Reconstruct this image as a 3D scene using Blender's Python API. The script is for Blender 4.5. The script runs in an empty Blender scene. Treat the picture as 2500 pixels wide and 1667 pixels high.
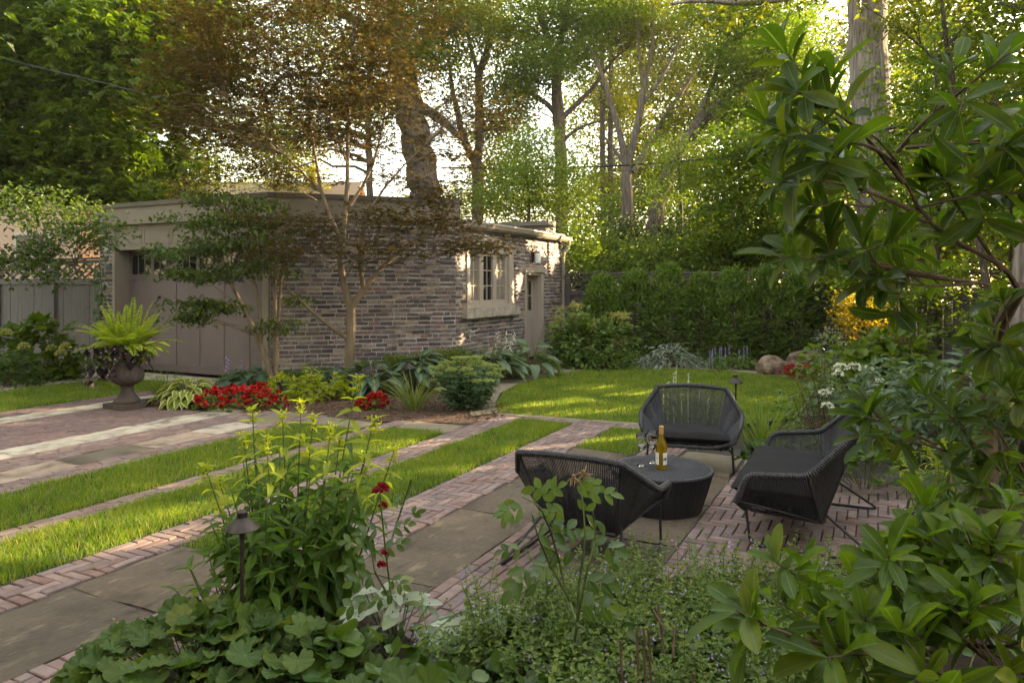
import bpy, math, random
import numpy as np

# ------------------------------------------------------------------ camera, sky, sun, exposure
sc = bpy.context.scene
COL = sc.collection
HEAD = math.radians(26.9)          # the camera looks this far left of the garden's +Y axis
EYE = 1.6
FPX, HZ, CX = 1666.0, 653.0, 1176.0

cam_d = bpy.data.cameras.new('camera')
cam = bpy.data.objects.new('camera', cam_d)
COL.objects.link(cam)
cam.location = (0, 0, EYE)
cam.rotation_euler = (math.pi / 2, 0, HEAD)
cam_d.sensor_width = 36
cam_d.lens = 36 * FPX / 2352
cam_d.shift_y = -131 / 2352
cam_d.clip_start = 0.05
cam_d.clip_end = 2000
sc.camera = cam

SUN_EL = math.radians(13.0)
SUN_AZ = math.radians(38.0)        # clockwise from +Y
SUNV = np.array([math.sin(SUN_AZ) * math.cos(SUN_EL), math.cos(SUN_AZ) * math.cos(SUN_EL), math.sin(SUN_EL)])

world = bpy.data.worlds.new('World')
sc.world = world
world.use_nodes = True
wn = world.node_tree
wn.nodes.clear()
sky = wn.nodes.new('ShaderNodeTexSky')
sky.sky_type = 'NISHITA'
sky.sun_disc = False
sky.sun_elevation = SUN_EL
sky.sun_rotation = SUN_AZ
sky.air_density = 1.0
sky.dust_density = 1.2
sky.ozone_density = 1.0
bg = wn.nodes.new('ShaderNodeBackground')
bg.inputs['Strength'].default_value = 0.15
wo = wn.nodes.new('ShaderNodeOutputWorld')
warm = wn.nodes.new('ShaderNodeMixRGB')       # a thin creamy veil of evening cloud over the clear sky
warm.blend_type = 'MIX'; warm.inputs[0].default_value = 0.62
warm.inputs[2].default_value = (0.84, 0.75, 0.64, 1)
tint = wn.nodes.new('ShaderNodeMixRGB')
tint.blend_type = 'MULTIPLY'; tint.inputs[0].default_value = 1.0
tint.inputs[2].default_value = (1.18, 0.98, 0.76, 1)
wn.links.new(sky.outputs[0], tint.inputs[1])
wn.links.new(tint.outputs[0], warm.inputs[1])
wn.links.new(warm.outputs[0], bg.inputs['Color'])
wn.links.new(bg.outputs[0], wo.inputs['Surface'])

sun_d = bpy.data.lights.new('sun', 'SUN')
sun_d.energy = 2.0
sun_d.angle = math.radians(0.5)
sun_d.color = (1.0, 0.76, 0.44)
sun = bpy.data.objects.new('sun', sun_d)
COL.objects.link(sun)
from mathutils import Vector
sun.rotation_euler = Vector(SUNV.tolist()).to_track_quat('Z', 'Y').to_euler()

sc.view_settings.view_transform = 'Standard'
sc.view_settings.look = 'None'
sc.view_settings.exposure = 4.15
sc.view_settings.gamma = 1.0
sc.render.engine = 'CYCLES'
sc.cycles.max_bounces = 8
sc.cycles.diffuse_bounces = 4
sc.cycles.transmission_bounces = 6
sc.cycles.transparent_max_bounces = 6
sc.cycles.caustics_reflective = False
sc.cycles.caustics_refractive = False

# ------------------------------------------------------------------ helpers
RNG = np.random.default_rng(11)
random.seed(5)
SH, CH = math.sin(HEAD), math.cos(HEAD)
RIGHT = np.array([CH, SH, 0.0])
FWD = np.array([-SH, CH, 0.0])
UP = np.array([0, 0, 1.0])


def A(*v):
    return np.array(v, dtype=float)


def W(px, py, d):
    'world point seen at a picture position, at a known depth'
    return FWD * d + RIGHT * ((px - CX) / FPX * d) + UP * (EYE - (py - HZ) / FPX * d)


def G(px, py, z=0.0):
    'world point on a level surface'
    d = FPX * (EYE - z) / (py - HZ)
    p = FWD * d + RIGHT * ((px - CX) / FPX * d)
    p[2] = z
    return p


def GD(px, d, z=0.0):
    p = FWD * d + RIGHT * ((px - CX) / FPX * d)
    p[2] = z
    return p


def nrm(v):
    v = np.asarray(v, float)
    return v / np.maximum(np.linalg.norm(v, axis=-1, keepdims=True), 1e-9)


def tag(o, label=None, cat=None, group=None, kind=None):
    if label: o['label'] = label
    if cat: o['category'] = cat
    if group: o['group'] = group
    if kind: o['kind'] = kind
    return o


def empty(name, loc, label, cat, group=None, rz=0.0):
    o = bpy.data.objects.new(name, None)
    o.empty_display_size = 0.1
    COL.objects.link(o)
    o.location = tuple(float(x) for x in loc)
    o.rotation_euler = (0, 0, rz)
    return tag(o, label, cat, group)


class MB:
    'collects geometry for ONE mesh object'
    def __init__(s):
        s.v = []; s.f = {}; s.n = 0; s.at = []

    def add(s, V, faces, at=None):
        V = np.asarray(V, float).reshape(-1, 3)
        s.v.append(V)
        s.at.append(np.zeros(len(V)) if at is None else np.asarray(at, float))
        for f in faces:
            f = np.asarray(f, np.int64)
            if f.size == 0: continue
            if f.ndim == 1: f = f[None]
            s.f.setdefault(f.shape[1], []).append(f + s.n)
        s.n += len(V)
        return s

    def box(s, c, size, R=None, jit=0.0):
        h = np.asarray(size, float) / 2
        V = np.array([[x, y, z] for z in (-1, 1) for y in (-1, 1) for x in (-1, 1)], float) * h
        if jit: V = V + RNG.normal(0, jit, V.shape)
        if R is not None: V = V @ np.asarray(R).T
        V = V + np.asarray(c, float)
        s.add(V, [[[0, 2, 3, 1], [4, 5, 7, 6], [0, 1, 5, 4], [2, 6, 7, 3], [0, 4, 6, 2], [1, 3, 7, 5]]])
        return s

    def bar(s, p, q, w, h, up=(0, 0, 1)):
        p = np.asarray(p, float); q = np.asarray(q, float)
        d = nrm(q - p); sd = np.cross(d, up)
        if np.linalg.norm(sd) < 1e-6: sd = np.cross(d, (1, 0, 0))
        sd = nrm(sd); u = np.cross(sd, d)
        R = np.stack([sd, d, u], 1)
        return s.box((p + q) / 2, (w, np.linalg.norm(q - p), h), R)

    def prism(s, poly, z0, z1):
        poly = np.asarray(poly, float)
        n = len(poly)
        V = np.concatenate([np.c_[poly, np.full(n, z0)], np.c_[poly, np.full(n, z1)]])
        i = np.arange(n); j = (i + 1) % n
        s.add(V, [np.stack([i, j, j + n, i + n], 1), i[::-1][None], (i + n)[None]])
        return s

    def tube(s, path, rad, k=6, cap=True):
        path = np.asarray(path, float); n = len(path)
        rad = np.broadcast_to(np.asarray(rad, float), (n,))
        t = np.gradient(path, axis=0) if n > 2 else np.repeat((path[1] - path[0])[None], n, 0)
        t = nrm(t)
        ref = np.where(np.abs(t[:, 2:3]) > 0.9, np.array([[1.0, 0, 0]]), np.array([[0, 0, 1.0]]))
        a = nrm(np.cross(t, ref)); b = np.cross(t, a)
        for i in range(1, n):                      # keep the frame from flipping
            a0 = a[i - 1] - t[i] * np.dot(a[i - 1], t[i])
            if np.linalg.norm(a0) > 1e-6: a[i] = a0 / np.linalg.norm(a0)
            b[i] = np.cross(t[i], a[i])
        ang = np.linspace(0, 2 * math.pi, k, endpoint=False)
        V = path[:, None] + rad[:, None, None] * (np.cos(ang)[None, :, None] * a[:, None] + np.sin(ang)[None, :, None] * b[:, None])
        idx = np.arange(n * k).reshape(n, k)
        q = np.stack([idx[:-1], np.roll(idx, -1, 1)[:-1], np.roll(idx, -1, 1)[1:], idx[1:]], -1).reshape(-1, 4)
        fs = [q]
        if cap: fs += [idx[0][::-1][None], idx[-1][None]]
        s.add(V.reshape(-1, 3), fs)
        return s

    def lathe(s, prof, c=(0, 0, 0), k=32, wob=None):
        prof = np.asarray(prof, float); n = len(prof)
        ang = np.linspace(0, 2 * math.pi, k, endpoint=False)
        r = np.repeat(prof[:, :1], k, 1)
        if wob is not None: r = r * wob(ang, prof)
        V = np.stack([r * np.cos(ang), r * np.sin(ang), np.repeat(prof[:, 1:2], k, 1)], -1) + np.asarray(c, float)
        idx = np.arange(n * k).reshape(n, k)
        q = np.stack([idx[:-1], np.roll(idx, -1, 1)[:-1], np.roll(idx, -1, 1)[1:], idx[1:]], -1).reshape(-1, 4)
        fs = [q]
        if prof[0, 0] > 1e-5: fs.append(idx[0][::-1][None])
        if prof[-1, 0] > 1e-5: fs.append(idx[-1][None])
        s.add(V.reshape(-1, 3), fs)
        return s

    def grid(s, pts):
        'pts (n,m,3) open surface'
        pts = np.asarray(pts, float); n, m = pts.shape[:2]
        idx = np.arange(n * m).reshape(n, m)
        s.add(pts.reshape(-1, 3), [np.stack([idx[:-1, :-1], idx[1:, :-1], idx[1:, 1:], idx[:-1, 1:]], -1).reshape(-1, 4)])
        return s

    def leaves(s, T, P, ax, nm, L, Wd):
        'copies of leaf template T at points P along axes ax facing nm'
        if len(P) == 0: return s
        tv, tf, ta = T
        P = np.asarray(P, float); n = len(P)
        ax = nrm(ax)
        sd = nrm(np.cross(ax, nm)); nn = np.cross(sd, ax)
        L = np.broadcast_to(np.asarray(L, float), (n,))[:, None, None]
        Wd = np.broadcast_to(np.asarray(Wd, float), (n,))[:, None, None]
        V = P[:, None] + tv[None, :, 0:1] * Wd * sd[:, None] + tv[None, :, 1:2] * L * ax[:, None] + tv[None, :, 2:3] * L * nn[:, None]
        m = len(tv)
        off = (np.arange(n) * m)[:, None, None]
        s.add(V.reshape(-1, 3), [(f[None] + off).reshape(-1, f.shape[1]) for f in tf], np.tile(ta, n))
        return s

    def build(s, name, mat, parent=None, smooth=False, attr=False, origin=None):
        V = np.concatenate(s.v)
        if origin is not None: V = V - np.asarray(origin, float)
        me = bpy.data.meshes.new(name)
        ks = sorted(s.f)
        fl = [np.concatenate(s.f[k]) for k in ks]
        loops = np.concatenate([f.ravel() for f in fl])
        tot = np.concatenate([np.full(len(f), f.shape[1]) for f in fl])
        st = np.concatenate([[0], np.cumsum(tot)[:-1]])
        me.vertices.add(len(V)); me.vertices.foreach_set('co', V.astype(np.float32).ravel())
        me.loops.add(len(loops)); me.loops.foreach_set('vertex_index', loops.astype(np.int32))
        me.polygons.add(len(tot)); me.polygons.foreach_set('loop_start', st.astype(np.int32))
        me.polygons.foreach_set('use_smooth', np.full(len(tot), bool(smooth)))
        if attr:
            a = me.attributes.new('rim', 'FLOAT', 'POINT')
            a.data.foreach_set('value', np.concatenate(s.at).astype(np.float32))
        me.update(calc_edges=True)
        me.materials.append(mat)
        o = bpy.data.objects.new(name, me)
        COL.objects.link(o)
        if origin is not None and parent is None: o.location = tuple(float(x) for x in origin)
        if parent is not None: o.parent = parent
        return o


def part(mb, name, mat, parent, **k):
    'a part given in world coordinates under a thing that stands at parent.location'
    org = np.array(parent.location)
    return mb.build(name, mat, parent, origin=org, **k)


# ------------------------------------------------------------------ materials
def newmat(name):
    m = bpy.data.materials.new(name); m.use_nodes = True
    nt = m.node_tree; nt.nodes.clear()
    out = nt.nodes.new('ShaderNodeOutputMaterial')
    return m, nt, out


def ramp(nt, cols, const=False):
    r = nt.nodes.new('ShaderNodeValToRGB')
    e = r.color_ramp.elements
    while len(e) < len(cols): e.new(0.5)
    for i, c in enumerate(cols):
        e[i].position = i / max(1, len(cols) - (0 if const else 1))
        e[i].color = (c[0], c[1], c[2], 1)
    if const: r.color_ramp.interpolation = 'CONSTANT'
    return r


def leafmat(name, cols, trans=0.38, rough=0.45, edge=None, epos=0.72, rib=None, tint=(1.25, 1.15, 0.5), spec=0.25, patch=None):
    m, nt, out = newmat(name)
    N = nt.nodes; Lk = nt.links
    cols = [(c[0] * 1.12, c[1] * 1.05, c[2] * 0.6) if c[1] > c[0] and c[2] < 0.42 * c[1] else c for c in cols]   # sap-green leaves reflect hardly any blue
    geo = N.new('ShaderNodeNewGeometry')
    r = ramp(nt, cols)
    Lk.new(geo.outputs['Random Per Island'], r.inputs[0])
    col = r.outputs[0]
    if patch:
        tc = N.new('ShaderNodeTexCoord'); n2 = N.new('ShaderNodeTexNoise'); n2.inputs['Scale'].default_value = patch; n2.inputs['Detail'].default_value = 4
        Lk.new(tc.outputs['Object'], n2.inputs[0])
        r3 = ramp(nt, [(0.62, 0.72, 0.7), (0.62, 0.72, 0.7), (1.0, 1.0, 1.0), (1.25, 1.12, 1.0), (1.35, 1.15, 1.0)]); Lk.new(n2.outputs[0], r3.inputs[0])
        mx = N.new('ShaderNodeMixRGB'); mx.blend_type = 'MULTIPLY'; mx.inputs[0].default_value = 1
        Lk.new(col, mx.inputs[1]); Lk.new(r3.outputs[0], mx.inputs[2]); col = mx.outputs[0]
    if edge or rib:
        at = N.new('ShaderNodeAttribute'); at.attribute_name = 'rim'
    if edge:
        ns = N.new('ShaderNodeTexNoise'); ns.inputs['Scale'].default_value = 60
        ad = N.new('ShaderNodeMath'); ad.operation = 'MULTIPLY_ADD'
        Lk.new(ns.outputs[0], ad.inputs[0]); ad.inputs[1].default_value = 0.4; Lk.new(at.outputs['Fac'], ad.inputs[2])
        mr = N.new('ShaderNodeMapRange'); mr.inputs[1].default_value = epos + 0.15; mr.inputs[2].default_value = epos + 0.27
        Lk.new(ad.outputs[0], mr.inputs[0])
        mx = N.new('ShaderNodeMixRGB'); Lk.new(mr.outputs[0], mx.inputs[0]); Lk.new(col, mx.inputs[1])
        mx.inputs[2].default_value = (*edge, 1); col = mx.outputs[0]
    if rib:
        mr = N.new('ShaderNodeMapRange'); mr.inputs[1].default_value = 0.12; mr.inputs[2].default_value = 0.03
        Lk.new(at.outputs['Fac'], mr.inputs[0])
        mx = N.new('ShaderNodeMixRGB'); Lk.new(mr.outputs[0], mx.inputs[0]); Lk.new(col, mx.inputs[1])
        mx.inputs[2].default_value = (*rib, 1); col = mx.outputs[0]
    p = N.new('ShaderNodeBsdfPrincipled')
    p.inputs['Roughness'].default_value = rough
    p.inputs['Specular IOR Level'].default_value = spec
    Lk.new(col, p.inputs['Base Color'])
    t = N.new('ShaderNodeBsdfTranslucent')
    tm = N.new('ShaderNodeMixRGB'); tm.blend_type = 'MULTIPLY'; tm.inputs[0].default_value = 1
    Lk.new(col, tm.inputs[1]); tm.inputs[2].default_value = (*[x * 2.1 for x in tint], 1)
    Lk.new(tm.outputs[0], t.inputs['Color'])
    ms = N.new('ShaderNodeMixShader'); ms.inputs[0].default_value = trans
    Lk.new(p.outputs[0], ms.inputs[1]); Lk.new(t.outputs[0], ms.inputs[2])
    Lk.new(ms.outputs[0], out.inputs[0])
    return m


def surfmat(name, cols, scale=8, rough=0.8, bump=0.3, bscale=60, isl=None, spec=0.3, metal=0.0, stretch=(1, 1, 1), isl_const=False, detail=6, bdist=0.01, contrast=(0.3, 0.7), stain=None):
    m, nt, out = newmat(name)
    N = nt.nodes; Lk = nt.links
    tc = N.new('ShaderNodeTexCoord'); mp = N.new('ShaderNodeMapping')
    mp.inputs['Scale'].default_value = stretch
    Lk.new(tc.outputs['Object'], mp.inputs[0])
    ns = N.new('ShaderNodeTexNoise'); ns.inputs['Scale'].default_value = scale; ns.inputs['Detail'].default_value = detail
    Lk.new(mp.outputs[0], ns.inputs[0])
    mr = N.new('ShaderNodeMapRange'); mr.inputs[1].default_value = contrast[0]; mr.inputs[2].default_value = contrast[1]
    Lk.new(ns.outputs[0], mr.inputs[0])
    r = ramp(nt, cols); Lk.new(mr.outputs[0], r.inputs[0])
    col = r.outputs[0]
    if isl:
        geo = N.new('ShaderNodeNewGeometry')
        r2 = ramp(nt, isl, isl_const); Lk.new(geo.outputs['Random Per Island'], r2.inputs[0])
        mx = N.new('ShaderNodeMixRGB'); mx.blend_type = 'MULTIPLY'; mx.inputs[0].default_value = 1
        Lk.new(col, mx.inputs[1]); Lk.new(r2.outputs[0], mx.inputs[2]); col = mx.outputs[0]
    if stain:
        n3 = N.new('ShaderNodeTexNoise'); n3.inputs['Scale'].default_value = stain[0]; n3.inputs['Detail'].default_value = 12; n3.inputs['Roughness'].default_value = 0.7
        Lk.new(tc.outputs['Object'], n3.inputs[0])
        r3 = ramp(nt, [stain[1], stain[1], (1, 1, 1), (1.1, 1.08, 1.05), (1.1, 1.08, 1.05)]); Lk.new(n3.outputs[0], r3.inputs[0])
        mx = N.new('ShaderNodeMixRGB'); mx.blend_type = 'MULTIPLY'; mx.inputs[0].default_value = 1
        Lk.new(col, mx.inputs[1]); Lk.new(r3.outputs[0], mx.inputs[2]); col = mx.outputs[0]
        v = N.new('ShaderNodeTexVoronoi'); v.inputs['Scale'].default_value = 34; Lk.new(tc.outputs['Object'], v.inputs[0])
        m4 = N.new('ShaderNodeMapRange'); m4.inputs[1].default_value = 0.16; m4.inputs[2].default_value = 0.05; m4.inputs[4].default_value = 0.55; Lk.new(v.outputs['Distance'], m4.inputs[0])
        m5 = N.new('ShaderNodeMixRGB'); Lk.new(m4.outputs[0], m5.inputs[0]); Lk.new(col, m5.inputs[1]); m5.inputs[2].default_value = (*stain[2], 1); col = m5.outputs[0]
    p = N.new('ShaderNodeBsdfPrincipled')
    Lk.new(col, p.inputs['Base Color'])
    p.inputs['Roughness'].default_value = rough
    p.inputs['Specular IOR Level'].default_value = spec
    p.inputs['Metallic'].default_value = metal
    if bump:
        nb = N.new('ShaderNodeTexNoise'); nb.inputs['Scale'].default_value = bscale; nb.inputs['Detail'].default_value = 5
        Lk.new(mp.outputs[0], nb.inputs[0])
        b = N.new('ShaderNodeBump'); b.inputs['Strength'].default_value = bump; b.inputs['Distance'].default_value = bdist
        Lk.new(nb.outputs[0], b.inputs['Height']); Lk.new(b.outputs[0], p.inputs['Normal'])
    Lk.new(p.outputs[0], out.inputs[0])
    return m


def glassmat(name, col=(1, 1, 1), rough=0.0, ior=1.45):
    m, nt, out = newmat(name)
    g = nt.nodes.new('ShaderNodeBsdfPrincipled')
    g.inputs['Base Color'].default_value = (*col, 1); g.inputs['Roughness'].default_value = rough
    g.inputs['Transmission Weight'].default_value = 1.0; g.inputs['IOR'].default_value = ior
    nt.links.new(g.outputs[0], out.inputs[0])
    return m


def plainmat(name, col, rough=0.5, spec=0.5, metal=0.0):
    return surfmat(name, [[c * 0.9 for c in col], [min(1, c * 1.1) for c in col]], scale=14, rough=rough, bump=0.05, spec=spec, metal=metal)


M = {}
M['soil'] = surfmat('soil', [(0.018, 0.013, 0.009), (0.05, 0.034, 0.022)], scale=30, rough=0.95, bump=0.8, bscale=90, bdist=0.02)
M['mulch'] = surfmat('mulch', [(0.045, 0.027, 0.017), (0.17, 0.105, 0.07)], scale=45, rough=0.95, bump=1.0, bscale=70, bdist=0.03)
M['turf'] = surfmat('turf', [(0.02, 0.035, 0.008), (0.04, 0.06, 0.014)], scale=20, rough=0.95, bump=0.5)
M['sand'] = surfmat('joint_sand', [(0.035, 0.03, 0.024), (0.075, 0.062, 0.05)], scale=40, rough=0.95, bump=0.4)
M['paver'] = surfmat('clay_paver', [(0.70, 0.68, 0.66), (1.0, 1.0, 1.0)], scale=14, rough=0.8, bump=0.35, bscale=120, bdist=0.004,
                     isl=[(0.20, 0.135, 0.115), (0.25, 0.175, 0.155), (0.17, 0.128, 0.122), (0.24, 0.185, 0.17), (0.28, 0.205, 0.18), (0.20, 0.125, 0.105), (0.22, 0.175, 0.17)], stain=(1.6, (0.6, 0.6, 0.58), (0.17, 0.14, 0.12)))
M['redpaver'] = surfmat('dark_clay_paver', [(0.72, 0.7, 0.7), (1.0, 1.0, 1.0)], scale=10, rough=0.8, bump=0.3, bscale=120, bdist=0.004,
                        isl=[(0.17, 0.11, 0.10), (0.22, 0.145, 0.13), (0.16, 0.115, 0.11), (0.20, 0.14, 0.125)])
M['flag'] = surfmat('flagstone', [(0.45, 0.42, 0.36), (0.85, 0.80, 0.70), (0.75, 0.73, 0.60), (1.45, 1.35, 1.15)], scale=5, rough=0.85, bump=0.8, bscale=22, bdist=0.012,
                    isl=[(0.118, 0.096, 0.078), (0.142, 0.113, 0.091), (0.105, 0.09, 0.075), (0.15, 0.12, 0.096)], stretch=(2.6, .9, 1), detail=12, stain=(2.2, (0.42, 0.42, 0.40), (0.15, 0.145, 0.12)))
M['paleflag'] = surfmat('pale_flagstone', [(0.22, 0.19, 0.15), (0.72, 0.68, 0.60), (1.0, 0.98, 0.92), (1.0, 0.98, 0.92)], scale=3.6, rough=0.85, bump=0.7, bscale=22, bdist=0.01,
                        isl=[(0.52, 0.48, 0.41), (0.45, 0.41, 0.35), (0.56, 0.53, 0.46), (0.36, 0.31, 0.25)], stretch=(1.5, 1, 1), detail=10, stain=(2.4, (0.35, 0.33, 0.29), (0.30, 0.28, 0.22)))
M['mixflag'] = surfmat('mixed_flagstone', [(0.35, 0.3, 0.26), (0.8, 0.76, 0.7), (1.0, 0.98, 0.95)], scale=3.6, rough=0.85, bump=0.7, bscale=22, bdist=0.01,
                       isl=[(0.16, 0.13, 0.105), (0.38, 0.31, 0.25), (0.52, 0.47, 0.40), (0.15, 0.13, 0.10), (0.22, 0.20, 0.13)], isl_const=True, detail=10, stain=(2.4, (0.45, 0.43, 0.40), (0.2, 0.185, 0.15)))
M['mossflag'] = surfmat('mossy_flagstone', [(0.11, 0.10, 0.05), (0.20, 0.165, 0.115), (0.16, 0.15, 0.08)], scale=4, rough=0.9, bump=0.5, bscale=30, bdist=0.006)
M['brick'] = surfmat('clinker_brick', [(0.45, 0.42, 0.42), (0.9, 0.88, 0.85), (1.25, 1.2, 1.1)], scale=16, rough=0.7, bump=0.9, bscale=45, bdist=0.012, spec=0.45,
                     isl=[(0.066, 0.055, 0.065), (0.156, 0.128, 0.143), (0.258, 0.186, 0.181), (0.087, 0.072, 0.087), (0.384, 0.311, 0.259), (0.208, 0.177, 0.19), (0.066, 0.056, 0.067), (0.425, 0.328, 0.251), (0.133, 0.113, 0.133), (0.262, 0.166, 0.158), (0.073, 0.061, 0.072), (0.332, 0.282, 0.26)], detail=8, contrast=(0.25, 0.75))
M['mortar'] = surfmat('mortar', [(0.40, 0.365, 0.34), (0.60, 0.555, 0.52)], scale=14, rough=0.95, bump=0.6, bscale=80)
M['trim'] = surfmat('taupe_trim', [(0.235, 0.20, 0.155), (0.275, 0.235, 0.185)], scale=3, rough=0.55, bump=0.06, bscale=30)
M['lighttrim'] = surfmat('pale_taupe_trim', [(0.36, 0.305, 0.245), (0.40, 0.34, 0.28)], scale=3, rough=0.5, bump=0.06, bscale=30)
M['cap'] = surfmat('metal_cap', [(0.125, 0.105, 0.08), (0.15, 0.128, 0.10)], scale=4, rough=0.5, bump=0.03)
M['door'] = surfmat('mauve_taupe_paint', [(0.155, 0.118, 0.12), (0.178, 0.138, 0.14)], scale=2.5, rough=0.5, bump=0.05, bscale=20)
M['fence'] = surfmat('grey_taupe_paint', [(0.078, 0.066, 0.061), (0.108, 0.092, 0.084)], scale=5, rough=0.75, bump=0.3, bscale=30, stretch=(6, 6, 0.6))
M['sill'] = surfmat('limestone', [(0.30, 0.26, 0.21), (0.46, 0.40, 0.33)], scale=14, rough=0.9, bump=0.8, bscale=30)
M['darkglass'] = surfmat('dark_window_glass', [(0.012, 0.012, 0.011), (0.02, 0.019, 0.017)], scale=2, rough=0.05, bump=0.0, spec=0.3)
M['curtain'] = surfmat('curtain_behind_glass', [(0.16, 0.14, 0.12), (0.30, 0.26, 0.22)], scale=6, rough=0.15, bump=0.0, stretch=(1, 12, 0.2), spec=0.8)
M['rooffelt'] = surfmat('roof_felt', [(0.06, 0.055, 0.05), (0.10, 0.09, 0.08)], scale=20, rough=0.95)
M['whitelamp'] = plainmat('opal_glass', (0.8, 0.8, 0.78), 0.25)
M['bronze'] = surfmat('dark_bronze', [(0.03, 0.024, 0.021), (0.055, 0.045, 0.038)], scale=20, rough=0.42, bump=0.08, metal=0.5)
M['wicker'] = surfmat('charcoal_wicker', [(0.017, 0.017, 0.019), (0.036, 0.036, 0.041)], scale=40, rough=0.5, bump=0.9, bscale=190, bdist=0.004, spec=0.45, isl=[(0.75, 0.75, 0.78), (1.25, 1.25, 1.3)])
M['steel'] = plainmat('black_steel', (0.012, 0.012, 0.013), 0.4)
M['cushion'] = surfmat('charcoal_fabric', [(0.014, 0.0135, 0.014), (0.020, 0.019, 0.020)], scale=30, rough=0.92, bump=0.3, bscale=400, bdist=0.002, spec=0.15)
M['urn'] = surfmat('weathered_iron', [(0.045, 0.038, 0.036), (0.075, 0.06, 0.053), (0.095, 0.062, 0.043)], scale=7, rough=0.85, bump=0.4, bscale=50)
M['rock'] = surfmat('granite', [(0.09, 0.062, 0.043), (0.20, 0.14, 0.098), (0.27, 0.20, 0.145)], scale=9, rough=0.9, bump=1.0, bscale=26, bdist=0.03, stain=(5, (0.5, 0.5, 0.48), (0.3, 0.28, 0.22)))
M['bark'] = surfmat('bark', [(0.045, 0.034, 0.025), (0.13, 0.10, 0.075)], scale=9, rough=0.95, bump=1.0, bscale=14, bdist=0.05, stretch=(3, 3, 0.35))
M['palebark'] = surfmat('shaggy_bark', [(0.10, 0.078, 0.062), (0.30, 0.25, 0.21)], scale=7, rough=0.95, bump=1.0, bscale=10, bdist=0.06, stretch=(3.5, 3.5, 0.3))
M['greybark'] = surfmat('grey_bark', [(0.07, 0.055, 0.042), (0.18, 0.145, 0.115)], scale=8, rough=0.95, bump=1.0, bscale=12, bdist=0.05, stretch=(3, 3, 0.35))
M['smoothbark'] = surfmat('smooth_bark', [(0.12, 0.09, 0.055), (0.22, 0.165, 0.105)], scale=6, rough=0.8, bump=0.3, bscale=30, stretch=(2, 2, 0.6))
M['twig'] = surfmat('brown_twig', [(0.06, 0.04, 0.026), (0.13, 0.085, 0.055)], scale=20, rough=0.8, bump=0.2)
M['stem'] = surfmat('green_stem', [(0.06, 0.09, 0.025), (0.10, 0.13, 0.045)], scale=20, rough=0.7, bump=0.1)
M['cable'] = plainmat('black_cable', (0.01, 0.01, 0.01), 0.6)

M['grass'] = leafmat('grass_blades', [(0.058, 0.13, 0.010), (0.09, 0.178, 0.013), (0.11, 0.195, 0.018), (0.14, 0.195, 0.03), (0.27, 0.24, 0.10)], trans=0.4, rough=0.5, spec=0.25, patch=1.7)
M['L_maple'] = leafmat('maple_leaf', [(0.03, 0.06, 0.007), (0.052, 0.092, 0.009), (0.08, 0.125, 0.012)], trans=0.42, tint=(1.2, 1.2, 0.3))
M['L_red'] = leafmat('red_maple_leaf', [(0.038, 0.031, 0.010), (0.054, 0.042, 0.012), (0.045, 0.056, 0.011), (0.064, 0.034, 0.014), (0.042, 0.058, 0.011)], trans=0.42, tint=(1.2, 0.9, 0.35))
M['L_dog'] = leafmat('hornbeam_leaf', [(0.03, 0.06, 0.022), (0.05, 0.085, 0.03), (0.075, 0.12, 0.032)], trans=0.3)
M['L_oak'] = leafmat('oak_leaf', [(0.036, 0.054, 0.006), (0.06, 0.078, 0.008), (0.09, 0.105, 0.010)], trans=0.38, tint=(1.2, 1.2, 0.3))
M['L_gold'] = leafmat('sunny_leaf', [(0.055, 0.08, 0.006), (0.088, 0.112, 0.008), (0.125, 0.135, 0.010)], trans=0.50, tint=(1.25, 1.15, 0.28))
M['L_forsythia'] = leafmat('golden_leaf', [(0.12, 0.13, 0.012), (0.17, 0.16, 0.015), (0.22, 0.18, 0.018)], trans=0.5, tint=(1.4, 1.15, 0.3))
M['L_ash'] = leafmat('ash_leaf', [(0.05, 0.092, 0.016), (0.075, 0.125, 0.022), (0.10, 0.15, 0.025)], trans=0.38)
M['L_yew'] = leafmat('yew_needle', [(0.022, 0.045, 0.018), (0.042, 0.07, 0.028)], trans=0.15)
M['L_cedar'] = leafmat('cedar_spray', [(0.042, 0.085, 0.02), (0.075, 0.135, 0.03), (0.11, 0.17, 0.038)], trans=0.34)
M['L_box'] = leafmat('box_leaf', [(0.05, 0.09, 0.02), (0.09, 0.14, 0.03), (0.13, 0.18, 0.04)], trans=0.25)
M['L_mag'] = leafmat('magnolia_leaf', [(0.022, 0.05, 0.007), (0.034, 0.07, 0.009), (0.05, 0.095, 0.012), (0.03, 0.066, 0.009), (0.042, 0.082, 0.01), (0.07, 0.10, 0.013)], trans=0.42, patch=22, rough=0.42, rib=(0.11, 0.16, 0.045), spec=0.3)
M['L_mag2'] = leafmat('young_magnolia_leaf', [(0.036, 0.078, 0.010), (0.055, 0.108, 0.014), (0.08, 0.142, 0.018), (0.045, 0.095, 0.012), (0.06, 0.115, 0.014), (0.095, 0.14, 0.018)], trans=0.42, patch=22, rough=0.42, rib=(0.12, 0.18, 0.05), spec=0.3)
M['L_perennial'] = leafmat('perennial_leaf', [(0.038, 0.088, 0.015), (0.055, 0.115, 0.02), (0.075, 0.14, 0.024)], trans=0.45, rib=(0.07, 0.13, 0.04))
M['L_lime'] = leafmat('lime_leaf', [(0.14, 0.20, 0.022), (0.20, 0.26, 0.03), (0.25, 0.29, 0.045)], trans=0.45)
M['L_fern'] = leafmat('fern_pinna', [(0.14, 0.22, 0.02), (0.19, 0.27, 0.028), (0.24, 0.30, 0.035)], trans=0.42)
M['L_purple'] = leafmat('purple_leaf', [(0.022, 0.014, 0.022), (0.035, 0.022, 0.032)], trans=0.15)
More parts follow.
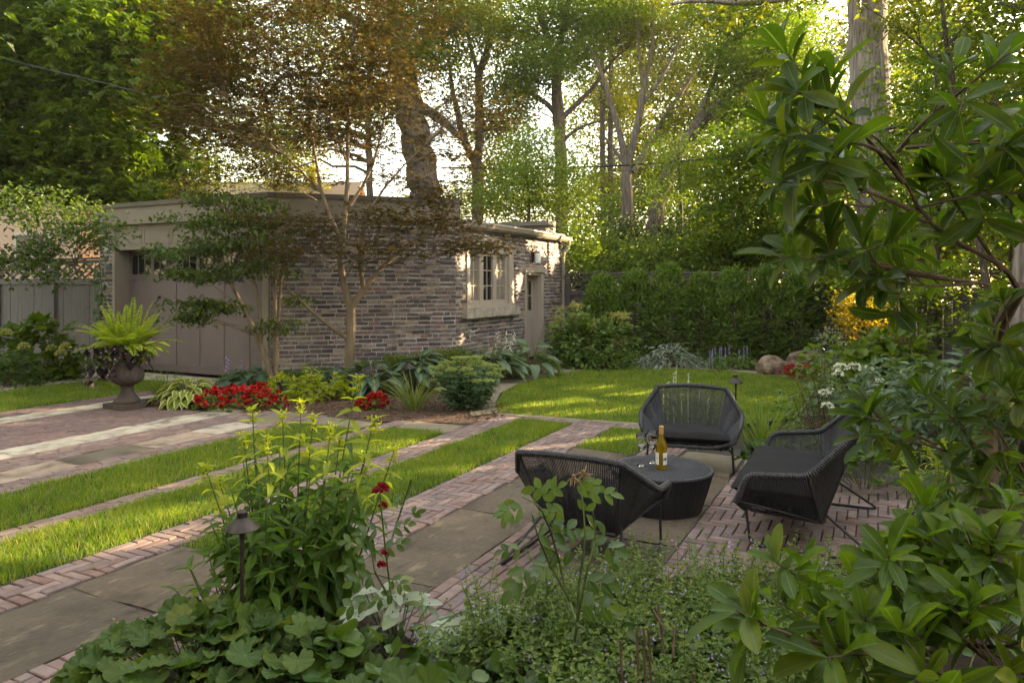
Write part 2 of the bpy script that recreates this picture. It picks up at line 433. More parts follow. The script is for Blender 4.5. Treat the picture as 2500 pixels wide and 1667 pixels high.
M['L_hostavar'] = leafmat('cream_edged_hosta_leaf', [(0.10, 0.18, 0.03), (0.14, 0.21, 0.035), (0.17, 0.23, 0.04)], trans=0.3, edge=(0.48, 0.47, 0.22), epos=0.62)
M['L_hostablue'] = leafmat('blue_hosta_leaf', [(0.05, 0.10, 0.065), (0.075, 0.13, 0.085)], trans=0.22, rough=0.5)
M['L_hostagold'] = leafmat('gold_centred_hosta_leaf', [(0.17, 0.21, 0.09), (0.22, 0.25, 0.10)], trans=0.25, edge=(0.07, 0.125, 0.085), epos=0.22, rough=0.5)
M['L_hostagreen'] = leafmat('green_hosta_leaf', [(0.095, 0.15, 0.075), (0.125, 0.185, 0.095)], trans=0.25, rough=0.45, rib=(0.15, 0.2, 0.1))
M['L_sedum'] = leafmat('sedum_leaf', [(0.06, 0.12, 0.055), (0.085, 0.15, 0.07), (0.10, 0.165, 0.075)], trans=0.25, rough=0.45)
M['F_sedum'] = leafmat('sedum_bud', [(0.19, 0.25, 0.10), (0.26, 0.31, 0.14)], trans=0.25)
M['F_red'] = leafmat('red_petal', [(0.20, 0.006, 0.008), (0.32, 0.010, 0.010), (0.42, 0.02, 0.016)], trans=0.25, tint=(1, 0.5, 0.4))
M['F_rose'] = leafmat('crimson_petal', [(0.14, 0.006, 0.014), (0.22, 0.010, 0.02)], trans=0.3, tint=(1, 0.5, 0.4))
M['F_white'] = leafmat('white_petal', [(0.55, 0.55, 0.45), (0.72, 0.72, 0.62)], trans=0.3, tint=(0.9, 0.9, 0.8))
M['F_cream'] = leafmat('cream_plume', [(0.30, 0.29, 0.09), (0.38, 0.36, 0.13)], trans=0.35, tint=(1, 1, 0.6))
M['F_lilac'] = leafmat('lilac_petal', [(0.30, 0.24, 0.45), (0.42, 0.36, 0.55)], trans=0.3, tint=(0.9, 0.8, 1))
M['F_rust'] = leafmat('faded_rust_plume', [(0.12, 0.05, 0.035), (0.18, 0.085, 0.055)], trans=0.3, tint=(1, 0.8, 0.5))
M['F_tan'] = leafmat('dry_tan_plume', [(0.20, 0.14, 0.075), (0.28, 0.2, 0.11)], trans=0.3, tint=(1, 0.8, 0.5))
M['L_goat'] = leafmat('goatsbeard_leaf', [(0.06, 0.115, 0.04), (0.085, 0.15, 0.05), (0.11, 0.175, 0.055)], trans=0.33)
M['L_silver'] = leafmat('silver_leaf', [(0.13, 0.17, 0.13), (0.19, 0.23, 0.18), (0.24, 0.28, 0.22)], trans=0.2)
M['L_mantle'] = leafmat('mantle_leaf', [(0.032, 0.07, 0.022), (0.044, 0.088, 0.026), (0.06, 0.105, 0.03), (0.038, 0.078, 0.024), (0.055, 0.10, 0.028), (0.10, 0.125, 0.03)], trans=0.32, patch=14, rough=0.55, rib=(0.10, 0.155, 0.05))
M['L_rose'] = leafmat('rose_leaf', [(0.028, 0.068, 0.017), (0.042, 0.088, 0.02), (0.07, 0.125, 0.026)], trans=0.28, rough=0.35, rib=(0.07, 0.13, 0.04), spec=0.5)
M['L_rosetip'] = leafmat('young_rose_leaf', [(0.06, 0.11, 0.035), (0.09, 0.15, 0.045)], trans=0.35, rough=0.4)
M['L_mint'] = leafmat('catmint_leaf', [(0.065, 0.115, 0.036), (0.09, 0.15, 0.05), (0.13, 0.185, 0.075), (0.05, 0.10, 0.028)], trans=0.3, rough=0.6)
M['L_brun'] = leafmat('silver_brunnera_leaf', [(0.30, 0.36, 0.28), (0.38, 0.43, 0.34)], trans=0.2, edge=(0.075, 0.13, 0.05), epos=0.68, rib=(0.07, 0.12, 0.05))
M['L_pale'] = leafmat('pale_lungwort_leaf', [(0.24, 0.29, 0.22), (0.33, 0.38, 0.30), (0.13, 0.18, 0.10)], trans=0.2, rough=0.55)
M['L_hyd'] = leafmat('hydrangea_leaf', [(0.05, 0.095, 0.016), (0.078, 0.13, 0.02), (0.11, 0.16, 0.026)], trans=0.36)
M['L_peony'] = leafmat('peony_leaf', [(0.055, 0.10, 0.045), (0.085, 0.135, 0.065), (0.13, 0.175, 0.10)], trans=0.25, rough=0.4, spec=0.5)
M['L_iris'] = leafmat('iris_blade', [(0.07, 0.12, 0.03), (0.11, 0.16, 0.04), (0.19, 0.19, 0.08)], trans=0.3)
M['L_ivy'] = leafmat('ivy_leaf', [(0.022, 0.05, 0.014), (0.04, 0.08, 0.02), (0.06, 0.11, 0.026)], trans=0.2, rough=0.35)
M['L_yellowdead'] = leafmat('yellowed_leaf', [(0.30, 0.26, 0.03), (0.28, 0.14, 0.03)], trans=0.3)

# ------------------------------------------------------------------ leaf templates: vertices, faces, |x| attribute


def T_strip(ys, ws, droop=0.25, fold=0.12, wave=0.0):
    ys = np.asarray(ys, float); ws = np.asarray(ws, float); n = len(ys)
    V = []; at = []
    for i in range(n):
        z = -droop * ys[i] ** 2
        wv = wave * math.sin(i * 2.4)
        V += [(-0.5 * ws[i], ys[i], z + fold * ws[i] * 0.5 + wv), (0, ys[i], z), (0.5 * ws[i], ys[i], z + fold * ws[i] * 0.5 - wv)]
        at += [1, 0, 1]
    idx = np.arange(n * 3).reshape(n, 3)
    q = np.concatenate([np.stack([idx[:-1, k], idx[:-1, k + 1], idx[1:, k + 1], idx[1:, k]], 1) for k in (0, 1)])
    return np.array(V, float), [q], np.array(at, float)


def T_fan(r, k, lob, depth, cup=0.12, base_notch=0.0, jag=0.0):
    'rounded or lobed leaf: a fan about a point above its base'
    ang = np.linspace(-math.pi / 2, 1.5 * math.pi, k, endpoint=False) + 1e-3
    rr = 1 - depth * (0.5 - 0.5 * np.cos((ang + math.pi / 2) * lob)) if lob else np.ones(k)
    if lob == 9: rr = 1 - depth + depth * np.abs(np.sin((ang + math.pi / 2) * 4.5)) ** .6
    if jag: rr = rr * (1 - jag * (np.arange(k) % 2))
    if base_notch:
        dlt = np.abs(((ang + math.pi / 2 + math.pi) % (2 * math.pi)) - math.pi)
        rr = rr * (1 - base_notch * np.exp(-(dlt / 0.35) ** 2))
    x = 0.5 * rr * np.cos(ang); y = 0.5 + 0.5 * rr * np.sin(ang)
    z = cup * (rr ** 2) * 0.6 - 0.15 * np.maximum(y - 0.4, 0) ** 2 + 0.05 * np.cos(ang * 3) + (-0.03 * np.cos((ang + math.pi / 2) * lob) if lob == 9 else 0)
    V = np.concatenate([[[0, 0.42, 0]], np.stack([0.5 * x, 0.5 + 0.5 * (y - 0.5), 0.25 * z + 0.02], 1), np.stack([x, y, z], 1)])
    i = np.arange(k); j = (i + 1) % k
    return V, [np.stack([np.zeros(k, int), 1 + i, 1 + j], 1), np.stack([1 + i, 1 + k + i, 1 + k + j, 1 + j], 1)], np.concatenate([[0], np.where(np.arange(k) % 6 == 3, 0, .6) if lob == 9 else np.full(k, 0.5), np.where(np.arange(k) % 6 == 3, 0, 1) if lob == 9 else np.ones(k)])


T_CARD = (np.array([(0, 0, 0), (0.5, 0.42, 0.10), (0, 1, -0.12), (-0.5, 0.42, 0.10)], float), [np.array([[0, 1, 2], [0, 2, 3]])], np.array([0, 1, 0, 1.0]))


def T_star(n, w):
    V = []; F = []
    for i in range(n):
        a = math.radians(-75 + 150 * i / (n - 1)); L = 1 - 0.35 * abs(i - (n - 1) / 2) / ((n - 1) / 2)
        d = A(math.sin(a), math.cos(a)); s = A(d[1], -d[0])
        b = len(V)
        for p, z in ((A(0, 0), 0), (d * L * 0.5 + s * w, 0.03), (d * L, -0.14), (d * L * 0.5 - s * w, 0.03)): V.append((p[0], p[1], z))
        F += [(b, b + 1, b + 2), (b, b + 2, b + 3)]
    return np.array(V, float), [np.array(F)], np.ones(len(V))


T_STAR = T_star(5, 0.10)
T_PALM = T_star(5, 0.22)
T_OVAL = T_strip([0, 0.15, 0.4, 0.68, 0.9, 1.0], [0.05, 0.6, 1.0, 0.85, 0.4, 0.02], 0.22, 0.16)
T_MAG = T_strip([0, 0.1, 0.3, 0.55, 0.78, 0.93, 1.0], [0.06, 0.28, 0.68, 1.0, 0.95, 0.55, 0.04], 0.16, 0.2, 0.012)
T_LANCE = T_strip([0, 0.12, 0.32, 0.6, 0.85, 1.0], [0.06, 0.65, 1.0, 0.75, 0.3, 0.02], 0.35, 0.14)
T_HEART = T_strip([-0.04, 0.08, 0.28, 0.52, 0.78, 1.0], [0.35, 0.88, 1.0, 0.82, 0.42, 0.02], 0.38, 0.14, 0.015)
T_BLADE = T_strip([0, 0.3, 0.6, 0.85, 1.0], [0.7, 1.0, 0.85, 0.5, 0.05], 0.35, 0.01)
T_MANTLE = T_fan(1, 54, 9, 0.13, 0.20, 0.5, 0.0)
T_ROUND = T_fan(1, 14, 0, 0, 0.15, 0.3)
T_LOBE = T_fan(1, 20, 5, 0.42, 0.1, 0.3, 0.1)
T_PETAL = T_fan(1, 7, 0, 0, 0.3, 0)
gv = np.array([(-0.5, 0, 0), (0.5, 0, 0), (-0.38, 0.55, -0.06), (0.38, 0.55, -0.06), (0, 1, -0.25)], float)
T_GRASS = (gv, [np.array([[0, 1, 3, 2]]), np.array([[2, 3, 4]])], np.zeros(5))

# ------------------------------------------------------------------ sun gaps: rays kept free of leaves between a lit spot and the sun
GAPS = []


def gap(p, r):
    GAPS.append((np.asarray(p, float), r))


def keep(P, start=0.35):
    m = np.ones(len(P), bool)
    for g, r in GAPS:
        d = P - g
        t = d @ SUNV
        perp = np.linalg.norm(d - t[:, None] * SUNV, axis=1)
        m &= ~((t > start) & (perp < r + (0.07 if r < 1 else 0) * np.clip(t / 6, 0, 1)))
    return m

# ------------------------------------------------------------------ GROUND
def rect(x0, y0, x1, y1): return [(x0, y0), (x1, y0), (x1, y1), (x0, y1)]


def sheet(name, poly, z, mat, kind='structure'):
    b = MB(); n = len(poly)
    b.add(np.c_[np.asarray(poly, float), np.full(n, z)], [np.arange(n)[None]])
    return tag(b.build(name, mat), kind=kind)


def ground_sheet():
    # soil that rises very gently in the beds; one sheet to the horizon
    r = np.concatenate([np.linspace(0, 30, 40), [60, 150, 400, 900]])
    a = np.linspace(0, 2 * math.pi, 49)
    pts = np.stack([r[:, None] * np.cos(a), r[:, None] * np.sin(a) + 6, np.full((len(r), 49), -0.045)], -1)
    b = MB(); b.grid(pts[:, ::-1])
    return tag(b.build('ground', M['soil']), kind='structure')


ground_sheet()


def inside(P, poly):
    poly = np.asarray(poly, float); x, y = P[:, 0], P[:, 1]; r = np.zeros(len(P), bool)
    j = len(poly) - 1
    for i in range(len(poly)):
        xi, yi = poly[i]; xj, yj = poly[j]
        with np.errstate(divide='ignore', invalid='ignore'):
            r ^= ((yi > y) != (yj > y)) & (x < (xj - xi) * (y - yi) / (yj - yi + 1e-12) + xi)
        j = i
    return r


def grass(name, poly, per_m2, h=0.055, w=0.0045):
    poly = np.asarray(poly, float)
    lo, hi = poly.min(0), poly.max(0)
    n = int(per_m2 * np.prod(hi - lo))
    P = RNG.uniform(lo, hi, (n, 2)); P = P[inside(P, poly)]
    # drop blades outside the lens's reach
    d = P @ FWD[:2]; x = P @ RIGHT[:2]
    P = P[(d > 1.5) & (np.abs(x) < 0.78 * d + 0.6)]
    thin = np.sin(P[:, 0] * 7.3 + 1.3 * np.sin(P[:, 1] * 4.1)) * np.sin(P[:, 1] * 6.1 + 2 * np.sin(P[:, 0] * 2.7))
    P = P[RNG.uniform(0, 1, len(P)) > np.clip(thin - .35, 0, .6)]
    P = P + RNG.normal(0, 0.014, P.shape)
    n = len(P)
    cl = 0.5 + 0.5 * np.sin(P[:, 0] * 5.1 + np.sin(P[:, 1] * 3.3) * 2) * np.cos(P[:, 1] * 4.3)
    L = h * (0.62 + 0.45 * cl + RNG.uniform(-0.2, 0.35, n))
    ang = RNG.uniform(0, 2 * math.pi, n); tilt = np.abs(RNG.normal(0.3, 0.22, n))
    ax = np.stack([np.cos(ang) * tilt, np.sin(ang) * tilt, np.ones(n)], 1)
    nm = np.stack([-np.cos(ang), -np.sin(ang), tilt], 1) + RNG.normal(0, 0.5, (n, 3))
    b = MB()
    b.leaves(T_GRASS, np.c_[P, np.full(n, -0.012)], ax, nm, L, RNG.uniform(0.7, 1.3, n) * w)
    return tag(b.build(name, M['grass'], attr=False), kind='stuff')


def clip_poly(poly, x0, y0, x1, y1):
    def cut(p, f, g):
        out = []
        for i in range(len(p)):
            a, c = p[i - 1], p[i]; fa, fc = f(a), f(c)
            if (fa >= 0) != (fc >= 0):
                t = fa / (fa - fc); out.append((a[0] + t * (c[0] - a[0]), a[1] + t * (c[1] - a[1])))
            if fc >= 0: out.append(c)
        return out
    for f in (lambda p: p[0] - x0, lambda p: x1 - p[0], lambda p: p[1] - y0, lambda p: y1 - p[1]):
        if len(poly) < 3: return []
        poly = cut(poly, f, None)
    return poly


def paver(b, poly, gp=0.004):
    'one paving brick: worn edges, slightly uneven'
    p = np.asarray(poly, float); c = p.mean(0)
    d = p - c
    ext = np.abs(d).max(0)
    if ext.min() < 0.014: return
    s1 = (ext - gp) / ext; s2 = (ext - gp - 0.004) / ext
    n = len(p); z = RNG.normal(0, 0.0016); tl = RNG.normal(0, 0.012, 2)
    jt = RNG.normal(0, 0.0014, (n, 2))
    V = np.concatenate([np.c_[c + d * s1 + jt, np.full(n, -0.05)], np.c_[c + d * s1 + jt, z - 0.005 + (d @ tl)], np.c_[c + d * s2 + jt, z + (d @ tl)]])
    i = np.arange(n); j = (i + 1) % n
    b.add(V, [np.stack([i, j, j + n, i + n], 1), np.stack([i + n, j + n, j + 2 * n, i + 2 * n], 1), (i + 2 * n)[None]])


def herring(b, x0, y0, x1, y1, w=0.064, n=3, poly=None):
    K = int(max(x1 - x0, y1 - y0) / w) + 12
    cx, cy = x0, y0
    for k in range(-K, 2 * K):
        for m in range(-K, K):
            ox = (k + 2 * n * m) * w; oy = k * w
            for (ax, ay, sx, sy) in ((0, 0, n, 1), (n, 1 - n, 1, n)):
                X0 = cx + ox + ax * w; Y0 = cy + oy + ay * w; X1 = X0 + sx * w; Y1 = Y0 + sy * w
                if X1 < x0 or X0 > x1 or Y1 < y0 or Y0 > y1: continue
                if poly is not None and not inside(A((X0 + X1) / 2, (Y0 + Y1) / 2)[None], poly)[0]: continue
                q = clip_poly([(X0, Y0), (X1, Y0), (X1, Y1), (X0, Y1)], x0, y0, x1, y1)
                if len(q) >= 3: paver(b, q)


def running(b, x0, y0, x1, y1, w=0.068, L=0.205, poly=None):
    'stretcher courses running along y'
    nrow = max(1, int(round((x1 - x0) / w))); w = (x1 - x0) / nrow
    for r in range(nrow):
        y = y0 - RNG.uniform(0, L)
        while y < y1:
            a, c = max(y, y0), min(y + L, y1)
            if c - a > 0.03 and (poly is None or inside(A(x0 + (r + 0.5) * w, (a + c) / 2)[None], poly)[0]):
                paver(b, rect(x0 + r * w, a, x0 + (r + 1) * w, c))
            y += L


def slab(b, x0, y0, x1, y1, gp=0.006, z=0.0):
    'a hand-cut flagstone with a wavering edge and a riven top'
    nx = max(6, int((x1 - x0) / 0.06)); ny = max(6, int((y1 - y0) / 0.06))
    u = np.linspace(0, 1, nx); v = np.linspace(0, 1, ny)
    U, V = np.meshgrid(u, v, indexing='ij')
    ph = RNG.uniform(0, 6, 6)
    X = x0 + gp + U * (x1 - x0 - 2 * gp) + 0.006 * np.sin(V * 9 + ph[0]) * (1 - U) - 0.006 * np.sin(V * 8 + ph[1]) * U
    Y = y0 + gp + V * (y1 - y0 - 2 * gp) + 0.007 * np.sin(U * 7 + ph[2]) * (1 - V) - 0.007 * np.sin(U * 8 + ph[3]) * V
    Zt = z + 0.0025 * np.sin(X * 7 + ph[4]) * np.cos(Y * 6 + ph[5]) + 0.002 * np.sin(Y * 23 + X * 5) + RNG.normal(0, 0.0006, X.shape)
    e = np.minimum(np.minimum(U, 1 - U) * (x1 - x0), np.minimum(V, 1 - V) * (y1 - y0))
    Zt = Zt - 0.006 * np.exp(-(e / 0.012) ** 2)
    g = np.stack([X, Y, Zt], -1)
    b.grid(g)
    ring = np.concatenate([g[:, 0], g[-1, 1:], g[-2::-1, -1], g[0, -2:0:-1]])
    low = ring.copy(); low[:, 2] = -0.06
    n = len(ring); i = np.arange(n); j = (i + 1) % n
    b.add(np.concatenate([ring, low]), [np.stack([i, i + n, j + n, j], 1)])


def slabs(b, x0, y0, x1, y1, ln=0.75, var=0.3):
    y = y0
    while y < y1 - 0.05:
        l = ln * (1 + RNG.uniform(-var, var)); e = min(y + l, y1)
        if y1 - e < 0.25: e = y1
        slab(b, x0, y, x1, e); y = e


# mulch bed in front of the garage, set a little above the paving joints
BEDFRONT = [(-9.25, 7.6), (-9.0, 6.29), (-8.4, 6.43), (-6.64, 6.88), (-5.45, 6.78), (-4.9, 7.08), (-4.04, 7.28), (-4.0, 8.05), (-4.7, 8.75), (-5.3, 10.0), (-5.6, 11.3), (-5.65, 14.0), (-6.7, 14.0), (-6.7, 11.07), (-8.93, 8.8)]
_bp = np.array(BEDFRONT); _g = RNG.uniform(_bp.min(0), _bp.max(0), (16000, 2)); _g = _g[inside(_g, _bp)]
sheet('mulch_bed', BEDFRONT, -0.008, M['mulch'])
_n = len(_g); _b = MB(); _d = RNG.normal(0, 1, (_n, 3)) * A(1, 1, .35)
_b.leaves(T_CARD, np.c_[_g + RNG.normal(0, .02, _g.shape), RNG.uniform(-.006, .03, _n)], _d, RNG.normal(0, .35, (_n, 3)) + UP, RNG.uniform(.02, .06, _n), RNG.uniform(.008, .02, _n))
tag(_b.build('mulch_chips', leafmat('bark_chips', [(0.05, 0.03, 0.018), (0.11, 0.065, 0.04), (0.19, 0.12, 0.08)], trans=0.0, rough=.9)), kind='stuff')
# joint sand under every paved area
sheet('paving_joints', [(-9.85, -1), (0.6, -1), (0.6, 7.0), (-1.5, 8.2), (-4.06, 8.1), (-4.1, 7.3), (-5.4, 6.8), (-6.64, 6.9), (-9.0, 6.3), (-9.2, 8.7), (-9.85, 8.2)], -0.013, M['sand'])

bp = MB()
bl = MB(); bm = MB(); bd = MB(); bf = MB(); bmo = MB()
Y0 = -0.5
FR = BEDFRONT


def bedy(x):
    'where the strips running along y meet the bed'
    xs = [-9.9, -9.0, -8.4, -6.64, -5.45, -4.9, -4.06]; ys = [6.1, 6.35, 6.5, 6.95, 6.85, 7.15, 7.35]
    return float(np.interp(x, xs, ys))


# the drive: dark brick, pale stone runners
running(bd, -9.85, 1.5, -9.45, 8.3)
slabs(bl, -9.45, 1.5, -9.02, 6.35, 0.9)
slabs(bl, -9.45, 6.35, -9.22, 8.6, 0.9)
running(bd, -9.02, 1.5, -7.62, bedy(-8.3) - 0.12)
slabs(bl, -7.62, 1.0, -7.17, bedy(-7.4) - 0.03, 0.95)
running(bp, -7.17, 0.8, -6.74, bedy(-7.0) - 0.03)
slabs(bm, -6.74, 0.8, -6.32, 6.1, 0.85)
slabs(bmo, -6.74, 6.1, -6.32, bedy(-6.5) - 0.04, 0.8)
running(bp, -6.32, 0.5, -6.0, bedy(-6.15) - 0.02)
# apron before the garage door
running(bd, -9.2, 8.3, -9.0, 8.78)
for k in range(5): slab(bl, -12.9 + k * 0.78, 8.05, -12.9 + (k + 1) * 0.78, 8.78)
for k in range(6): slab(bl, -12.6, 1.2 + k * 1.1, -11.85, 1.2 + (k + 1) * 1.1)
# turf strips parted by brick
slabs(bmo, -6.0, 6.35, -5.2, bedy(-5.6) - 0.03, 0.6)
running(bp, -5.1, 0.5, -4.88, bedy(-5.0) - 0.05)
slabs(bmo, -4.88, 6.66, -4.19, 7.1, 0.6)
herring(bp, -4.17, 0.4, -3.83, 8.02)
herring(bp, -3.83, 7.78, -2.05, 8.06)
slabs(bf, -3.828, 0.3, -3.152, 3.06, 1.05, 0.15)
herring(bp, -3.15, 0.3, -2.68, 7.8)
slabs(bf, -2.68, 2.2, -2.1, 6.64, 1.3, 0.2)
# terrace round the table
running(bp, -2.098, 1.6, -1.66, 4.4)
for (a, c, d, e) in ((-2.098, 4.405, -1.102, 5.35), (-2.098, 5.352, -1.102, 6.22), (-1.658, 3.3, -1.102, 4.403), (-1.658, 2.2, -1.102, 3.298)): slab(bf, a, c, d, e)
slab(bmo, -1.66, 6.22, -1.12, 7.0)
slab(bmo, -1.1, 6.66, -0.45, 7.05)
herring(bp, -2.05, 6.22, -1.68, 7.78)
herring(bp, -1.1, 2.6, 0.24, 6.62)
tag(bp.build('brick_path', M['paver']), kind='structure')
tag(bd.build('brick_drive', M['redpaver']), kind='structure')
tag(bl.build('pale_stone_path', M['paleflag']), kind='structure')
tag(bm.build('mixed_stone_path', M['mixflag']), kind='structure')
tag(bf.build('flagstone_terrace', M['flag']), kind='structure')
# a little leaf litter blown onto the paving
_n = 260; _P = np.c_[RNG.uniform(-9.5, 0.1, _n), RNG.uniform(1.8, 8.2, _n), np.full(_n, .006)]; _b = MB()
_b.leaves(T_OVAL, _P, RNG.normal(0, 1, (_n, 3)) * A(1, 1, .1), RNG.normal(0, .3, (_n, 3)) + UP, RNG.uniform(.012, .04, _n), RNG.uniform(.006, .02, _n))
tag(_b.build('leaf_litter', leafmat('dry_leaf', [(.10, .06, .03), (.2, .13, .05), (.12, .12, .03), (.25, .18, .08)], trans=.1)), kind='stuff')
# ring of stone round the lawn
LAWN = [tuple(G(*p)[:2]) for p in [(1480, 972), (1300, 961), (1148, 948), (1142, 925), (1155, 902), (1200, 880), (1262, 861), (1350, 850), (1500, 847), (1650, 851), (1780, 864), (1885, 884)]] + [(-0.45, 11.6), (-0.5, 10.4), (-1.0, 9.2), (-1.6, 8.35)]
cen = np.mean(LAWN, 0)
for k in range(2, 12):
    p, q = A(*LAWN[k]), A(*LAWN[k + 1])
    o1, o2 = nrm(p - cen), nrm(q - cen)
    pts = np.stack([np.stack([np.r_[p + (q - p) * t + nrm(o1 + (o2 - o1) * t) * s, 0.004 + 0.002 * math.sin(9 * t + 7 * s)] for s in np.linspace(0.03, 0.42, 6)]) for t in np.linspace(0.015, 0.985, 8)])
    bmo.grid(pts[:, ::-1]); 
bmo.grid(np.stack([np.stack([np.r_[A(*LAWN[0]) * (1 - t) + A(*LAWN[2]) * t + A(0.02, -0.13) * s, 0.003] for s in (0, 1)]) for t in np.linspace(0, 1, 6)]))
# stepping path round to the side door
for k in range(5): slab(bmo, -5.6 + 0.05 * k, 11.2 + k * 0.8, -5.15 + 0.12 * k, 12.0 + k * 0.8)
tag(bmo.build('mossy_stone_path', M['mossflag']), kind='structure')

S1 = rect(-6.0, 0.6, -5.1, 6.35); S2 = rect(-4.88, 0.6, -4.19, 6.64); S3 = rect(-3.82, 3.06, -3.17, 7.76); S4 = rect(-2.66, 6.64, -2.07, 7.76)
S0 = [(-11.8, 1.0), (-9.86, 1.0), (-9.86, 6.6), (-9.7, 8.0), (-11.0, 8.03), (-11.7, 7.4)]
for nm_, poly, den, h, w in (('turf_strip', S1, 6500, 0.060, 0.0045), ('turf_strip', S2, 8000, 0.062, 0.004), ('turf_strip', S3, 7000, 0.060, 0.0045), ('turf_square', S4, 6500, 0.055, 0.005), ('side_lawn', S0, 3000, 0.055, 0.007), ('lawn', LAWN, 3600, 0.055, 0.0065)):
    sheet(nm_ + '_soil', poly, -0.012, M['turf'])
    grass(nm_ + '_grass', poly, den, h, w)

# ------------------------------------------------------------------ GARAGE
GX0, GX1, GY0, GY1 = -13.3, -6.7, 8.8, 15.8
C1 = A(-8.9, 8.8); C2 = A(-6.7, 11.0)
gar = empty('brick_garage', (-8.9, 10.5, 0), 'low clinker brick garage with a cut-off corner, taupe fascia and taupe doors', 'garage')


def brickwall(bb, mm, p, q, z0, z1, holes, nvec, pitch=0.0745):
    'courses of rough bricks between p and q, proud of a mortar backing'
    p = A(*p); q = A(*q); d = q - p; Ln = np.linalg.norm(d); d = d / Ln
    nv = A(*nvec)

    def blk(u0, u1, a, b_, o0, o1, B, jit=0.0):
        V = []
        for o in (o0, o1):
            for (u, z) in ((u0, a), (u1, a), (u1, b_), (u0, b_)):
                xy = p + d * (u + (RNG.normal(0, jit) if o == o1 else 0)) + nv * (o + (RNG.normal(0, jit * 0.7) if o == o1 else 0))
                V.append((xy[0], xy[1], z + (RNG.normal(0, jit * 0.8) if o == o1 else 0)))
        B.add(V, [[[4, 5, 6, 7], [0, 1, 5, 4], [1, 2, 6, 5], [2, 3, 7, 6], [3, 0, 4, 7]]])
    # mortar
    us = sorted(set([0, Ln] + [h[0] for h in holes] + [h[1] for h in holes]))
    for a, c in zip(us[:-1], us[1:]):
        zs = [z0]
        hs = [h for h in holes if h[0] <= a + 1e-6 and h[1] >= c - 1e-6]
        if hs:
            if hs[0][2] > z0: blk(a, c, z0, hs[0][2], -0.25, -0.007, mm)
            if hs[0][3] < z1: blk(a, c, hs[0][3], z1, -0.25, -0.007, mm)
        else: blk(a, c, z0, z1, -0.25, -0.007, mm)
    nrow = int((z1 - z0) / pitch)
    for r in range(nrow):
        a = z0 + r * pitch + 0.008; t = a + pitch - 0.019
        spans = [(0, Ln)]
        for h in holes:
            if h[2] < t - 0.01 and h[3] > a + 0.01:
                ns = []
                for s0, s1 in spans:
                    if h[0] > s0: ns.append((s0, min(s1, h[0])))
                    if h[1] < s1: ns.append((max(s0, h[1]), s1))
                spans = [s for s in ns if s[1] - s[0] > 0.02]
        for s0, s1 in spans:
            u = s0 - RNG.uniform(0.0, 0.12)
            while u < s1 - 0.01:
                l = RNG.choice([0.22, 0.215, 0.23, 0.105, 0.2]) + RNG.normal(0, 0.008)
                e = u + l
                a0, e0 = max(u, s0), min(e, s1)
                if e0 - a0 > 0.035:
                    wv = 0.004 * math.sin(u * 5 + r * 1.7)
                    out = max(0.0, RNG.normal(0.006, 0.007)) + (0.014 if RNG.random() < 0.05 else 0)
                    sh = RNG.uniform(0, 0.006)
                    blk(a0 + 0.007, e0 - 0.008, a + wv + sh * 0.5, t + wv - sh, -0.05, out, bb, 0.0042)
                u = e


bb = MB(); mm = MB()
# window wall (faces +X), window and door openings measured along y from C2
WIN = (0.36, 2.22, 1.16, 2.34); SDR = (2.78, 3.72, 0.0, 1.86)
brickwall(bb, mm, C2, (GX1, GY1), 0, 2.62, [WIN, SDR], (1, 0))
brickwall(bb, mm, C1, C2, 0, 2.72, [], (math.sqrt(.5), -math.sqrt(.5)))
part(mm, 'mortar_backing', M['mortar'], gar)
mm = MB()
brickwall(bb, mm, (GX0, GY0), (-12.86, GY0), 0, 2.72, [], (0, -1))
brickwall(bb, mm, (GX0, GY1), (GX0, GY0), 0, 2.72, [], (-1, 0))
part(mm, 'mortar_backing', M['mortar'], gar)
part(bb, 'brick_wall', M['brick'], gar)
# rear walls and roof
b = MB(); b.box((GX0 / 2 + GX1 / 2, GY1 - 0.1, 1.3), (GX1 - GX0 - 0.3, 0.2, 2.6)); part(b, 'rear_wall', M['mortar'], gar)
b = MB(); b.prism([(GX0 + .1, GY0 + .1), (C1[0], C1[1] + .12), (C2[0] - .12, C2[1]), (GX1 - .05, 11.05), (GX1 - .05, GY1 - .1), (GX0 + .1, GY1 - .1)], 2.63, 2.72); part(b, 'roof', M['rooffelt'], gar)
# fascia over the door front and the cut-off corner
ux = A(1, 0, 0); uc = A(math.sqrt(.5), math.sqrt(.5), 0); nf = A(0, -1, 0); nc = A(math.sqrt(.5), -math.sqrt(.5), 0)
b = MB(); bc = MB(); bs = MB()


def mitre(z0, z1, o0, o1, B):
    'band that follows the front, turns the corner and returns at the end'
    t8 = math.tan(math.radians(22.5))
    def path(o): return [A(GX0 - o, GY0 + 1.2), A(GX0 - o, GY0 - o), A(C1[0] + o * t8, GY0 - o), np.r_[C2 + nc[:2] * o + uc[:2] * o], np.r_[C2 + uc[:2] * o - nc[:2] * 0.9]]
    i_, o_ = path(o0), path(o1)
    for k in range(4):
        V = []
        for z in (z0, z1): V += [(*i_[k], z), (*i_[k + 1], z), (*o_[k + 1], z), (*o_[k], z)]
        B.add(V, [[[3, 2, 1, 0], [4, 5, 6, 7], [3, 2, 6, 7][::-1], [0, 1, 5, 4], [0, 3, 7, 4], [1, 2, 6, 5]]])


mitre(2.74, 3.02, 0.02, 0.07, b); mitre(3.022, 3.10, 0.0, 0.10, bc); mitre(2.70, 2.738, 0.0, 0.095, bs)
part(b, 'fascia', M['trim'], gar); part(bc, 'fascia_cap', M['cap'], gar); part(bs, 'fascia_moulding', M['trim'], gar)
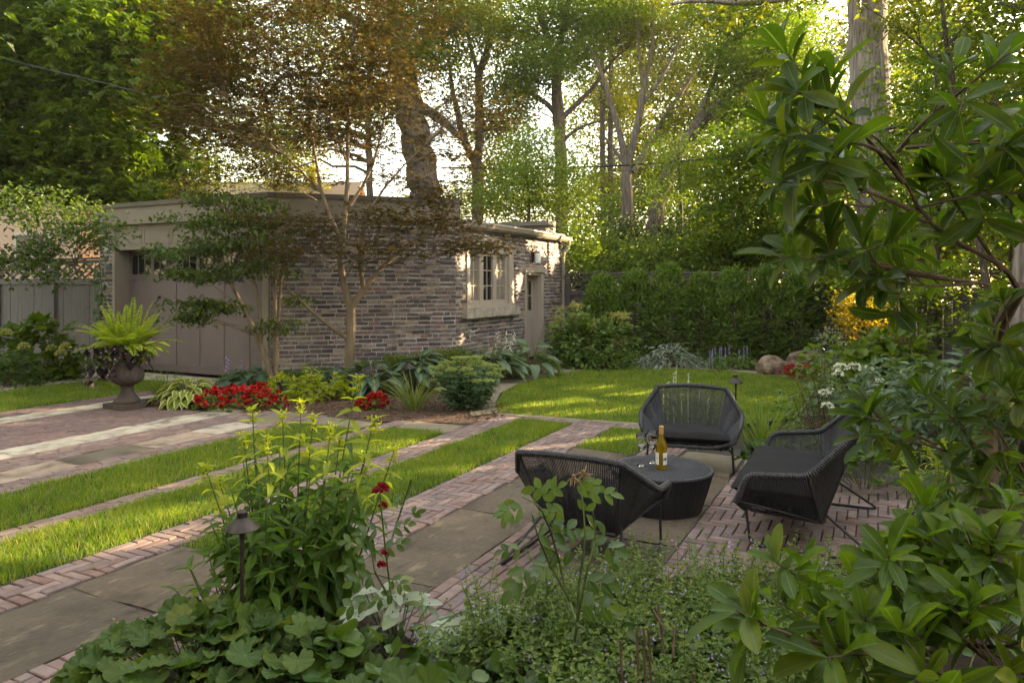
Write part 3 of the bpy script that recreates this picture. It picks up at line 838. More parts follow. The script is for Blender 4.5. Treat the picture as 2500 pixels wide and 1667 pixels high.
# garage door: deep reveal, headboard with panels, panelled door with a row of panes
DX0, DX1, DH = -12.80, -9.04, 2.24
b = MB()
b.box((DX0 - 0.03, 8.785, 1.35), (0.06, 0.06, 2.7)); b.box((DX1 + 0.065, 8.785, 1.35), (0.13, 0.06, 2.7)); b.box((DX1 + 0.10, 8.94, 1.35), (0.16, 0.245, 2.7))
b.box((DX0 - 0.01, 8.95, 1.12), (0.02, 0.27, 2.24)); b.box((DX1 + 0.01, 8.95, 1.12), (0.02, 0.27, 2.24))
b.box(((DX0 + DX1) / 2, 8.95, DH + 0.012), (DX1 - DX0, 0.27, 0.02))
b.box(((DX0 + DX1) / 2, 8.80, 2.47), (DX1 - DX0, 0.03, 0.46))
for k in range(5):
    x0 = DX0 + 0.06 + k * (DX1 - DX0 - 0.04) / 5; x1 = x0 + (DX1 - DX0 - 0.04) / 5 - 0.08
    for (p, q) in (((x0, 2.35), (x1, 2.35)), ((x0, 2.60), (x1, 2.60)), ((x0, 2.35), (x0, 2.60)), ((x1, 2.35), (x1, 2.60))):
        b.bar((p[0], 8.783, p[1]), (q[0], 8.783, q[1]), 0.018, 0.016, up=(0, 1, 0))
part(b, 'door_surround', M['trim'], gar)
gd = MB(); yd = 9.08
gd.box(((DX0 + DX1) / 2, yd + 0.007, DH / 2), (DX1 - DX0, 0.03, DH))
bays = 6; wd = DX1 - DX0 - 0.08
for z, h in ((0.06, 0.12), (0.98, 0.13), (1.74, 0.10), (2.20, 0.10)): gd.box(((DX0 + DX1) / 2, yd, z), (DX1 - DX0, 0.034, h))
for (z0, z1) in ((0.12, 0.915), (1.045, 1.69), (1.79, 2.15)):
    for k in range(bays + 1):
        x = DX0 + 0.04 + k * wd / bays
        if k < bays and z1 < 2: gd.bar((x + .05, yd - .012, z0 + .004), (x + wd / bays - .05, yd - .012, z0 + .004), 0.018, 0.018, up=(0, -.7, .7))
        if z0 == 1.045 and k % 2: continue
        gd.box((x, yd, (z0 + z1) / 2), (0.085, 0.034, z1 - z0))
door = part(gd, 'garage_door', M['door'], gar)
for k in range(bays):
    x0 = DX0 + 0.04 + k * wd / bays + 0.0425; x1 = x0 + wd / bays - 0.085
    pn = MB(); pn.box(((x0 + x1) / 2, yd - 0.0115, 1.97), (x1 - x0, 0.004, 0.358))
    o = pn.build('window_pane', M['darkglass'], door, origin=gar.location)
    mu = MB()
    for q in (1, 2): mu.box((x0 + (x1 - x0) * q / 3, yd - 0.016, 1.97), (0.022, 0.01, 0.358))
    mu.build('muntin', M['door'], door, origin=gar.location)
b = MB(); b.box((-11.95, yd - 0.03, 1.36), (0.05, 0.03, 0.05)); b.tube([(-11.95, yd - 0.05, 1.36), (-11.95, yd - 0.06, 1.28)], 0.008, 6); b.build('door_handle', M['bronze'], door, origin=gar.location)

# triple casement in the window wall, its glass set back; frame mesh then panes
wy0, wy1, wz0, wz1 = 11.0 + WIN[0], 11.0 + WIN[1], WIN[2], WIN[3]
wf = MB(); xw = GX1
wf.box((xw - 0.02, wy0 + 0.05, (wz0 + wz1) / 2), (0.10, 0.10, wz1 - wz0)); wf.box((xw - 0.02, wy1 - 0.09, (wz0 + wz1) / 2), (0.10, 0.18, wz1 - wz0))
wf.box((xw - 0.02, (wy0 + wy1) / 2 - 0.04, wz0 + 0.03), (0.10, wy1 - wy0 - 0.284, 0.06))
wf.box((xw - 0.02, (wy0 + wy1) / 2, wz1 - 0.07), (0.104, wy1 - wy0 - 0.01, 0.14))
for k in range(9):                                   # the shallow arched head
    t = (k + 0.5) / 9; ya = wy0 - 0.03 + (wy1 - wy0 + 0.06) * t
    wf.box((xw + 0.015, ya, wz1 + 0.02 + 0.05 * math.sin(math.pi * t)), (0.07, (wy1 - wy0 + 0.06) / 9 + 0.001, 0.04 + 0.10 * math.sin(math.pi * t)))
lw = (wy1 - wy0 - 0.28) / 3
win = part(wf, 'window', M['lighttrim'], gar)
for k in range(3):
    a = wy0 + 0.10 + k * lw; c = a + lw
    s = MB(); xs = xw - 0.045
    for y in (a + 0.03, c - 0.045): s.box((xs, y, (wz0 + wz1) / 2 - 0.04), (0.05, 0.06 if y < (a + c) / 2 else 0.09, wz1 - wz0 - 0.2))
    s.box((xs - 0.002, (a + c) / 2, wz0 + 0.10), (0.046, lw - 0.06, 0.08)); s.box((xs - 0.002, (a + c) / 2, wz1 - 0.17), (0.046, lw - 0.06, 0.06))
    s.box((xs - 0.012, (a + c) / 2 - 0.01, (wz0 + wz1) / 2), (0.02, 0.018, wz1 - wz0 - 0.3))
    for q in (1, 2): s.box((xs - 0.013, (a + c) / 2, wz0 + 0.12 + q * (wz1 - wz0 - 0.3) / 3), (0.02, lw - 0.12, 0.018))
    s.build('sash', M['lighttrim'], win, origin=gar.location)
    g = MB(); g.box((xs - 0.022, (a + c) / 2, (wz0 + wz1) / 2), (0.006, lw - 0.04, wz1 - wz0 - 0.24))
    g.build('window_pane', M['darkglass'] if k == 1 else M['curtain'], win, origin=gar.location)
sl = MB()
n = 24
for k in range(n):
    y = wy0 - 0.14 + (wy1 - wy0 + 0.28) * (k + .5) / n
    sl.box((xw + 0.03 + RNG.normal(0, .004), y, wz0 - 0.088 + RNG.normal(0, .003)), (0.17 + RNG.normal(0, .006), (wy1 - wy0 + 0.28) / n + 0.002, 0.17), jit=0.003)
sl.build('sill', M['sill'], win, origin=gar.location)
# side door with six panes in a moulded frame
dy0, dy1, dz = 11.0 + SDR[0], 11.0 + SDR[1], SDR[3]
f = MB()
f.box((xw - 0.03, dy0 + 0.035, dz / 2), (0.12, 0.07, dz)); f.box((xw - 0.03, dy1 - 0.07, dz / 2), (0.12, 0.14, dz)); f.box((xw - 0.03, (dy0 + dy1) / 2 - 0.035, dz - 0.03), (0.116, dy1 - dy0 - 0.214, 0.06))
f.box((xw - 0.12, dy1 - 0.15, dz / 2), (0.2, 0.02, dz - 0.1))
for k in range(7):
    t = (k + 0.5) / 7; f.box((xw + 0.02, dy0 - 0.05 + (dy1 - dy0 + 0.1) * t, dz + 0.035 + 0.03 * math.sin(math.pi * t)), (0.09, (dy1 - dy0 + 0.1) / 7 + .001, 0.07 + 0.06 * math.sin(math.pi * t)))
part(f, 'door_frame', M['lighttrim'], gar)
d = MB(); xd = xw - 0.17
d.box((xd - 0.02, (dy0 + dy1) / 2, dz / 2 - 0.03), (0.03, dy1 - dy0 - 0.14, dz - 0.06))
for y in (dy0 + 0.11, dy1 - 0.20): d.box((xd, y, 0.9), (0.024, 0.10, dz - 0.08))
for z, h in ((0.12, 0.2), (0.95, 0.16), (1.73, 0.12)): d.box((xd - 0.001, (dy0 + dy1) / 2 - 0.045, z), (0.022, dy1 - dy0 - 0.41, h))
sd = part(d, 'side_door', M['lighttrim'], gar)
g = MB(); g.box((xd - 0.003, (dy0 + dy1) / 2 - 0.045, 1.35), (0.006, dy1 - dy0 - 0.41, 0.64)); g.build('window_pane', M['darkglass'], sd, origin=gar.location)
g = MB()
for q in (1, 2): g.box((xd + 0.003, dy0 + 0.16 + q * (dy1 - dy0 - 0.41) / 3, 1.35), (0.014, 0.02, 0.64))
g.box((xd + 0.004, (dy0 + dy1) / 2 - 0.045, 1.35), (0.012, dy1 - dy0 - 0.41, 0.02)); g.build('muntin', M['lighttrim'], sd, origin=gar.location)
# gutter, stone drip course, downspout, far parapet, wall light
prof = np.array([(0.02, 0), (0.10, -0.015), (0.14, 0.03), (0.15, 0.085), (0.16, 0.10), (0.145, 0.10), (0.135, 0.03), (0.09, 0.0), (0.02, 0.015)])
ys = (C2[1] + 0.1, 15.98)
V = np.array([[(xw + p[0] + 0.05, y, 2.615 + p[1]) for p in prof] for y in ys]).reshape(-1, 3); n = len(prof); i = np.arange(n); j = (i + 1) % n
b = MB(); b.add(V, [np.stack([i, j, j + n, i + n], 1), i[None], (i + n)[::-1][None]]); part(b, 'gutter', M['trim'], gar)
b = MB(); b.box((xw - 0.0, (C2[1] + GY1) / 2 + 0.1, 2.745), (0.18, GY1 - C2[1] - 0.2, 0.05)); b.box((xw - 0.03, (C2[1] + GY1) / 2 + 0.1, 2.67), (0.16, GY1 - C2[1] - 0.2, 0.09)); part(b, 'drip_course', M['sill'], gar)
b = MB(); b.tube([(xw + 0.15, 15.86, 2.64), (xw + 0.15, 15.86, 2.52), (xw + 0.12, 15.86, 2.45), (xw + 0.06, 15.80, 2.36), (xw + 0.05, 15.76, 2.2), (xw + 0.05, 15.76, 0.05)], 0.042, 10); part(b, 'downspout', M['trim'], gar)
b = MB(); b.box((xw - 2.4, 15.7, 2.86), (4.2, 0.3, 0.25)); b.box((xw - 2.4, 15.7, 3.04), (4.4, 0.44, 0.11)); part(b, 'parapet', M['cap'], gar)
b = MB(); b.box((xw + 0.02, 14.18, 2.20), (0.04, 0.13, 0.24)); b.box((xw + 0.10, 14.18, 2.29), (0.14, 0.03, 0.03)); wl = part(b, 'wall_lamp', M['bronze'], gar)
b = MB(); b.lathe([(0.0, 2.06), (0.066, 2.06), (0.07, 2.09), (0.07, 2.24), (0.064, 2.265), (0.0, 2.27)], (xw + 0.13, 14.18, 0), 16); b.build('lamp_glass', M['whitelamp'], wl, smooth=False, origin=gar.location)

# ------------------------------------------------------------------ FENCES


def fence(name, x0, x1, y, top, label, face=-1):
    e = empty(name, ((x0 + x1) / 2, y, 0), label, 'fence', 'garden fences beside the garage')
    bd_ = MB(); n = int((x1 - x0) / 0.145)
    for k in range(n):
        xa = x0 + (x1 - x0) * k / n
        bd_.box((xa + (x1 - x0) / n / 2, y + RNG.normal(0, .002), (top - 0.52) / 2 + 0.02), ((x1 - x0) / n - 0.006, 0.022, top - 0.52))
    part(bd_, 'boards', M['fence'], e)
    r = MB()
    r.box(((x0 + x1) / 2, y + face * 0.02, top - 0.46), (x1 - x0, 0.05, 0.12)); r.box(((x0 + x1) / 2, y, 0.12), (x1 - x0, 0.06, 0.10))
    r.box(((x0 + x1) / 2, y, top - 0.06), (x1 - x0, 0.05, 0.06)); r.box(((x0 + x1) / 2, y, top + 0.0), (x1 - x0 + 0.1, 0.14, 0.035))
    part(r, 'rail', M['fence'], e)
    np_ = max(1, int(round((x1 - x0) / 2.1)))
    for k in range(np_ + 1):
        p = MB(); xp = x0 + (x1 - x0) * k / np_; p.box((xp, y + face * 0.004, top / 2 - 0.02), (0.12, 0.115, top - 0.05)); part(p, 'post', M['fence'], e)
    lt = MB(); za, zb = top - 0.39, top - 0.10
    span = 0.5
    k = int((x1 - x0) / span)
    for i in range(k):
        a = x0 + (x1 - x0) * i / k; c = a + (x1 - x0) / k
        lt.bar((a, y - .012, za), (c, y - .012, zb), 0.04, 0.018, up=(0, 1, 0)); lt.bar((a, y + .008, zb), (c, y + .008, za), 0.04, 0.018, up=(0, 1, 0))
        m = (a + c) / 2
        lt.bar((a, y - .012, (za + zb) / 2), (m, y - .012, zb), 0.04, 0.018, up=(0, 1, 0)); lt.bar((m, y + .008, za), (c, y + .008, (za + zb) / 2), 0.04, 0.018, up=(0, 1, 0))
    part(lt, 'lattice', M['fence'], e)
    return e


fence('lattice_fence', -6.55, 3.4, 15.85, 1.86, 'grey taupe board fence with lattice top behind the clipped green hedge')
fence('lattice_fence', -17.5, -13.42, 9.25, 2.12, 'mauve grey board fence with lattice top left of the garage door')
# right boundary fence, mostly hidden by planting
e = empty('board_fence', (3.4, 11.5, 0), 'weathered grey board fence almost hidden behind the right-hand planting', 'fence')
b = MB()
for k in range(58): b.box((3.4 + RNG.normal(0, .003), 7.2 + k * 0.148, 0.95), (0.022, 0.14, 1.8))
part(b, 'boards', M['fence'], e)
b = MB(); b.box((3.37, 11.5, 1.75), (0.05, 8.6, 0.1)); b.box((3.37, 11.5, 0.3), (0.05, 8.6, 0.1)); part(b, 'rail', M['fence'], e)

# ------------------------------------------------------------------ FURNITURE: woven lounge chairs, round woven table, bottle, glasses


def lerp(a, b, t): return np.asarray(a, float) * (1 - t) + np.asarray(b, float) * t


def poly_at(pts, t):
    'points at even arc length along a polyline'
    pts = np.asarray(pts, float); s = np.r_[0, np.cumsum(np.linalg.norm(np.diff(pts, axis=0), axis=1))]
    u = np.asarray(t) * s[-1]
    return np.stack([np.interp(u, s, pts[:, k]) for k in range(3)], -1)


def rounded(pts, r, k=5, closed=False):
    'polyline with its corners eased'
    pts = [np.asarray(p, float) for p in pts]; out = []
    n = len(pts)
    for i in range(n):
        if not closed and i in (0, n - 1): out.append(pts[i]); continue
        p, a, c = pts[i], pts[i - 1], pts[(i + 1) % n]
        ra = min(r, 0.45 * np.linalg.norm(a - p)); rc = min(r, 0.45 * np.linalg.norm(c - p))
        s, e = p + nrm(a - p) * ra, p + nrm(c - p) * rc
        for t in np.linspace(0, 1, k): out.append((1 - t) ** 2 * s + 2 * t * (1 - t) * p + t * t * e)
    return np.array(out)


def woven(b, bot, top, n, rows, r=0.0036, rr=0.0018, bow=0.0):
    'upright strands from a lower edge to a rim, crossed by finer rows'
    t = np.linspace(0, 1, n); Bt, Tp = poly_at(bot, t), poly_at(top, t)
    mids = []
    for i in range(n):
        b.tube([Bt[i], (Bt[i] + Tp[i]) / 2, Tp[i]], r * RNG.uniform(0.85, 1.15), 4, False)
    for k in range(1, rows):
        f = k / rows
        L = Bt * (1 - f) + Tp * f
        off = np.zeros_like(L); off[:, 2] = 0.0006 * np.where(np.arange(n) % 2 == k % 2, 1, -1)
        b.tube(L[::max(1, n // 36)], rr, 3, False)


def rim(b, path, r=0.019, pitch=0.015):
    'rim rod bound round and round with strand'
    path = np.asarray(path, float); s = np.r_[0, np.cumsum(np.linalg.norm(np.diff(path, axis=0), axis=1))]
    n = int(s[-1] / pitch * 2)
    P = poly_at(path, np.linspace(0, 1, n))
    b.tube(P, r * np.where(np.arange(n) % 2 == 0, 1.16, 0.90), 8)


def chair(name, label, wid, hback, loc, rz):
    'wid: how much wider than the single seat'
    e = empty(name, loc, label, 'garden chair', 'black woven chairs round the low table', rz)
    w = wid
    bt = lambda s: A(s * (0.31 + w), -0.30, hback)
    bb_ = lambda s: A(s * (0.21 + w), -0.10, 0.175)
    lift = 0.05 if wid > 0 else 0.0
    ac = lambda s: A(s * (0.44 + w), -0.04, 0.445 + lift)
    af = lambda s: A(s * (0.41 + w), 0.30, 0.395 + lift * 1.3)
    sf = lambda s: A(s * (0.36 + w), 0.37, 0.285)
    ss = lambda s: A(s * (0.25 + w), 0.30, 0.21)
    sh = MB()
    dens = 0.0105
    nb = int((0.62 + 2 * w) / dens)
    tm = A(0, -0.335, hback + 0.018)                     # the back rim is bowed
    topc = rounded([bt(-1), lerp(bt(-1), tm, .6) + A(0, 0, .006), tm, lerp(bt(1), tm, .6) + A(0, 0, .006), bt(1)], 0.1)
    woven(sh, [bb_(-1), bb_(1)], topc, nb, 30)
    for s in (-1, 1):
        woven(sh, [bb_(s), lerp(bb_(s), ac(s), 0.12)], [bt(s), ac(s)], 34, 26)
        woven(sh, [lerp(bb_(s), ss(s), 0.03), ss(s), lerp(ss(s), sf(s), .8)], [ac(s), af(s), lerp(af(s), sf(s), .5)], 42, 18)
    # seat pan
    nn = int((0.5 + 2 * w) / 0.014)
    fr = [sf(-1), A(-.2 - w, .40, .245), A(.2 + w, .40, .245), sf(1)]
    woven(sh, [bb_(-1), bb_(1)], fr, nn, 26, 0.006, 0.003)
    woven(sh, [A(-.30 - w, .33, .215), A(.30 + w, .33, .215)], [A(-.34 - w, .39, .275), A(.34 + w, .39, .275)], nn, 8, 0.006, 0.004)
    for s in (-1, 1): sh.tube([bt(s), bb_(s)], 0.010, 6); sh.tube([ac(s), bb_(s)], 0.010, 6)
    sh.tube([bb_(-1), bb_(1)], 0.013, 6)
    for s in (-1, 1): sh.tube([bb_(s), ss(s), lerp(ss(s), sf(s), .9)], 0.011, 6)
    sh.build('woven_shell', M['wicker'], e)
    rm = MB()
    path = np.concatenate([rounded([sf(-1), af(-1), ac(-1), bt(-1)], 0.05)[:-1], topc, rounded([bt(1), ac(1), af(1), sf(1)], 0.05)[1:]])
    rim(rm, path)
    rim(rm, rounded(fr, 0.06), 0.014)
    rm.build('bound_rim', M['wicker'], e)
    # cushion with a soft edge
    n, m = 26, 22
    u = np.linspace(-1, 1, n); v = np.linspace(-1, 1, m)
    U, Vv = np.meshgrid(u, v, indexing='ij')
    def sq(t): return np.sign(t) * np.abs(t) ** 0.75
    halfw = 0.255 + w + 0.075 * (Vv * .5 + .5)
    X = halfw * U; Y = 0.15 + 0.262 * Vv
    edge = (1 - np.abs(U) ** 10) * (1 - np.abs(Vv) ** 8)
    base = 0.295 + lift * .8 + 0.022 * (Vv * .5 + .5)
    topz = base + 0.05 * edge ** 0.5 + 0.008 * (1 - U ** 2) * (1 - Vv ** 2) + 0.0025 * np.sin(X * 23 + Y * 9) * edge
    botz = base - 0.05 * edge ** 0.5
    c = MB(); c.grid(np.stack([X, Y, topz], -1)); c.grid(np.stack([X, Y, botz], -1)[:, ::-1])
    c.build('seat_cushion', M['cushion'], e, smooth=True)
    # bent rod frame: each side a loop that touches the ground front and back, runner between
    for s in (-1, 1):
        lg = MB()
        ft, fb = A(s * (0.345 + w * .72), 0.33, 0.25), A(s * (0.36 + w * .72), 0.30, 0.009)
        rt, rb = A(s * (0.23 + w * .8), -0.08, 0.25), A(s * (0.37 + w * .72), -0.42, 0.009)
        lg.tube(rounded([ft, fb, rb, rt], 0.045, 6), 0.0085, 8)
        lg.build('leg_loop', M['steel'], e)
    cr = MB(); cr.tube([A(-.3 - w * .8, 0.31, 0.235), A(.3 + w * .8, 0.31, 0.235)], 0.008, 6); cr.build('seat_frame', M['steel'], e)
    cr = MB(); cr.tube([A(-.22 - w * .8, -0.07, 0.232), A(.22 + w * .8, -0.07, 0.232)], 0.008, 6); cr.build('seat_frame', M['steel'], e)
    return e


chair('woven_lounge_chair', 'black woven chair with its back to the camera, nearest the red rose stems', 0.0, 0.63, (-1.55, 4.05, 0), 0.0)
chair('woven_lounge_chair', 'black woven chair facing the camera behind the wine bottle, at the lawn edge', 0.0, 0.64, (-1.50, 6.47, 0), math.radians(180 + 11))
chair('woven_loveseat', 'wide black woven seat seen from its side, right of the round table', 0.27, 0.75, (-0.42, 5.19, 0), math.radians(91))

# low round table of the same weave
tp = G(1530, 1193); tc = A(-1.40, 5.13, 0)
tb = empty('woven_table', tc, 'low round black woven drum table carrying the bottle and glasses', 'table')
b = MB(); R0, R1, HT = 0.355, 0.275, 0.29
n = 150
for i in range(n):
    a = 2 * math.pi * i / n; ca, sa = math.cos(a), math.sin(a)
    b.tube([(R1 * ca, R1 * sa, 0.005), (lerp([R1], [R0], .6)[0] * ca, lerp([R1], [R0], .6)[0] * sa, .15), (R0 * ca, R0 * sa, HT - 0.02)], 0.0052, 4, False)
for k in range(24):
    z = 0.01 + k / 24 * (HT - 0.03); r = R1 + (R0 - R1) * (k / 24) - 0.002
    b.tube([(r * math.cos(a), r * math.sin(a), z) for a in np.linspace(0, 2 * math.pi, 49)], 0.0045, 4, False)
b.lathe([(R1 - .012, 0.0), (R0 - .014, HT - .03), (R0 - .03, HT - .012)], k=48)
b.build('woven_side', M['wicker'], tb)
b = MB()
for k in range(46):
    r = 0.012 + k * (R0 - 0.02) / 46
    b.tube([(r * math.cos(a), r * math.sin(a), HT - 0.002 + 0.0018 * math.cos(a * 36 + k * math.pi)) for a in np.linspace(0, 2 * math.pi, 145 if k > 12 else 49)], 0.0042, 4, False)
for i in range(72):
    a = 2 * math.pi * i / 72
    b.tube([(r * math.cos(a), r * math.sin(a), HT + 0.0008) for r in np.linspace(0.02 if i % 4 == 0 else 0.10, R0 - 0.02, 3)], 0.0035, 4, False)
b.lathe([(0, HT - .006), (R0 - .015, HT - .006)], k=48)
b.build('woven_top', M['wicker'], tb)
b = MB()
rim(b, [((R0 - .004) * math.cos(a), (R0 - .004) * math.sin(a), HT - 0.012) for a in np.linspace(0, 2 * math.pi, 97)], 0.0145)
b.build('bound_rim', M['wicker'], tb)

# wine bottle, white label with small dark lettering marks
bz = HT + 0.005
bq = G(1519, 1075, bz)
bo = empty('wine_bottle', bq, 'amber white-wine bottle with a white label on the woven table', 'bottle')
m, nt, out = newmat('amber_bottle_glass')
g = nt.nodes.new('ShaderNodeBsdfPrincipled'); g.inputs['Base Color'].default_value = (0.62, 0.42, 0.015, 1); g.inputs['Roughness'].default_value = 0.03
g.inputs['Transmission Weight'].default_value = 0.85; g.inputs['IOR'].default_value = 1.35; nt.links.new(g.outputs[0], out.inputs[0])
b = MB(); b.lathe([(0, 0.004), (0.034, 0.0), (0.0395, 0.006), (0.040, 0.02), (0.040, 0.155), (0.038, 0.175), (0.030, 0.20), (0.019, 0.228), (0.0155, 0.245), (0.0145, 0.262)], k=40)
b.build('bottle_glass', m, bo, smooth=True)
b = MB(); b.lathe([(0.0150, 0.236), (0.0158, 0.237), (0.0158, 0.282), (0.0172, 0.284), (0.0172, 0.298), (0.0150, 0.301), (0, 0.301)], k=28); b.build('foil_capsule', plainmat('gold_foil', (0.42, 0.25, 0.06), 0.4), bo, smooth=False)
ctr = math.atan2(-bq[1], -bq[0])                        # towards the garden's near side
for a0, a1 in ((ctr - 1.5, ctr - 0.42), (ctr + 0.28, ctr + 1.4)):
    b = MB(); aa = np.linspace(a0, a1, 16)
    b.grid(np.stack([np.stack([0.0405 * np.cos(aa), 0.0405 * np.sin(aa), np.full(16, z)], -1) for z in (0.032, 0.118)]))
    lb = b.build('paper_label', plainmat('label_paper', (0.72, 0.70, 0.66), 0.7), bo)
    if a0 > ctr:
        k = MB()
        for i in range(7):
            a = a0 + 0.10 + i * 0.10; h = 0.010 + 0.010 * (i / 6)
            k.box((0.041 * math.cos(a), 0.041 * math.sin(a), 0.066 + h / 2), (0.0012, 0.0032, h), [[math.cos(a), -math.sin(a), 0], [math.sin(a), math.cos(a), 0], [0, 0, 1]])
        k.build('label_lettering', M['steel'], lb)
    else:
        k = MB()
        for i in range(4):
            a = a0 + 0.55 + i * 0.09
            k.box((0.041 * math.cos(a), 0.041 * math.sin(a), 0.075), (0.0012, 0.0025, 0.004), [[math.cos(a), -math.sin(a), 0], [math.sin(a), math.cos(a), 0], [0, 0, 1]])
        k.build('label_lettering', M['bronze'], lb)
gm = glassmat('clear_glass')
for (px, py, lab) in ((1473, 1069, 'stemmed wine glass, the one left of the other on the table'), (1498, 1062, 'stemmed wine glass half hidden behind the amber bottle')):
    p = G(px, py, bz)
    w = empty('wine_glass', p, lab, 'wine glass', 'two wine glasses on the table')
    b = MB(); b.lathe([(0.0035, 0.112), (0.010, 0.118), (0.030, 0.140), (0.0405, 0.168), (0.0385, 0.20), (0.033, 0.232), (0.0322, 0.232), (0.0376, 0.20), (0.0396, 0.168), (0.029, 0.141), (0.006, 0.121), (0, 0.120)], k=36); b.build('bowl', gm, w, smooth=True)
    b = MB(); b.lathe([(0.0036, 0.004), (0.003, 0.02), (0.003, 0.10), (0.0036, 0.113)], k=12); b.build('glass_stem', gm, w, smooth=True)
    b = MB(); b.lathe([(0, 0), (0.034, 0.0), (0.035, 0.002), (0.012, 0.005), (0.0036, 0.009), (0, 0.009)], k=32); b.build('foot', gm, w, smooth=True)

# ------------------------------------------------------------------ PATH LIGHTS, URN, BOULDERS


def path_light(p, h, label, sc_=1.0, lean=0.0):
    e = empty('path_light', p, label, 'path light', 'bronze path lights in the beds')
    b = MB(); b.tube([(0, 0, -0.05), (lean * .5, 0, h * .5), (lean, 0, h - 0.09 * sc_)], 0.013 * sc_, 12); b.lathe([(.014 * sc_, h - .15 * sc_), (.019 * sc_, h - .14 * sc_), (.019 * sc_, h - .10 * sc_), (.024 * sc_, h - .075 * sc_)], (lean, 0, 0), 16); b.build('post', M['bronze'], e)
    b = MB(); b.lathe([(.112 * sc_, h - .085 * sc_), (.115 * sc_, h - .082 * sc_), (.085 * sc_, h - .052 * sc_), (.045 * sc_, h - .018 * sc_), (.036 * sc_, h - .008 * sc_), (.033 * sc_, h - .008 * sc_), (.042 * sc_, h - .024 * sc_), (.083 * sc_, h - .06 * sc_), (.108 * sc_, h - .088 * sc_)], (lean, 0, 0), 40); b.build('hat_shade', M['bronze'], e, smooth=False)
    b = MB(); b.lathe([(.036 * sc_, h - .012 * sc_), (.036 * sc_, h + .02 * sc_), (.037 * sc_, h + .026 * sc_), (.03 * sc_, h + .034 * sc_), (0, h + .038 * sc_)], (lean, 0, 0), 28); b.build('finial', M['bronze'], e)


path_light(GD(556, 2.95), 0.66, 'bronze mushroom path light large in the foreground among tall green stems', 0.60, 0.0)
path_light(G(937, 915), 0.50, 'bronze mushroom path light rising from the strappy grass by the sedum', 0.9)
path_light(GD(1690, 8.0), 0.58, 'bronze mushroom path light at the lawn edge behind the far chair', 0.75)

uc_ = G(292, 936)
e = empty('garden_urn', uc_, 'dark iron pedestal urn overflowing with fern on the drive', 'urn')
b = MB()
b.box((0, 0, 0.035), (0.40, 0.40, 0.07)); b.build('plinth', M['urn'], e)
b = MB()
def flute(ang, prof):
    return 1 + 0.035 * np.cos(ang * 18)[None] * np.clip((prof[:, 1:2] - 0.30) / 0.05, 0, 1) * np.clip((0.52 - prof[:, 1:2]) / 0.05, 0, 1)
b.lathe([(0.155, 0.07), (0.165, 0.085), (0.155, 0.11), (0.12, 0.14), (0.085, 0.20), (0.07, 0.255), (0.078, 0.27), (0.085, 0.285), (0.075, 0.295)], k=40); b.build('pedestal', M['urn'], e)
b = MB(); b.lathe([(0.07, 0.29), (0.13, 0.315), (0.185, 0.36), (0.20, 0.42), (0.19, 0.48), (0.155, 0.53), (0.14, 0.57), (0.15, 0.62), (0.20, 0.66), (0.225, 0.675), (0.225, 0.69), (0.19, 0.685), (0.14, 0.62), (0, 0.60)], k=180, wob=flute); b.build('bowl', M['urn'], e, smooth=True)


def boulder(p, s, label, seed):
    r = np.random.default_rng(seed); n, m = 24, 36
    th = np.linspace(0, math.pi, n); ph = np.linspace(0, 2 * math.pi, m)
    T, Pp = np.meshgrid(th, ph, indexing='ij')
    d = np.stack([np.sin(T) * np.cos(Pp), np.sin(T) * np.sin(Pp), np.cos(T)], -1)
    R = np.ones(T.shape)
    for _ in range(9):
        k = nrm(r.normal(0, 1, 3)); R += 0.055 * np.cos((d @ k) * r.uniform(2, 7) + r.uniform(0, 6))
    V = np.sign(d) * np.abs(d) ** 0.8 * R[..., None] * np.asarray(s, float)
    b = MB(); b.grid(V[:, ::-1] + A(0, 0, s[2] * .55))
    o = b.build('boulder', M['rock'], None, smooth=True); o.location = tuple(p); o.rotation_euler = (0, 0, -HEAD * -1)
    return tag(o, label, 'boulder', 'granite boulders at the back of the lawn')


boulder(GD(1775, 12.95), (0.27, 0.2, 0.19), 'tan granite boulder, the smaller rounder one beside the red begonias', 3)
boulder(GD(1858, 13.6), (0.40, 0.24, 0.22), 'tan granite boulder, the longer one behind the red begonias', 8)

# ------------------------------------------------------------------ lit spots: where the low sun finds a way through the trees
for x, y in np.linspace([60, 1262], [330, 1175], 5): gap(G(x, y, 0.05), 0.12)
for x, y in ((470, 1085), (520, 1075), (600, 1062)): gap(G(x, y, 0.05), 0.13)
for x, y in ((860, 1030), (915, 1012), (965, 1000)): gap(G(x, y, 0.05), 0.12)
for x, y in ((1060, 1062), (1110, 1050), (1150, 1040)): gap(G(x, y, 0.05), 0.13)
for x, y in np.linspace([1275, 917], [1440, 900], 6): gap(G(x, y, 0.05), 0.13)
for x, y in ((1370, 992), (1410, 985), (1450, 990)): gap(G(x, y, 0.05), 0.13)
gap(G(1265, 1030), 0.15)
gap(A(-6.7, 13.42, 1.62), 0.17); gap(A(-6.7, 13.30, 1.35), 0.10); gap(A(-6.7, 15.35, 2.3), 0.24); gap(A(-6.7, 15.1, 2.0), 0.16); gap(A(-6.5, 15.3, 2.68), 0.35); gap(A(-6.5, 15.9, 2.7), 0.25)
for px, py, r in ((235, 310, .5), (320, 340, .6), (150, 250, .45), (90, 395, .4), (260, 210, .4), (330, 270, .5), (60, 330, .35), (180, 350, .4)): gap(W(px, py, 16.2), r)
gap(A(-6.7, 11.10, 0.55), 0.10); gap(A(-6.7, 11.18, 2.05), 0.13); gap(A(-6.72, 11.55, 1.5), 0.12); gap(A(-6.72, 12.75, 1.9), 0.10)
for px, py in ((690, 930), (650, 985), (590, 975), (820, 885), (815, 930), (580, 945), (740, 985)): gap(W(px, py, 3.45), 0.16)
gap(W(1975, 720, 11.5), 0.42); gap(W(1950, 680, 11.5), 0.3)
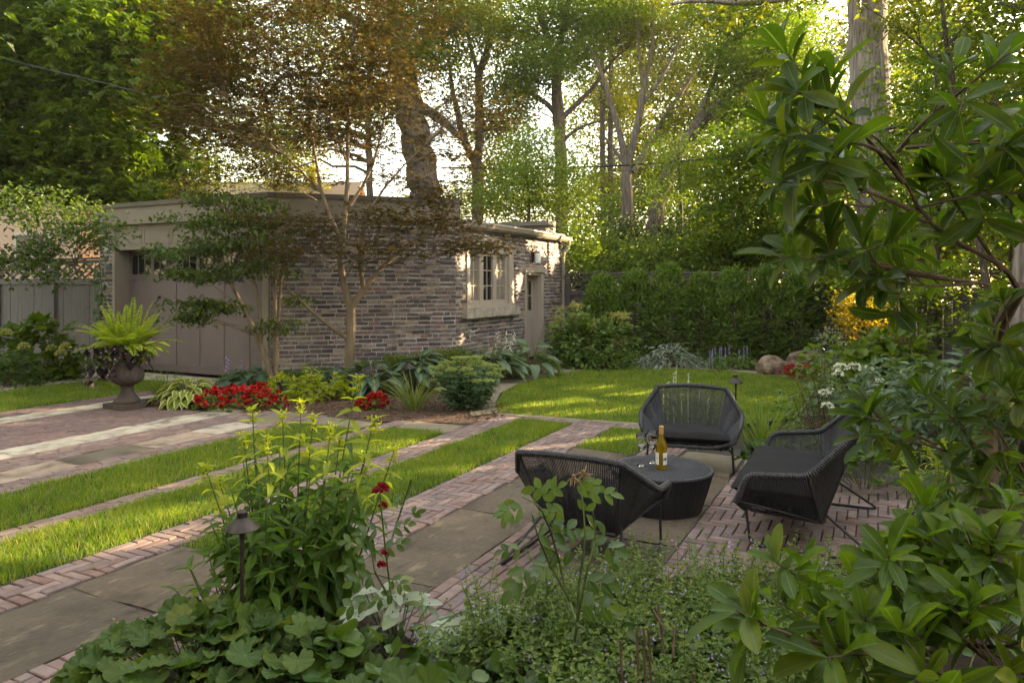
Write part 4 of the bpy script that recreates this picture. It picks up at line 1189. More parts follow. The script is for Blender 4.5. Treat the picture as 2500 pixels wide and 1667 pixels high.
gap(W(300, 800, 9.3), 0.2)
for px, py in ((1420, 545), (1350, 560), (1640, 520), (1820, 560), (1560, 470)): gap(W(px, py, 17.5), 0.35)

# ------------------------------------------------------------------ PLANT BUILDERS


def rand_dirs(n): return nrm(RNG.normal(0, 1, (n, 3)))


def cam_axes(d): return np.stack([RIGHT, FWD, UP])


def bez(p, q, lift, n=6):
    m = (p + q) / 2 + lift
    t = np.linspace(0, 1, n)[:, None]
    return (1 - t) ** 2 * p + 2 * t * (1 - t) * m + t * t * q


def spread_leaves(mb, P, n_per, sig, T, L, asp, droop=0.35, flat=0.6, carve=True, out_from=None, tilt=0.55):
    'leaves round twig ends'
    n = len(P) * n_per
    Q = np.repeat(P, n_per, 0) + RNG.normal(0, 1, (n, 3)) * np.array([sig, sig, sig * flat])
    if carve: Q = Q[keep(Q)]
    n = len(Q)
    if n == 0: return
    ang = RNG.uniform(0, 2 * math.pi, n)
    ax = np.stack([np.cos(ang), np.sin(ang), RNG.normal(-droop, 0.35, n)], 1)
    if out_from is not None:
        o = nrm(Q - out_from); ax = ax + 1.0 * o
    nm = np.c_[RNG.normal(0, tilt, (n, 2)), np.ones(n)]
    LL = L * RNG.uniform(0.65, 1.25, n)
    mb.leaves(T, Q, ax, nm, LL, LL * asp)


def blob_pts(c, R3, n, fill=2.4):
    'points inside an ellipsoid set in the camera-facing axes'
    d = rand_dirs(n) * (RNG.uniform(0, 1, n) ** (1 / fill))[:, None] * np.asarray(R3)
    return c + d[:, :1] * RIGHT + d[:, 1:2] * FWD + d[:, 2:3] * UP


def tree(name, label, trunks, blobs, leaf, bark, T=T_CARD, L=0.12, asp=0.6, per=22, sig=0.32, group=None, cat='tree', droop=0.35, twigs=7, sides=9, ground_z=-0.03, flat=0.6, tilt=0.55, tw_r=0.03, base=None, fill=2.4, carve=True):
    """trunks: lists of (px, py, depth, radius in metres); blobs: (px, py, depth, half-width px, half-height px, half-depth m, twig count)"""
    if trunks[0][0][2] > 15 and T is not T_PALM and asp > .2: L, per, sig = L * .7, int(per * 2.1), sig * .85
    paths = [(np.array([W(*p[:3]) for p in t]), np.array([p[3] for p in t])) for t in trunks]
    b0 = paths[0][0][0].copy()
    if base is not None: b0 = np.asarray(base, float)
    org = A(b0[0], b0[1], 0)
    e = empty(name, org, label, cat, group)
    tk = MB()
    allp = []
    for k, (P, r) in enumerate(paths):
        if k == 0 and P[0, 2] > 0.05:
            P = np.concatenate([[A(b0[0], b0[1], ground_z)], P]); r = np.r_[r[0] * 1.25, r]
        n = max(6, int(np.linalg.norm(np.diff(P, axis=0), axis=1).sum() / 0.35))
        s = np.r_[0, np.cumsum(np.linalg.norm(np.diff(P, axis=0), axis=1))]
        u = np.linspace(0, s[-1], min(n, 60))
        Q = np.stack([np.interp(u, s, P[:, i]) for i in range(3)], -1)
        # soften the corners, add a little wander
        for _ in range(2): Q[1:-1] = 0.25 * Q[:-2] + 0.5 * Q[1:-1] + 0.25 * Q[2:]
        rr = np.interp(u, s, r)
        Q[1:-1] += RNG.normal(0, 0.10, (len(Q) - 2, 3)) * rr[1:-1, None] * A(1, 1, 0.2)
        tk.tube(Q, rr * RNG.uniform(0.95, 1.05, len(rr)), sides)
        allp.append((Q, rr))
    cr = MB()
    TP = np.concatenate([q for q, _ in allp]); TR = np.concatenate([r for _, r in allp])
    for (px, py, d, rx, rz, rd, cnt) in blobs:
        c = W(px, py, d); R3 = (rx * d / FPX, rd, rz * d / FPX)
        P = blob_pts(c, R3, cnt, fill)
        P = P[P[:, 2] > 0.1]
        # limbs from the trunk to some of the twigs
        for p in P[:: max(1, len(P) // max(1, twigs))]:
            dd = np.linalg.norm(TP - p, axis=1) + 1.2 * np.maximum(TP[:, 2] - p[2] + 0.3, 0)
            k = int(np.argmin(dd)); ln = np.linalg.norm(TP[k] - p)
            if ln < 0.15: continue
            r0 = min(TR[k] * 0.6, tw_r * (0.5 + 0.35 * ln))
            pa = bez(TP[k], p, A(0, 0, 0.12 * ln), 7); pa[1:-1] += RNG.normal(0, 0.02 * ln, (5, 3))
            tk.tube(pa, np.linspace(r0, max(0.004, r0 * 0.22), 7), 5, False)
        spread_leaves(cr, P, per, sig, T, L, asp, droop, flat, tilt=tilt, carve=carve)
    part(tk, 'trunk', bark, e)
    if cr.n: part(cr, 'crown', leaf, e)
    return e


def shrub(name, label, c, R3, twigs, leaf, T=T_OVAL, L=0.06, asp=0.55, per=8, sig=0.05, group=None, cat='shrub', stem=None, stems=10, droop=0.2, fill=3.0, tilt=0.6, extra=None):
    'a leafy mound standing on the ground: R3 half-width, half-depth, height'
    c = np.asarray(c, float)
    e = empty(name, (c[0], c[1], 0), label, cat, group)
    n = twigs
    d = rand_dirs(n); d[:, 2] = np.abs(d[:, 2])
    bump = 1 + 0.14 * np.sin(d[:, 0] * 5 + c[0] * 3) + 0.12 * np.sin(d[:, 1] * 6 + d[:, 2] * 4 + c[1])
    P = d * (RNG.uniform(0.12, 1, n) ** (1 / fill))[:, None] * bump[:, None] * A(R3[0], R3[1], R3[2] * 0.93)
    P = c + P[:, :1] * RIGHT + P[:, 1:2] * FWD + P[:, 2:3] * UP; P[:, 2] += c[2] * 0 + 0.03
    st = MB()
    for p in P[:: max(1, n // stems)]:
        st.tube(bez(A(c[0], c[1], 0) + A(*RNG.normal(0, 0.2 * R3[0], 2), -0.02), p, A(0, 0, 0.1 * R3[2]), 5), np.linspace(0.006, 0.0025, 5) * max(1, R3[2] * 1.2), 4, False)
    part(st, 'stems', stem or M['twig'], e)
    mb = MB(); spread_leaves(mb, P, per, sig, T, L, asp, droop, 0.7, out_from=c + UP * R3[2] * 0.3, tilt=tilt)
    part(mb, 'foliage', leaf, e, attr=True)
    if extra: extra(e, c, P)
    return e


def flower_heads(e, P, mat, n_pet, R, L, name='flower_head', T=T_PETAL, asp=1.0, up=1.0, each=True):
    'one part per flower head: petals packed over a little dome'
    for p in P:
        mb = MB()
        d = rand_dirs(n_pet); d[:, 2] = np.abs(d[:, 2]) * up
        mb.leaves(T, p + d * np.asarray(R), d + RNG.normal(0, .3, d.shape), rand_dirs(n_pet) + d, L * RNG.uniform(.7, 1.2, n_pet), L * asp)
        part(mb, name, mat, e)


def hosta(label, c, r, h, n, leaf, L, asp=0.72, group='hostas in the beds', T=T_HEART, cat='hosta', name='hosta', flowers=None, squash=0.8):
    c = np.asarray(c, float); e = empty(name, (c[0], c[1], 0), label, cat, group)
    t = np.sqrt(RNG.uniform(0.03, 1, n)); a = np.arange(n) * 2.39996 + RNG.normal(0, .2, n)
    o = np.stack([np.cos(a), np.sin(a) * squash, np.zeros(n)], 1)
    o = o[:, :1] * RIGHT + o[:, 1:2] * FWD
    LL = L * RNG.uniform(0.75, 1.15, n)
    P = A(c[0], c[1], 0) + o * (t * (r - L * 0.55))[:, None].clip(0.01); P[:, 2] = h * (1.0 - 0.72 * t ** 1.6) * RNG.uniform(0.85, 1.1, n)
    ax = o + UP * (0.55 - 0.95 * t)[:, None] + RNG.normal(0, .12, (n, 3))
    nm = UP + o * 0.55 * t[:, None] + RNG.normal(0, .18, (n, 3))
    mb = MB(); mb.leaves(T, P, ax, nm, LL, LL * asp); part(mb, 'foliage', leaf, e, attr=True, smooth=True)
    st = MB()
    for p in P: st.tube(bez(A(c[0], c[1], 0) + RNG.normal(0, .02, 3), p, UP * 0.08 * h, 5), 0.004, 4, False)
    part(st, 'stalks', M['stem'], e)
    if flowers:
        for k in range(flowers[0]):
            q = A(c[0], c[1], 0) + RIGHT * RNG.uniform(-.6, .6) * r + FWD * RNG.uniform(-.3, .4) * r + UP * (h + RNG.uniform(*flowers[1]))
            f = MB(); f.tube(bez(A(c[0], c[1], .1), q, UP * .1, 5), .004, 4, False); part(f, 'flower_stalk', M['stem'], e)
            f = MB(); m = 14; z = np.linspace(-.16, .02, m); P2 = q + np.c_[RNG.normal(0, .008, (m, 2)), z]
            d = rand_dirs(m); d[:, 2] = -np.abs(d[:, 2]) * .6 - .1; f.leaves(T_LANCE, P2, d, rand_dirs(m), .05, .018); part(f, 'flower_spike', flowers[2], e)
    return e


def leafy_stem(mb_st, mb_lf, p0, p1, pairs, L, asp, T, r=0.004, start=0.15, whorl=2, lift=0.1, bend=0.04, shrink=0.5, droop0=-.25, tip=None):
    'upright stem with opposite leaves that shorten to the tip'
    pa = bez(p0, p1, RNG.normal(0, bend, 3) * A(1, 1, 0), 8); mb_st.tube(pa, np.linspace(r, r * 0.5, 8), 5, False)
    s = np.linspace(start, 1.0, pairs)
    C = np.stack([np.interp(s, np.linspace(0, 1, 8), pa[:, k]) for k in range(3)], -1)
    rot = RNG.uniform(0, 6)
    for i, c in enumerate(C):
        f = (1 - shrink * s[i] ** 3)
        for q in range(whorl):
            a = rot + i * (math.pi / 2 + .15) + q * 2 * math.pi / whorl
            d = A(math.cos(a), math.sin(a), lift + droop0 * (1 - s[i]) + 0.9 * max(0, s[i] - 0.85) / .15 * .7 + RNG.normal(0, .15))
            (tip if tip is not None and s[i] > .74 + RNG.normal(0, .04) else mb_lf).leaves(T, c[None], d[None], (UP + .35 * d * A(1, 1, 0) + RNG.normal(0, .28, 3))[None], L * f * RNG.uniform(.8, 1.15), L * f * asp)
    return pa[-1]

# ------------------------------------------------------------------ TREES
# Japanese maple by the cut-off corner
def JM(px, py, d=11.2): return (px, py, d)
tree('japanese_maple', 'tall bronze-red Japanese maple with bare forking trunk before the brick corner',
     [[(802, 850, 11.2, .085), (800, 780, 11.2, .08), (812, 720, 11.2, .075), (806, 700, 11.2, .072)],
      [(806, 705, 11.2, .062), (780, 670, 11.2, .055), (775, 600, 11.15, .05), (785, 540, 11.1, .045), (800, 480, 11.1, .04), (796, 380, 11.1, .032), (800, 250, 11.2, .024), (810, 120, 11.2, .016), (815, 20, 11.2, .01)],
      [(808, 705, 11.2, .06), (835, 665, 11.25, .05), (845, 640, 11.3, .045), (880, 600, 11.35, .03), (940, 560, 11.5, .018), (1010, 530, 11.6, .01)],
      [(835, 665, 11.25, .04), (822, 640, 11.1, .035), (815, 560, 10.9, .028), (840, 480, 10.8, .022), (900, 400, 10.7, .015), (980, 330, 10.6, .009)],
      [(803, 780, 11.2, .045), (770, 760, 11.1, .036), (735, 740, 11.0, .032), (700, 700, 10.9, .024), (655, 650, 10.8, .016), (600, 610, 10.7, .01)],
      [(782, 545, 11.1, .038), (745, 500, 11.2, .032), (735, 440, 11.2, .028), (720, 330, 11.2, .02), (700, 200, 11.3, .013), (690, 60, 11.4, .008)],
      [(798, 480, 11.1, .03), (850, 420, 11.3, .024), (880, 300, 11.4, .017), (900, 150, 11.4, .01)],
      [(735, 440, 11.2, .022), (680, 380, 11.0, .016), (600, 300, 10.8, .01), (520, 230, 10.6, .006)],
      [(800, 380, 11.1, .02), (760, 280, 11.0, .015), (640, 150, 10.9, .008)]],
     [(700, 40, 11.2, 360, 150, 1.6, 190), (640, 180, 11.2, 270, 90, 1.6, 120), (860, 180, 11.2, 130, 120, 1.2, 60), (470, 120, 10.8, 130, 130, 1.0, 48), (430, 260, 10.8, 90, 50, .8, 24), (800, 300, 11.2, 200, 60, 1.4, 45), (1080, 250, 11.2, 100, 60, .9, 28), (1040, 340, 11.2, 70, 50, 1.0, 16),
      (520, 310, 10.8, 110, 50, 1.0, 26), (740, 570, 10.6, 240, 44, .8, 32), (960, 500, 11.0, 170, 45, .9, 30), (640, 520, 10.7, 130, 34, .8, 14), (1080, 570, 11.2, 80, 16, .5, 18), (640, 400, 10.9, 170, 40, 1.0, 20), (1030, 430, 11.0, 90, 30, .8, 12), (880, 380, 11.2, 60, 40, 1.0, 8)],
     M['L_red'], M['smoothbark'], T=T_STAR, L=0.08, asp=1.0, per=30, sig=0.23, droop=0.3, flat=0.28, tilt=0.3, twigs=18, tw_r=.009, sides=10)

tree('hornbeam_tree', 'small multi-stemmed tree with dark layered leaves in front of the garage door',
     [[(632, 880, 11.0, .05), (625, 830, 11.0, .045), (590, 770, 10.95, .04), (560, 720, 10.9, .034), (535, 650, 10.9, .026), (500, 590, 10.8, .015)],
      [(634, 882, 11.0, .045), (640, 800, 11.0, .04), (632, 740, 11.0, .034), (622, 690, 11.0, .028), (640, 610, 11.0, .02), (630, 520, 11.0, .012)],
      [(600, 785, 10.95, .03), (606, 720, 10.9, .026), (585, 640, 10.9, .02), (560, 560, 10.9, .014), (520, 480, 10.9, .008)],
      [(634, 760, 11.0, .03), (650, 700, 11.05, .025), (640, 640, 11.1, .02), (660, 560, 11.1, .012)]],
     [(480, 505, 10.8, 110, 22, .7, 26), (560, 470, 10.9, 90, 26, .7, 21), (420, 575, 10.7, 80, 18, .6, 18), (470, 632, 10.7, 100, 16, .6, 24), (590, 610, 10.8, 100, 26, .7, 20), (600, 530, 10.9, 90, 34, .7, 16), (480, 700, 10.7, 90, 14, .5, 22), (440, 728, 10.7, 56, 10, .4, 10), (540, 555, 10.8, 110, 26, .7, 16), (470, 450, 10.9, 30, 20, .4, 8), (640, 750, 10.9, 40, 16, .4, 8), (690, 690, 11.0, 30, 14, .3, 4)],
     M['L_dog'], M['smoothbark'], T=T_CARD, L=0.085, asp=0.5, per=28, sig=0.105, droop=0.55, flat=0.4, tilt=0.35, twigs=5, tw_r=.006)

# great green maple at the left
tree('maple_tree', 'great dark green maple whose boughs fill the upper left',
     [[(-160, 700, 18, .42), (-150, 300, 18, .38), (-120, 0, 18, .3)], [(-150, 480, 18, .16), (40, 350, 17.5, .10), (200, 250, 17, .06), (330, 160, 17, .03)], [(-140, 330, 18, .16), (20, 120, 17.5, .11), (120, 30, 17, .08), (260, -60, 17, .04)], [(-150, 560, 18, .12), (20, 430, 17, .07), (120, 400, 16.5, .04)]],
     [(60, 60, 17.5, 260, 150, 3.0, 210), (290, 130, 17.0, 190, 140, 2.6, 170), (80, 250, 17.0, 240, 120, 2.6, 180), (330, 260, 16.8, 150, 90, 2.2, 105), (110, 370, 16.6, 190, 50, 2.0, 110), (290, 350, 16.6, 130, 40, 1.8, 66), (430, 60, 17.5, 120, 120, 2.0, 80), (190, 435, 16.0, 150, 26, 1.4, 46), (-40, 400, 16.4, 120, 80, 2.0, 60)],
     M['L_maple'], M['bark'], T=T_PALM, L=0.19, asp=1.05, per=26, sig=0.34, droop=0.3, flat=0.45, tilt=0.45, twigs=8, tw_r=.02)
tree('elm_branch_tree', 'young tree with toothed leaves leaning over the left fence',
     [[(-120, 840, 11.6, .07), (-90, 600, 11.6, .055), (-20, 480, 11.4, .035), (120, 430, 11.2, .018)], [(-90, 600, 11.6, .04), (40, 590, 11.2, .02), (170, 610, 11.0, .009)]],
     [(60, 480, 11.2, 150, 50, 1.0, 60), (150, 540, 11.1, 110, 40, .9, 46), (40, 580, 11.0, 110, 36, .8, 36), (120, 620, 10.9, 90, 26, .6, 18), (210, 500, 11.2, 60, 40, .7, 18)],
     M['L_dog'], M['bark'], L=0.085, asp=0.62, per=18, sig=0.14, droop=0.45, flat=0.6, twigs=9, tw_r=.006)
tree('linden_tree', 'sunlit yellow-green tree glowing above the garage roof at left',
     [[(420, 640, 30, .3), (420, 450, 30, .25), (410, 300, 30, .2)]],
     [(400, 400, 30, 90, 70, 3, 130), (330, 440, 30, 110, 40, 2.5, 80), (460, 370, 30, 60, 40, 2, 40), (300, 380, 31, 80, 40, 2, 40)],
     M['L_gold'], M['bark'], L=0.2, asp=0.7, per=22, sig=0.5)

# big trunks behind the garage
tree('oak_tree', 'stout oak trunk rising directly behind the garage roof, thickest in the row',
     [[(975, 640, 24, .56), (972, 430, 24, .53), (958, 330, 24, .50), (935, 220, 24, .46), (915, 100, 24, .40), (900, -40, 24, .34), (890, -200, 24, .25)],
      [(940, 235, 24, .20), (1000, 260, 24, .17), (1060, 320, 24, .09)], [(925, 150, 24, .22), (1000, 90, 23.5, .16), (1080, 40, 23, .1)], [(915, 100, 24, .2), (800, 40, 24, .14), (700, -20, 24, .08)]],
     [(1010, 60, 23.5, 110, 80, 2.0, 100), (860, 40, 24, 190, 90, 3.0, 130), (960, 140, 23, 90, 50, 1.6, 46), (870, -70, 24, 260, 80, 4, 120), (620, 60, 25, 160, 110, 3, 90), (820, 230, 25, 90, 60, 2, 50)],
     M['L_oak'], M['bark'], L=0.20, asp=0.55, per=24, sig=0.42, twigs=8, tw_r=.02, sides=16)
tree('slender_elm', 'slender pale trunk standing behind the Japanese maple crown',
     [[(852, 640, 23, .12), (850, 440, 23, .115), (846, 280, 23, .10), (850, 120, 23, .08), (855, 0, 23, .05)]],
     [(840, 250, 23, 60, 70, 1.5, 22), (700, 300, 24, 90, 60, 1.6, 30), (620, 330, 24, 70, 70, 1.4, 26), (560, 260, 25, 70, 60, 1.5, 24)],
     M['L_oak'], M['bark'], L=0.17, asp=0.55, per=22, sig=0.4)
tree('forked_oak', 'forked oak with a pale fork low over the garage roof, second from the stout one',
     [[(1097, 640, 27, .24), (1096, 420, 27, .22), (1094, 375, 27, .21)], [(1094, 380, 27, .16), (1066, 330, 27, .14), (1050, 250, 27, .11), (1035, 190, 27, .08), (1030, 120, 27, .05)],
      [(1096, 378, 27, .18), (1104, 300, 27, .17), (1098, 160, 27, .15), (1130, 100, 27, .13), (1128, 60, 27, .12), (1120, -20, 27, .10)], [(1098, 170, 27, .09), (1085, 120, 27, .08), (1070, 60, 27, .06), (1060, 0, 27, .04)]],
     [(1110, 40, 27, 110, 60, 2.0, 90), (1160, 120, 26.5, 110, 60, 2.0, 70), (1150, 200, 26.5, 80, 50, 1.6, 44), (1060, 200, 27, 50, 40, 1.2, 18), (1130, -60, 27, 160, 60, 2, 60), (1170, 290, 27, 50, 30, 1, 10)],
     M['L_oak'], M['bark'], L=0.20, asp=0.55, per=20, sig=0.38, twigs=9, tw_r=.018)
tree('black_walnut', 'dark trunk with upswept limbs, left of the V-shaped tree',
     [[(1290, 640, 25, .23), (1288, 330, 25, .21), (1280, 230, 25, .19), (1275, 130, 25, .17)], [(1275, 135, 25, .15), (1262, 90, 25, .12), (1240, 40, 25, .09), (1228, -20, 25, .06)], [(1275, 135, 25, .14), (1300, 60, 25, .11), (1308, -20, 25, .09)],
      [(1286, 280, 25, .11), (1262, 235, 25, .09), (1225, 215, 25, .06), (1180, 205, 25, .03)], [(1288, 275, 25, .10), (1330, 235, 25, .085), (1376, 190, 25, .07), (1400, 140, 25, .055), (1440, 110, 25, .04), (1500, 70, 25, .025)],
      [(1290, 330, 25, .07), (1310, 300, 25, .06), (1345, 285, 25, .045), (1400, 275, 25, .03)], [(1270, 110, 25, .08), (1230, 70, 25, .06), (1180, 30, 25, .03)]],
     [(1250, 40, 25, 110, 60, 2.0, 90), (1240, 150, 24.5, 80, 60, 1.6, 76), (1330, 110, 25, 70, 70, 1.8, 60), (1390, 60, 25, 80, 60, 1.8, 46), (1190, 220, 25, 70, 40, 1.4, 40), (1340, 30, 25, 80, 50, 2, 40), (1260, -60, 25, 200, 60, 2, 70), (1450, 40, 25, 80, 40, 1.6, 30)],
     M['L_maple'], M['bark'], L=0.20, asp=0.5, per=22, sig=0.36, twigs=9, tw_r=.018)
tree('silver_maple', 'grey-brown trunk parting in a wide V above the hedge, right of the twin slim trunks',
     [[(1443, 640, 24, .20), (1440, 480, 24, .20), (1438, 400, 24, .185), (1442, 362, 24, .175)], [(1438, 365, 24, .12), (1424, 310, 24, .10), (1398, 220, 24, .08), (1375, 150, 24, .06), (1350, 100, 24, .03)],
      [(1446, 362, 24, .13), (1470, 260, 24, .11), (1480, 190, 24, .085), (1500, 110, 24, .06), (1500, 20, 24, .04)], [(1474, 240, 24, .07), (1515, 190, 24, .055), (1550, 120, 24, .035), (1580, 60, 24, .02)],
      [(1452, 395, 24, .12), (1490, 340, 24, .10), (1510, 290, 24, .08), (1560, 220, 24, .06), (1620, 130, 24, .03)], [(1436, 380, 24, .07), (1410, 340, 24, .05), (1385, 310, 24, .03)], [(1478, 205, 24, .06), (1470, 130, 24, .045), (1460, 20, 24, .03)]],
     [(1560, 80, 24, 110, 60, 2.2, 60), (1480, 60, 24.5, 90, 60, 2, 46), (1590, 190, 24, 100, 60, 2, 70), (1560, 290, 24, 70, 50, 1.6, 44), (1500, 160, 24.5, 50, 40, 1.5, 16), (1660, 240, 24, 60, 60, 2, 46), (1520, -50, 24, 200, 60, 2.4, 70)],
     M['L_oak'], M['greybark'], L=0.18, asp=0.55, per=20, sig=0.36, twigs=9, tw_r=.016)
tree('leaning_maple', 'thick dark trunk leaning right behind the hedge',
     [[(1495, 650, 22, .25), (1505, 490, 22, .23), (1535, 390, 22, .22), (1590, 300, 22, .20), (1660, 230, 22, .17), (1740, 170, 22, .12), (1840, 110, 22, .07)], [(1590, 300, 22, .1), (1640, 190, 22, .08), (1680, 60, 22, .05)], [(1660, 230, 22, .09), (1730, 250, 21.6, .06), (1800, 260, 21.4, .03)]],
     [(1690, 140, 22, 120, 80, 2.2, 120), (1790, 120, 22, 120, 80, 2.2, 110), (1720, 260, 21.6, 110, 70, 1.8, 90), (1640, 60, 22.5, 120, 60, 2.2, 60), (1830, 250, 21.4, 80, 70, 1.6, 60), (1740, 20, 22, 160, 60, 2.2, 80)],
     M['L_maple'], M['bark'], L=0.19, asp=0.6, per=22, sig=0.36, twigs=8, tw_r=.016)
for px, sgn in ((1384, 1), (1402, -1)):
    tree('slim_ash', 'slim straight dark trunk beyond the V-shaped tree, ' + ('left of its twin' if sgn > 0 else 'right of its twin'),
         [[(px + 4, 650, 32, .14), (px + 2, 500, 32, .13), (px, 300, 32, .12), (px - 2 * sgn, 120, 32, .10), (px - 6 * sgn, -30, 32, .07)]],
         [(px - 30 * sgn, 110, 32, 70, 90, 2.4, 40), (px + 30 * sgn, 0, 32, 90, 60, 2.4, 40), (px, 250, 33, 60, 60, 2, 22), (px + 20 * sgn, 420, 32, 40, 40, 1.6, 12)],
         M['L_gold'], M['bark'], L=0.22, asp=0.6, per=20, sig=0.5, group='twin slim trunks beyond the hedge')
tree('shagbark_hickory', 'massive pale shaggy trunk rising at the right behind the magnolia',
     [[(2022, 660, 15, 0.392), (2012, 500, 15, 0.387), (2005, 300, 15, 0.381), (1996, 150, 15, 0.375), (1990, 0, 15, 0.369), (1986, -120, 15, 0.358), (1980, -420, 15, 0.300)], [(1986, -100, 15, 0.115), (1900, -30, 12.8, .08), (1800, 0, 12.6, .06), (1700, 15, 12.4, .045), (1600, -8, 12.3, .03), (1540, 10, 12.2, .02)]],
     [(1940, -150, 13, 260, 120, 2.4, 80), (1720, 10, 12.4, 120, 24, .7, 10), (2080, -60, 13, 130, 60, 1.4, 30)],
     M['L_oak'], M['palebark'], L=0.16, asp=0.5, per=22, sig=0.3, sides=22, tw_r=.012)
# mid-height woodland edge beyond the fences: each bush and young tree its own
edge = [
    ('elder_tree', 'feathery young ash standing behind the garage roof, left of the parapet', 1210, 640, 20, [(1200, 420, 20, 90, 80, 1.6, 110), (1260, 400, 20.5, 110, 100, 1.8, 120), (1310, 460, 20.5, 70, 80, 1.4, 70), (1130, 460, 19.5, 90, 50, 1.4, 66), (1230, 320, 20, 60, 40, 1.0, 30)], 'L_ash', .16, .36),
    ('walnut_sapling', 'leafy sapling with long pale leaflets hanging before the leaning trunk', 1560, 640, 18, [(1560, 420, 18, 80, 60, 1.2, 56), (1600, 480, 18, 90, 60, 1.4, 64), (1480, 560, 18, 80, 40, 1.2, 30), (1530, 340, 18, 50, 50, 1.0, 22)], 'L_ash', .16, .36),
    ('sumac_tree', 'broad-leaved green tree above the middle of the right fence', 1700, 650, 17.5, [(1700, 470, 17.5, 110, 100, 1.6, 150), (1640, 560, 17.2, 100, 70, 1.4, 130), (1760, 560, 17.2, 100, 70, 1.4, 130), (1700, 360, 17.8, 120, 70, 1.6, 90)], 'L_maple', .17, .62),
    ('catalpa_tree', 'large-leaved tree above the right end of the fence', 1850, 650, 16.5, [(1830, 440, 16.5, 110, 110, 1.6, 130), (1880, 560, 16, 110, 70, 1.4, 140), (1800, 320, 16.8, 110, 60, 1.6, 90), (1900, 300, 16.5, 80, 90, 1.4, 70)], 'L_hyd', .17, .7),
    ('viburnum_bush', 'sunlit leafy bush just behind the downspout end of the garage', 1370, 650, 18, [(1350, 560, 18, 70, 50, 1.0, 50), (1440, 570, 18, 100, 56, 1.2, 110), (1330, 610, 17.4, 50, 40, .8, 30)], 'L_hyd', .14, .6),
    ('viburnum_bush', 'leafy bush rising over the fence left of the young thin trunk', 1560, 660, 17, [(1540, 600, 17, 100, 46, 1.0, 90), (1620, 620, 16.8, 60, 36, .8, 30)], 'L_ash', .13, .55),
    ('cherry_tree', 'green tree at far right behind the magnolia branches', 2150, 640, 11, [(2130, 330, 11, 130, 110, 1.4, 110), (2230, 250, 11, 130, 120, 1.4, 110), (2160, 480, 10.8, 130, 70, 1.2, 76), (2300, 400, 10.5, 110, 110, 1.4, 90), (2230, 90, 11, 130, 80, 1.4, 70), (2090, 180, 11.4, 60, 70, 1, 26)], 'L_maple', .11, .55),
    ('cherry_tree', 'dark green tree overhanging the top right corner', 2380, 640, 8, [(2330, 60, 8.4, 110, 110, 1.0, 70), (2340, 240, 8.2, 80, 80, .9, 46), (2230, -40, 8.6, 110, 60, 1, 40)], 'L_oak', .085, .5),
    ('mulberry_tree', 'broad-leaved tree filling the space right of the massive shaggy trunk', 2120, 650, 14, [(2110, 420, 14, 110, 120, 1.3, 120), (2200, 560, 13.6, 120, 80, 1.2, 110), (1930, 620, 13.8, 80, 50, 1.0, 60), (2290, 560, 13, 110, 110, 1.2, 110), (2060, 560, 13.8, 100, 70, 1.1, 80), (2180, 200, 14.2, 120, 100, 1.2, 80)], 'L_hyd', .13, .62),
    ('lilac_bush', 'dense leafy bush behind the hydrangeas at the right boundary', 2120, 760, 10.5, [(2080, 640, 10.6, 110, 90, 1.0, 110), (2180, 680, 10.2, 110, 110, 1.0, 120), (2280, 700, 9.6, 90, 110, 1.0, 100), (1990, 600, 12.5, 90, 50, .9, 60)], 'L_hyd', .085, .6),
]
for nm_, lab, px, py, d, blobs, lm, L, asp in edge:
    top = min(b_[1] for b_ in blobs)
    tree(nm_, lab, [[(px, py, d, .06), (px + 6, (py + top) / 2, d, .045), (px - 4, top, d, .015)]], blobs, M[lm], M['bark'], L=L, asp=asp, per=17, sig=0.26 if d > 12 else .17, group='young trees and bushes beyond the fence', twigs=8, tw_r=.01, droop=.3)
tree('yellow_forsythia', 'golden sunlit bush glowing at the right end of the hedge', [[(1985, 850, 11.5, .04), (1985, 700, 11.5, .02)]], [(1980, 720, 11.5, 62, 60, .5, 90), (2010, 770, 11.4, 60, 50, .5, 40), (1950, 690, 11.6, 40, 30, .4, 26)], M['L_forsythia'], M['twig'], L=.06, asp=.6, per=18, sig=.09, cat='shrub')
tree('thin_birch', 'thin pale trunk leaning over the right fence', [[(1645, 660, 17, .055), (1660, 600, 17, .05), (1680, 540, 17, .045), (1690, 470, 17, .03)]], [(1650, 540, 16.6, 60, 30, .8, 20)], M['L_gold'], M['palebark'], L=.13, asp=.6, per=16, sig=.25)
tree('bare_cherry', 'thin dark twisting trunk right of the massive shaggy one',
     [[(2280, 700, 9.5, .05), (2240, 520, 9.5, .045), (2205, 330, 9.5, .04), (2190, 180, 9.5, .034), (2165, 60, 9.5, .028), (2160, -30, 9.5, .02)], [(2190, 190, 9.5, .022), (2150, 130, 9.5, .016), (2060, 60, 9.5, .01), (1980, 10, 9.4, .006)]], [(2080, 60, 9.5, 90, 40, .7, 22), (2200, 60, 9.6, 60, 60, .6, 16)], M['L_oak'], M['bark'], L=.07, asp=.5, per=14, sig=.14)
tree('locust_trunk_tree', 'rough grey trunk at the right edge low down', [[(2352, 960, 6.4, .11), (2340, 760, 6.4, .10), (2360, 560, 6.4, .09)]], [(2400, 500, 6.6, 60, 60, .5, 12)], M['L_oak'], M['palebark'], L=.07, asp=.5, per=12, sig=.12)
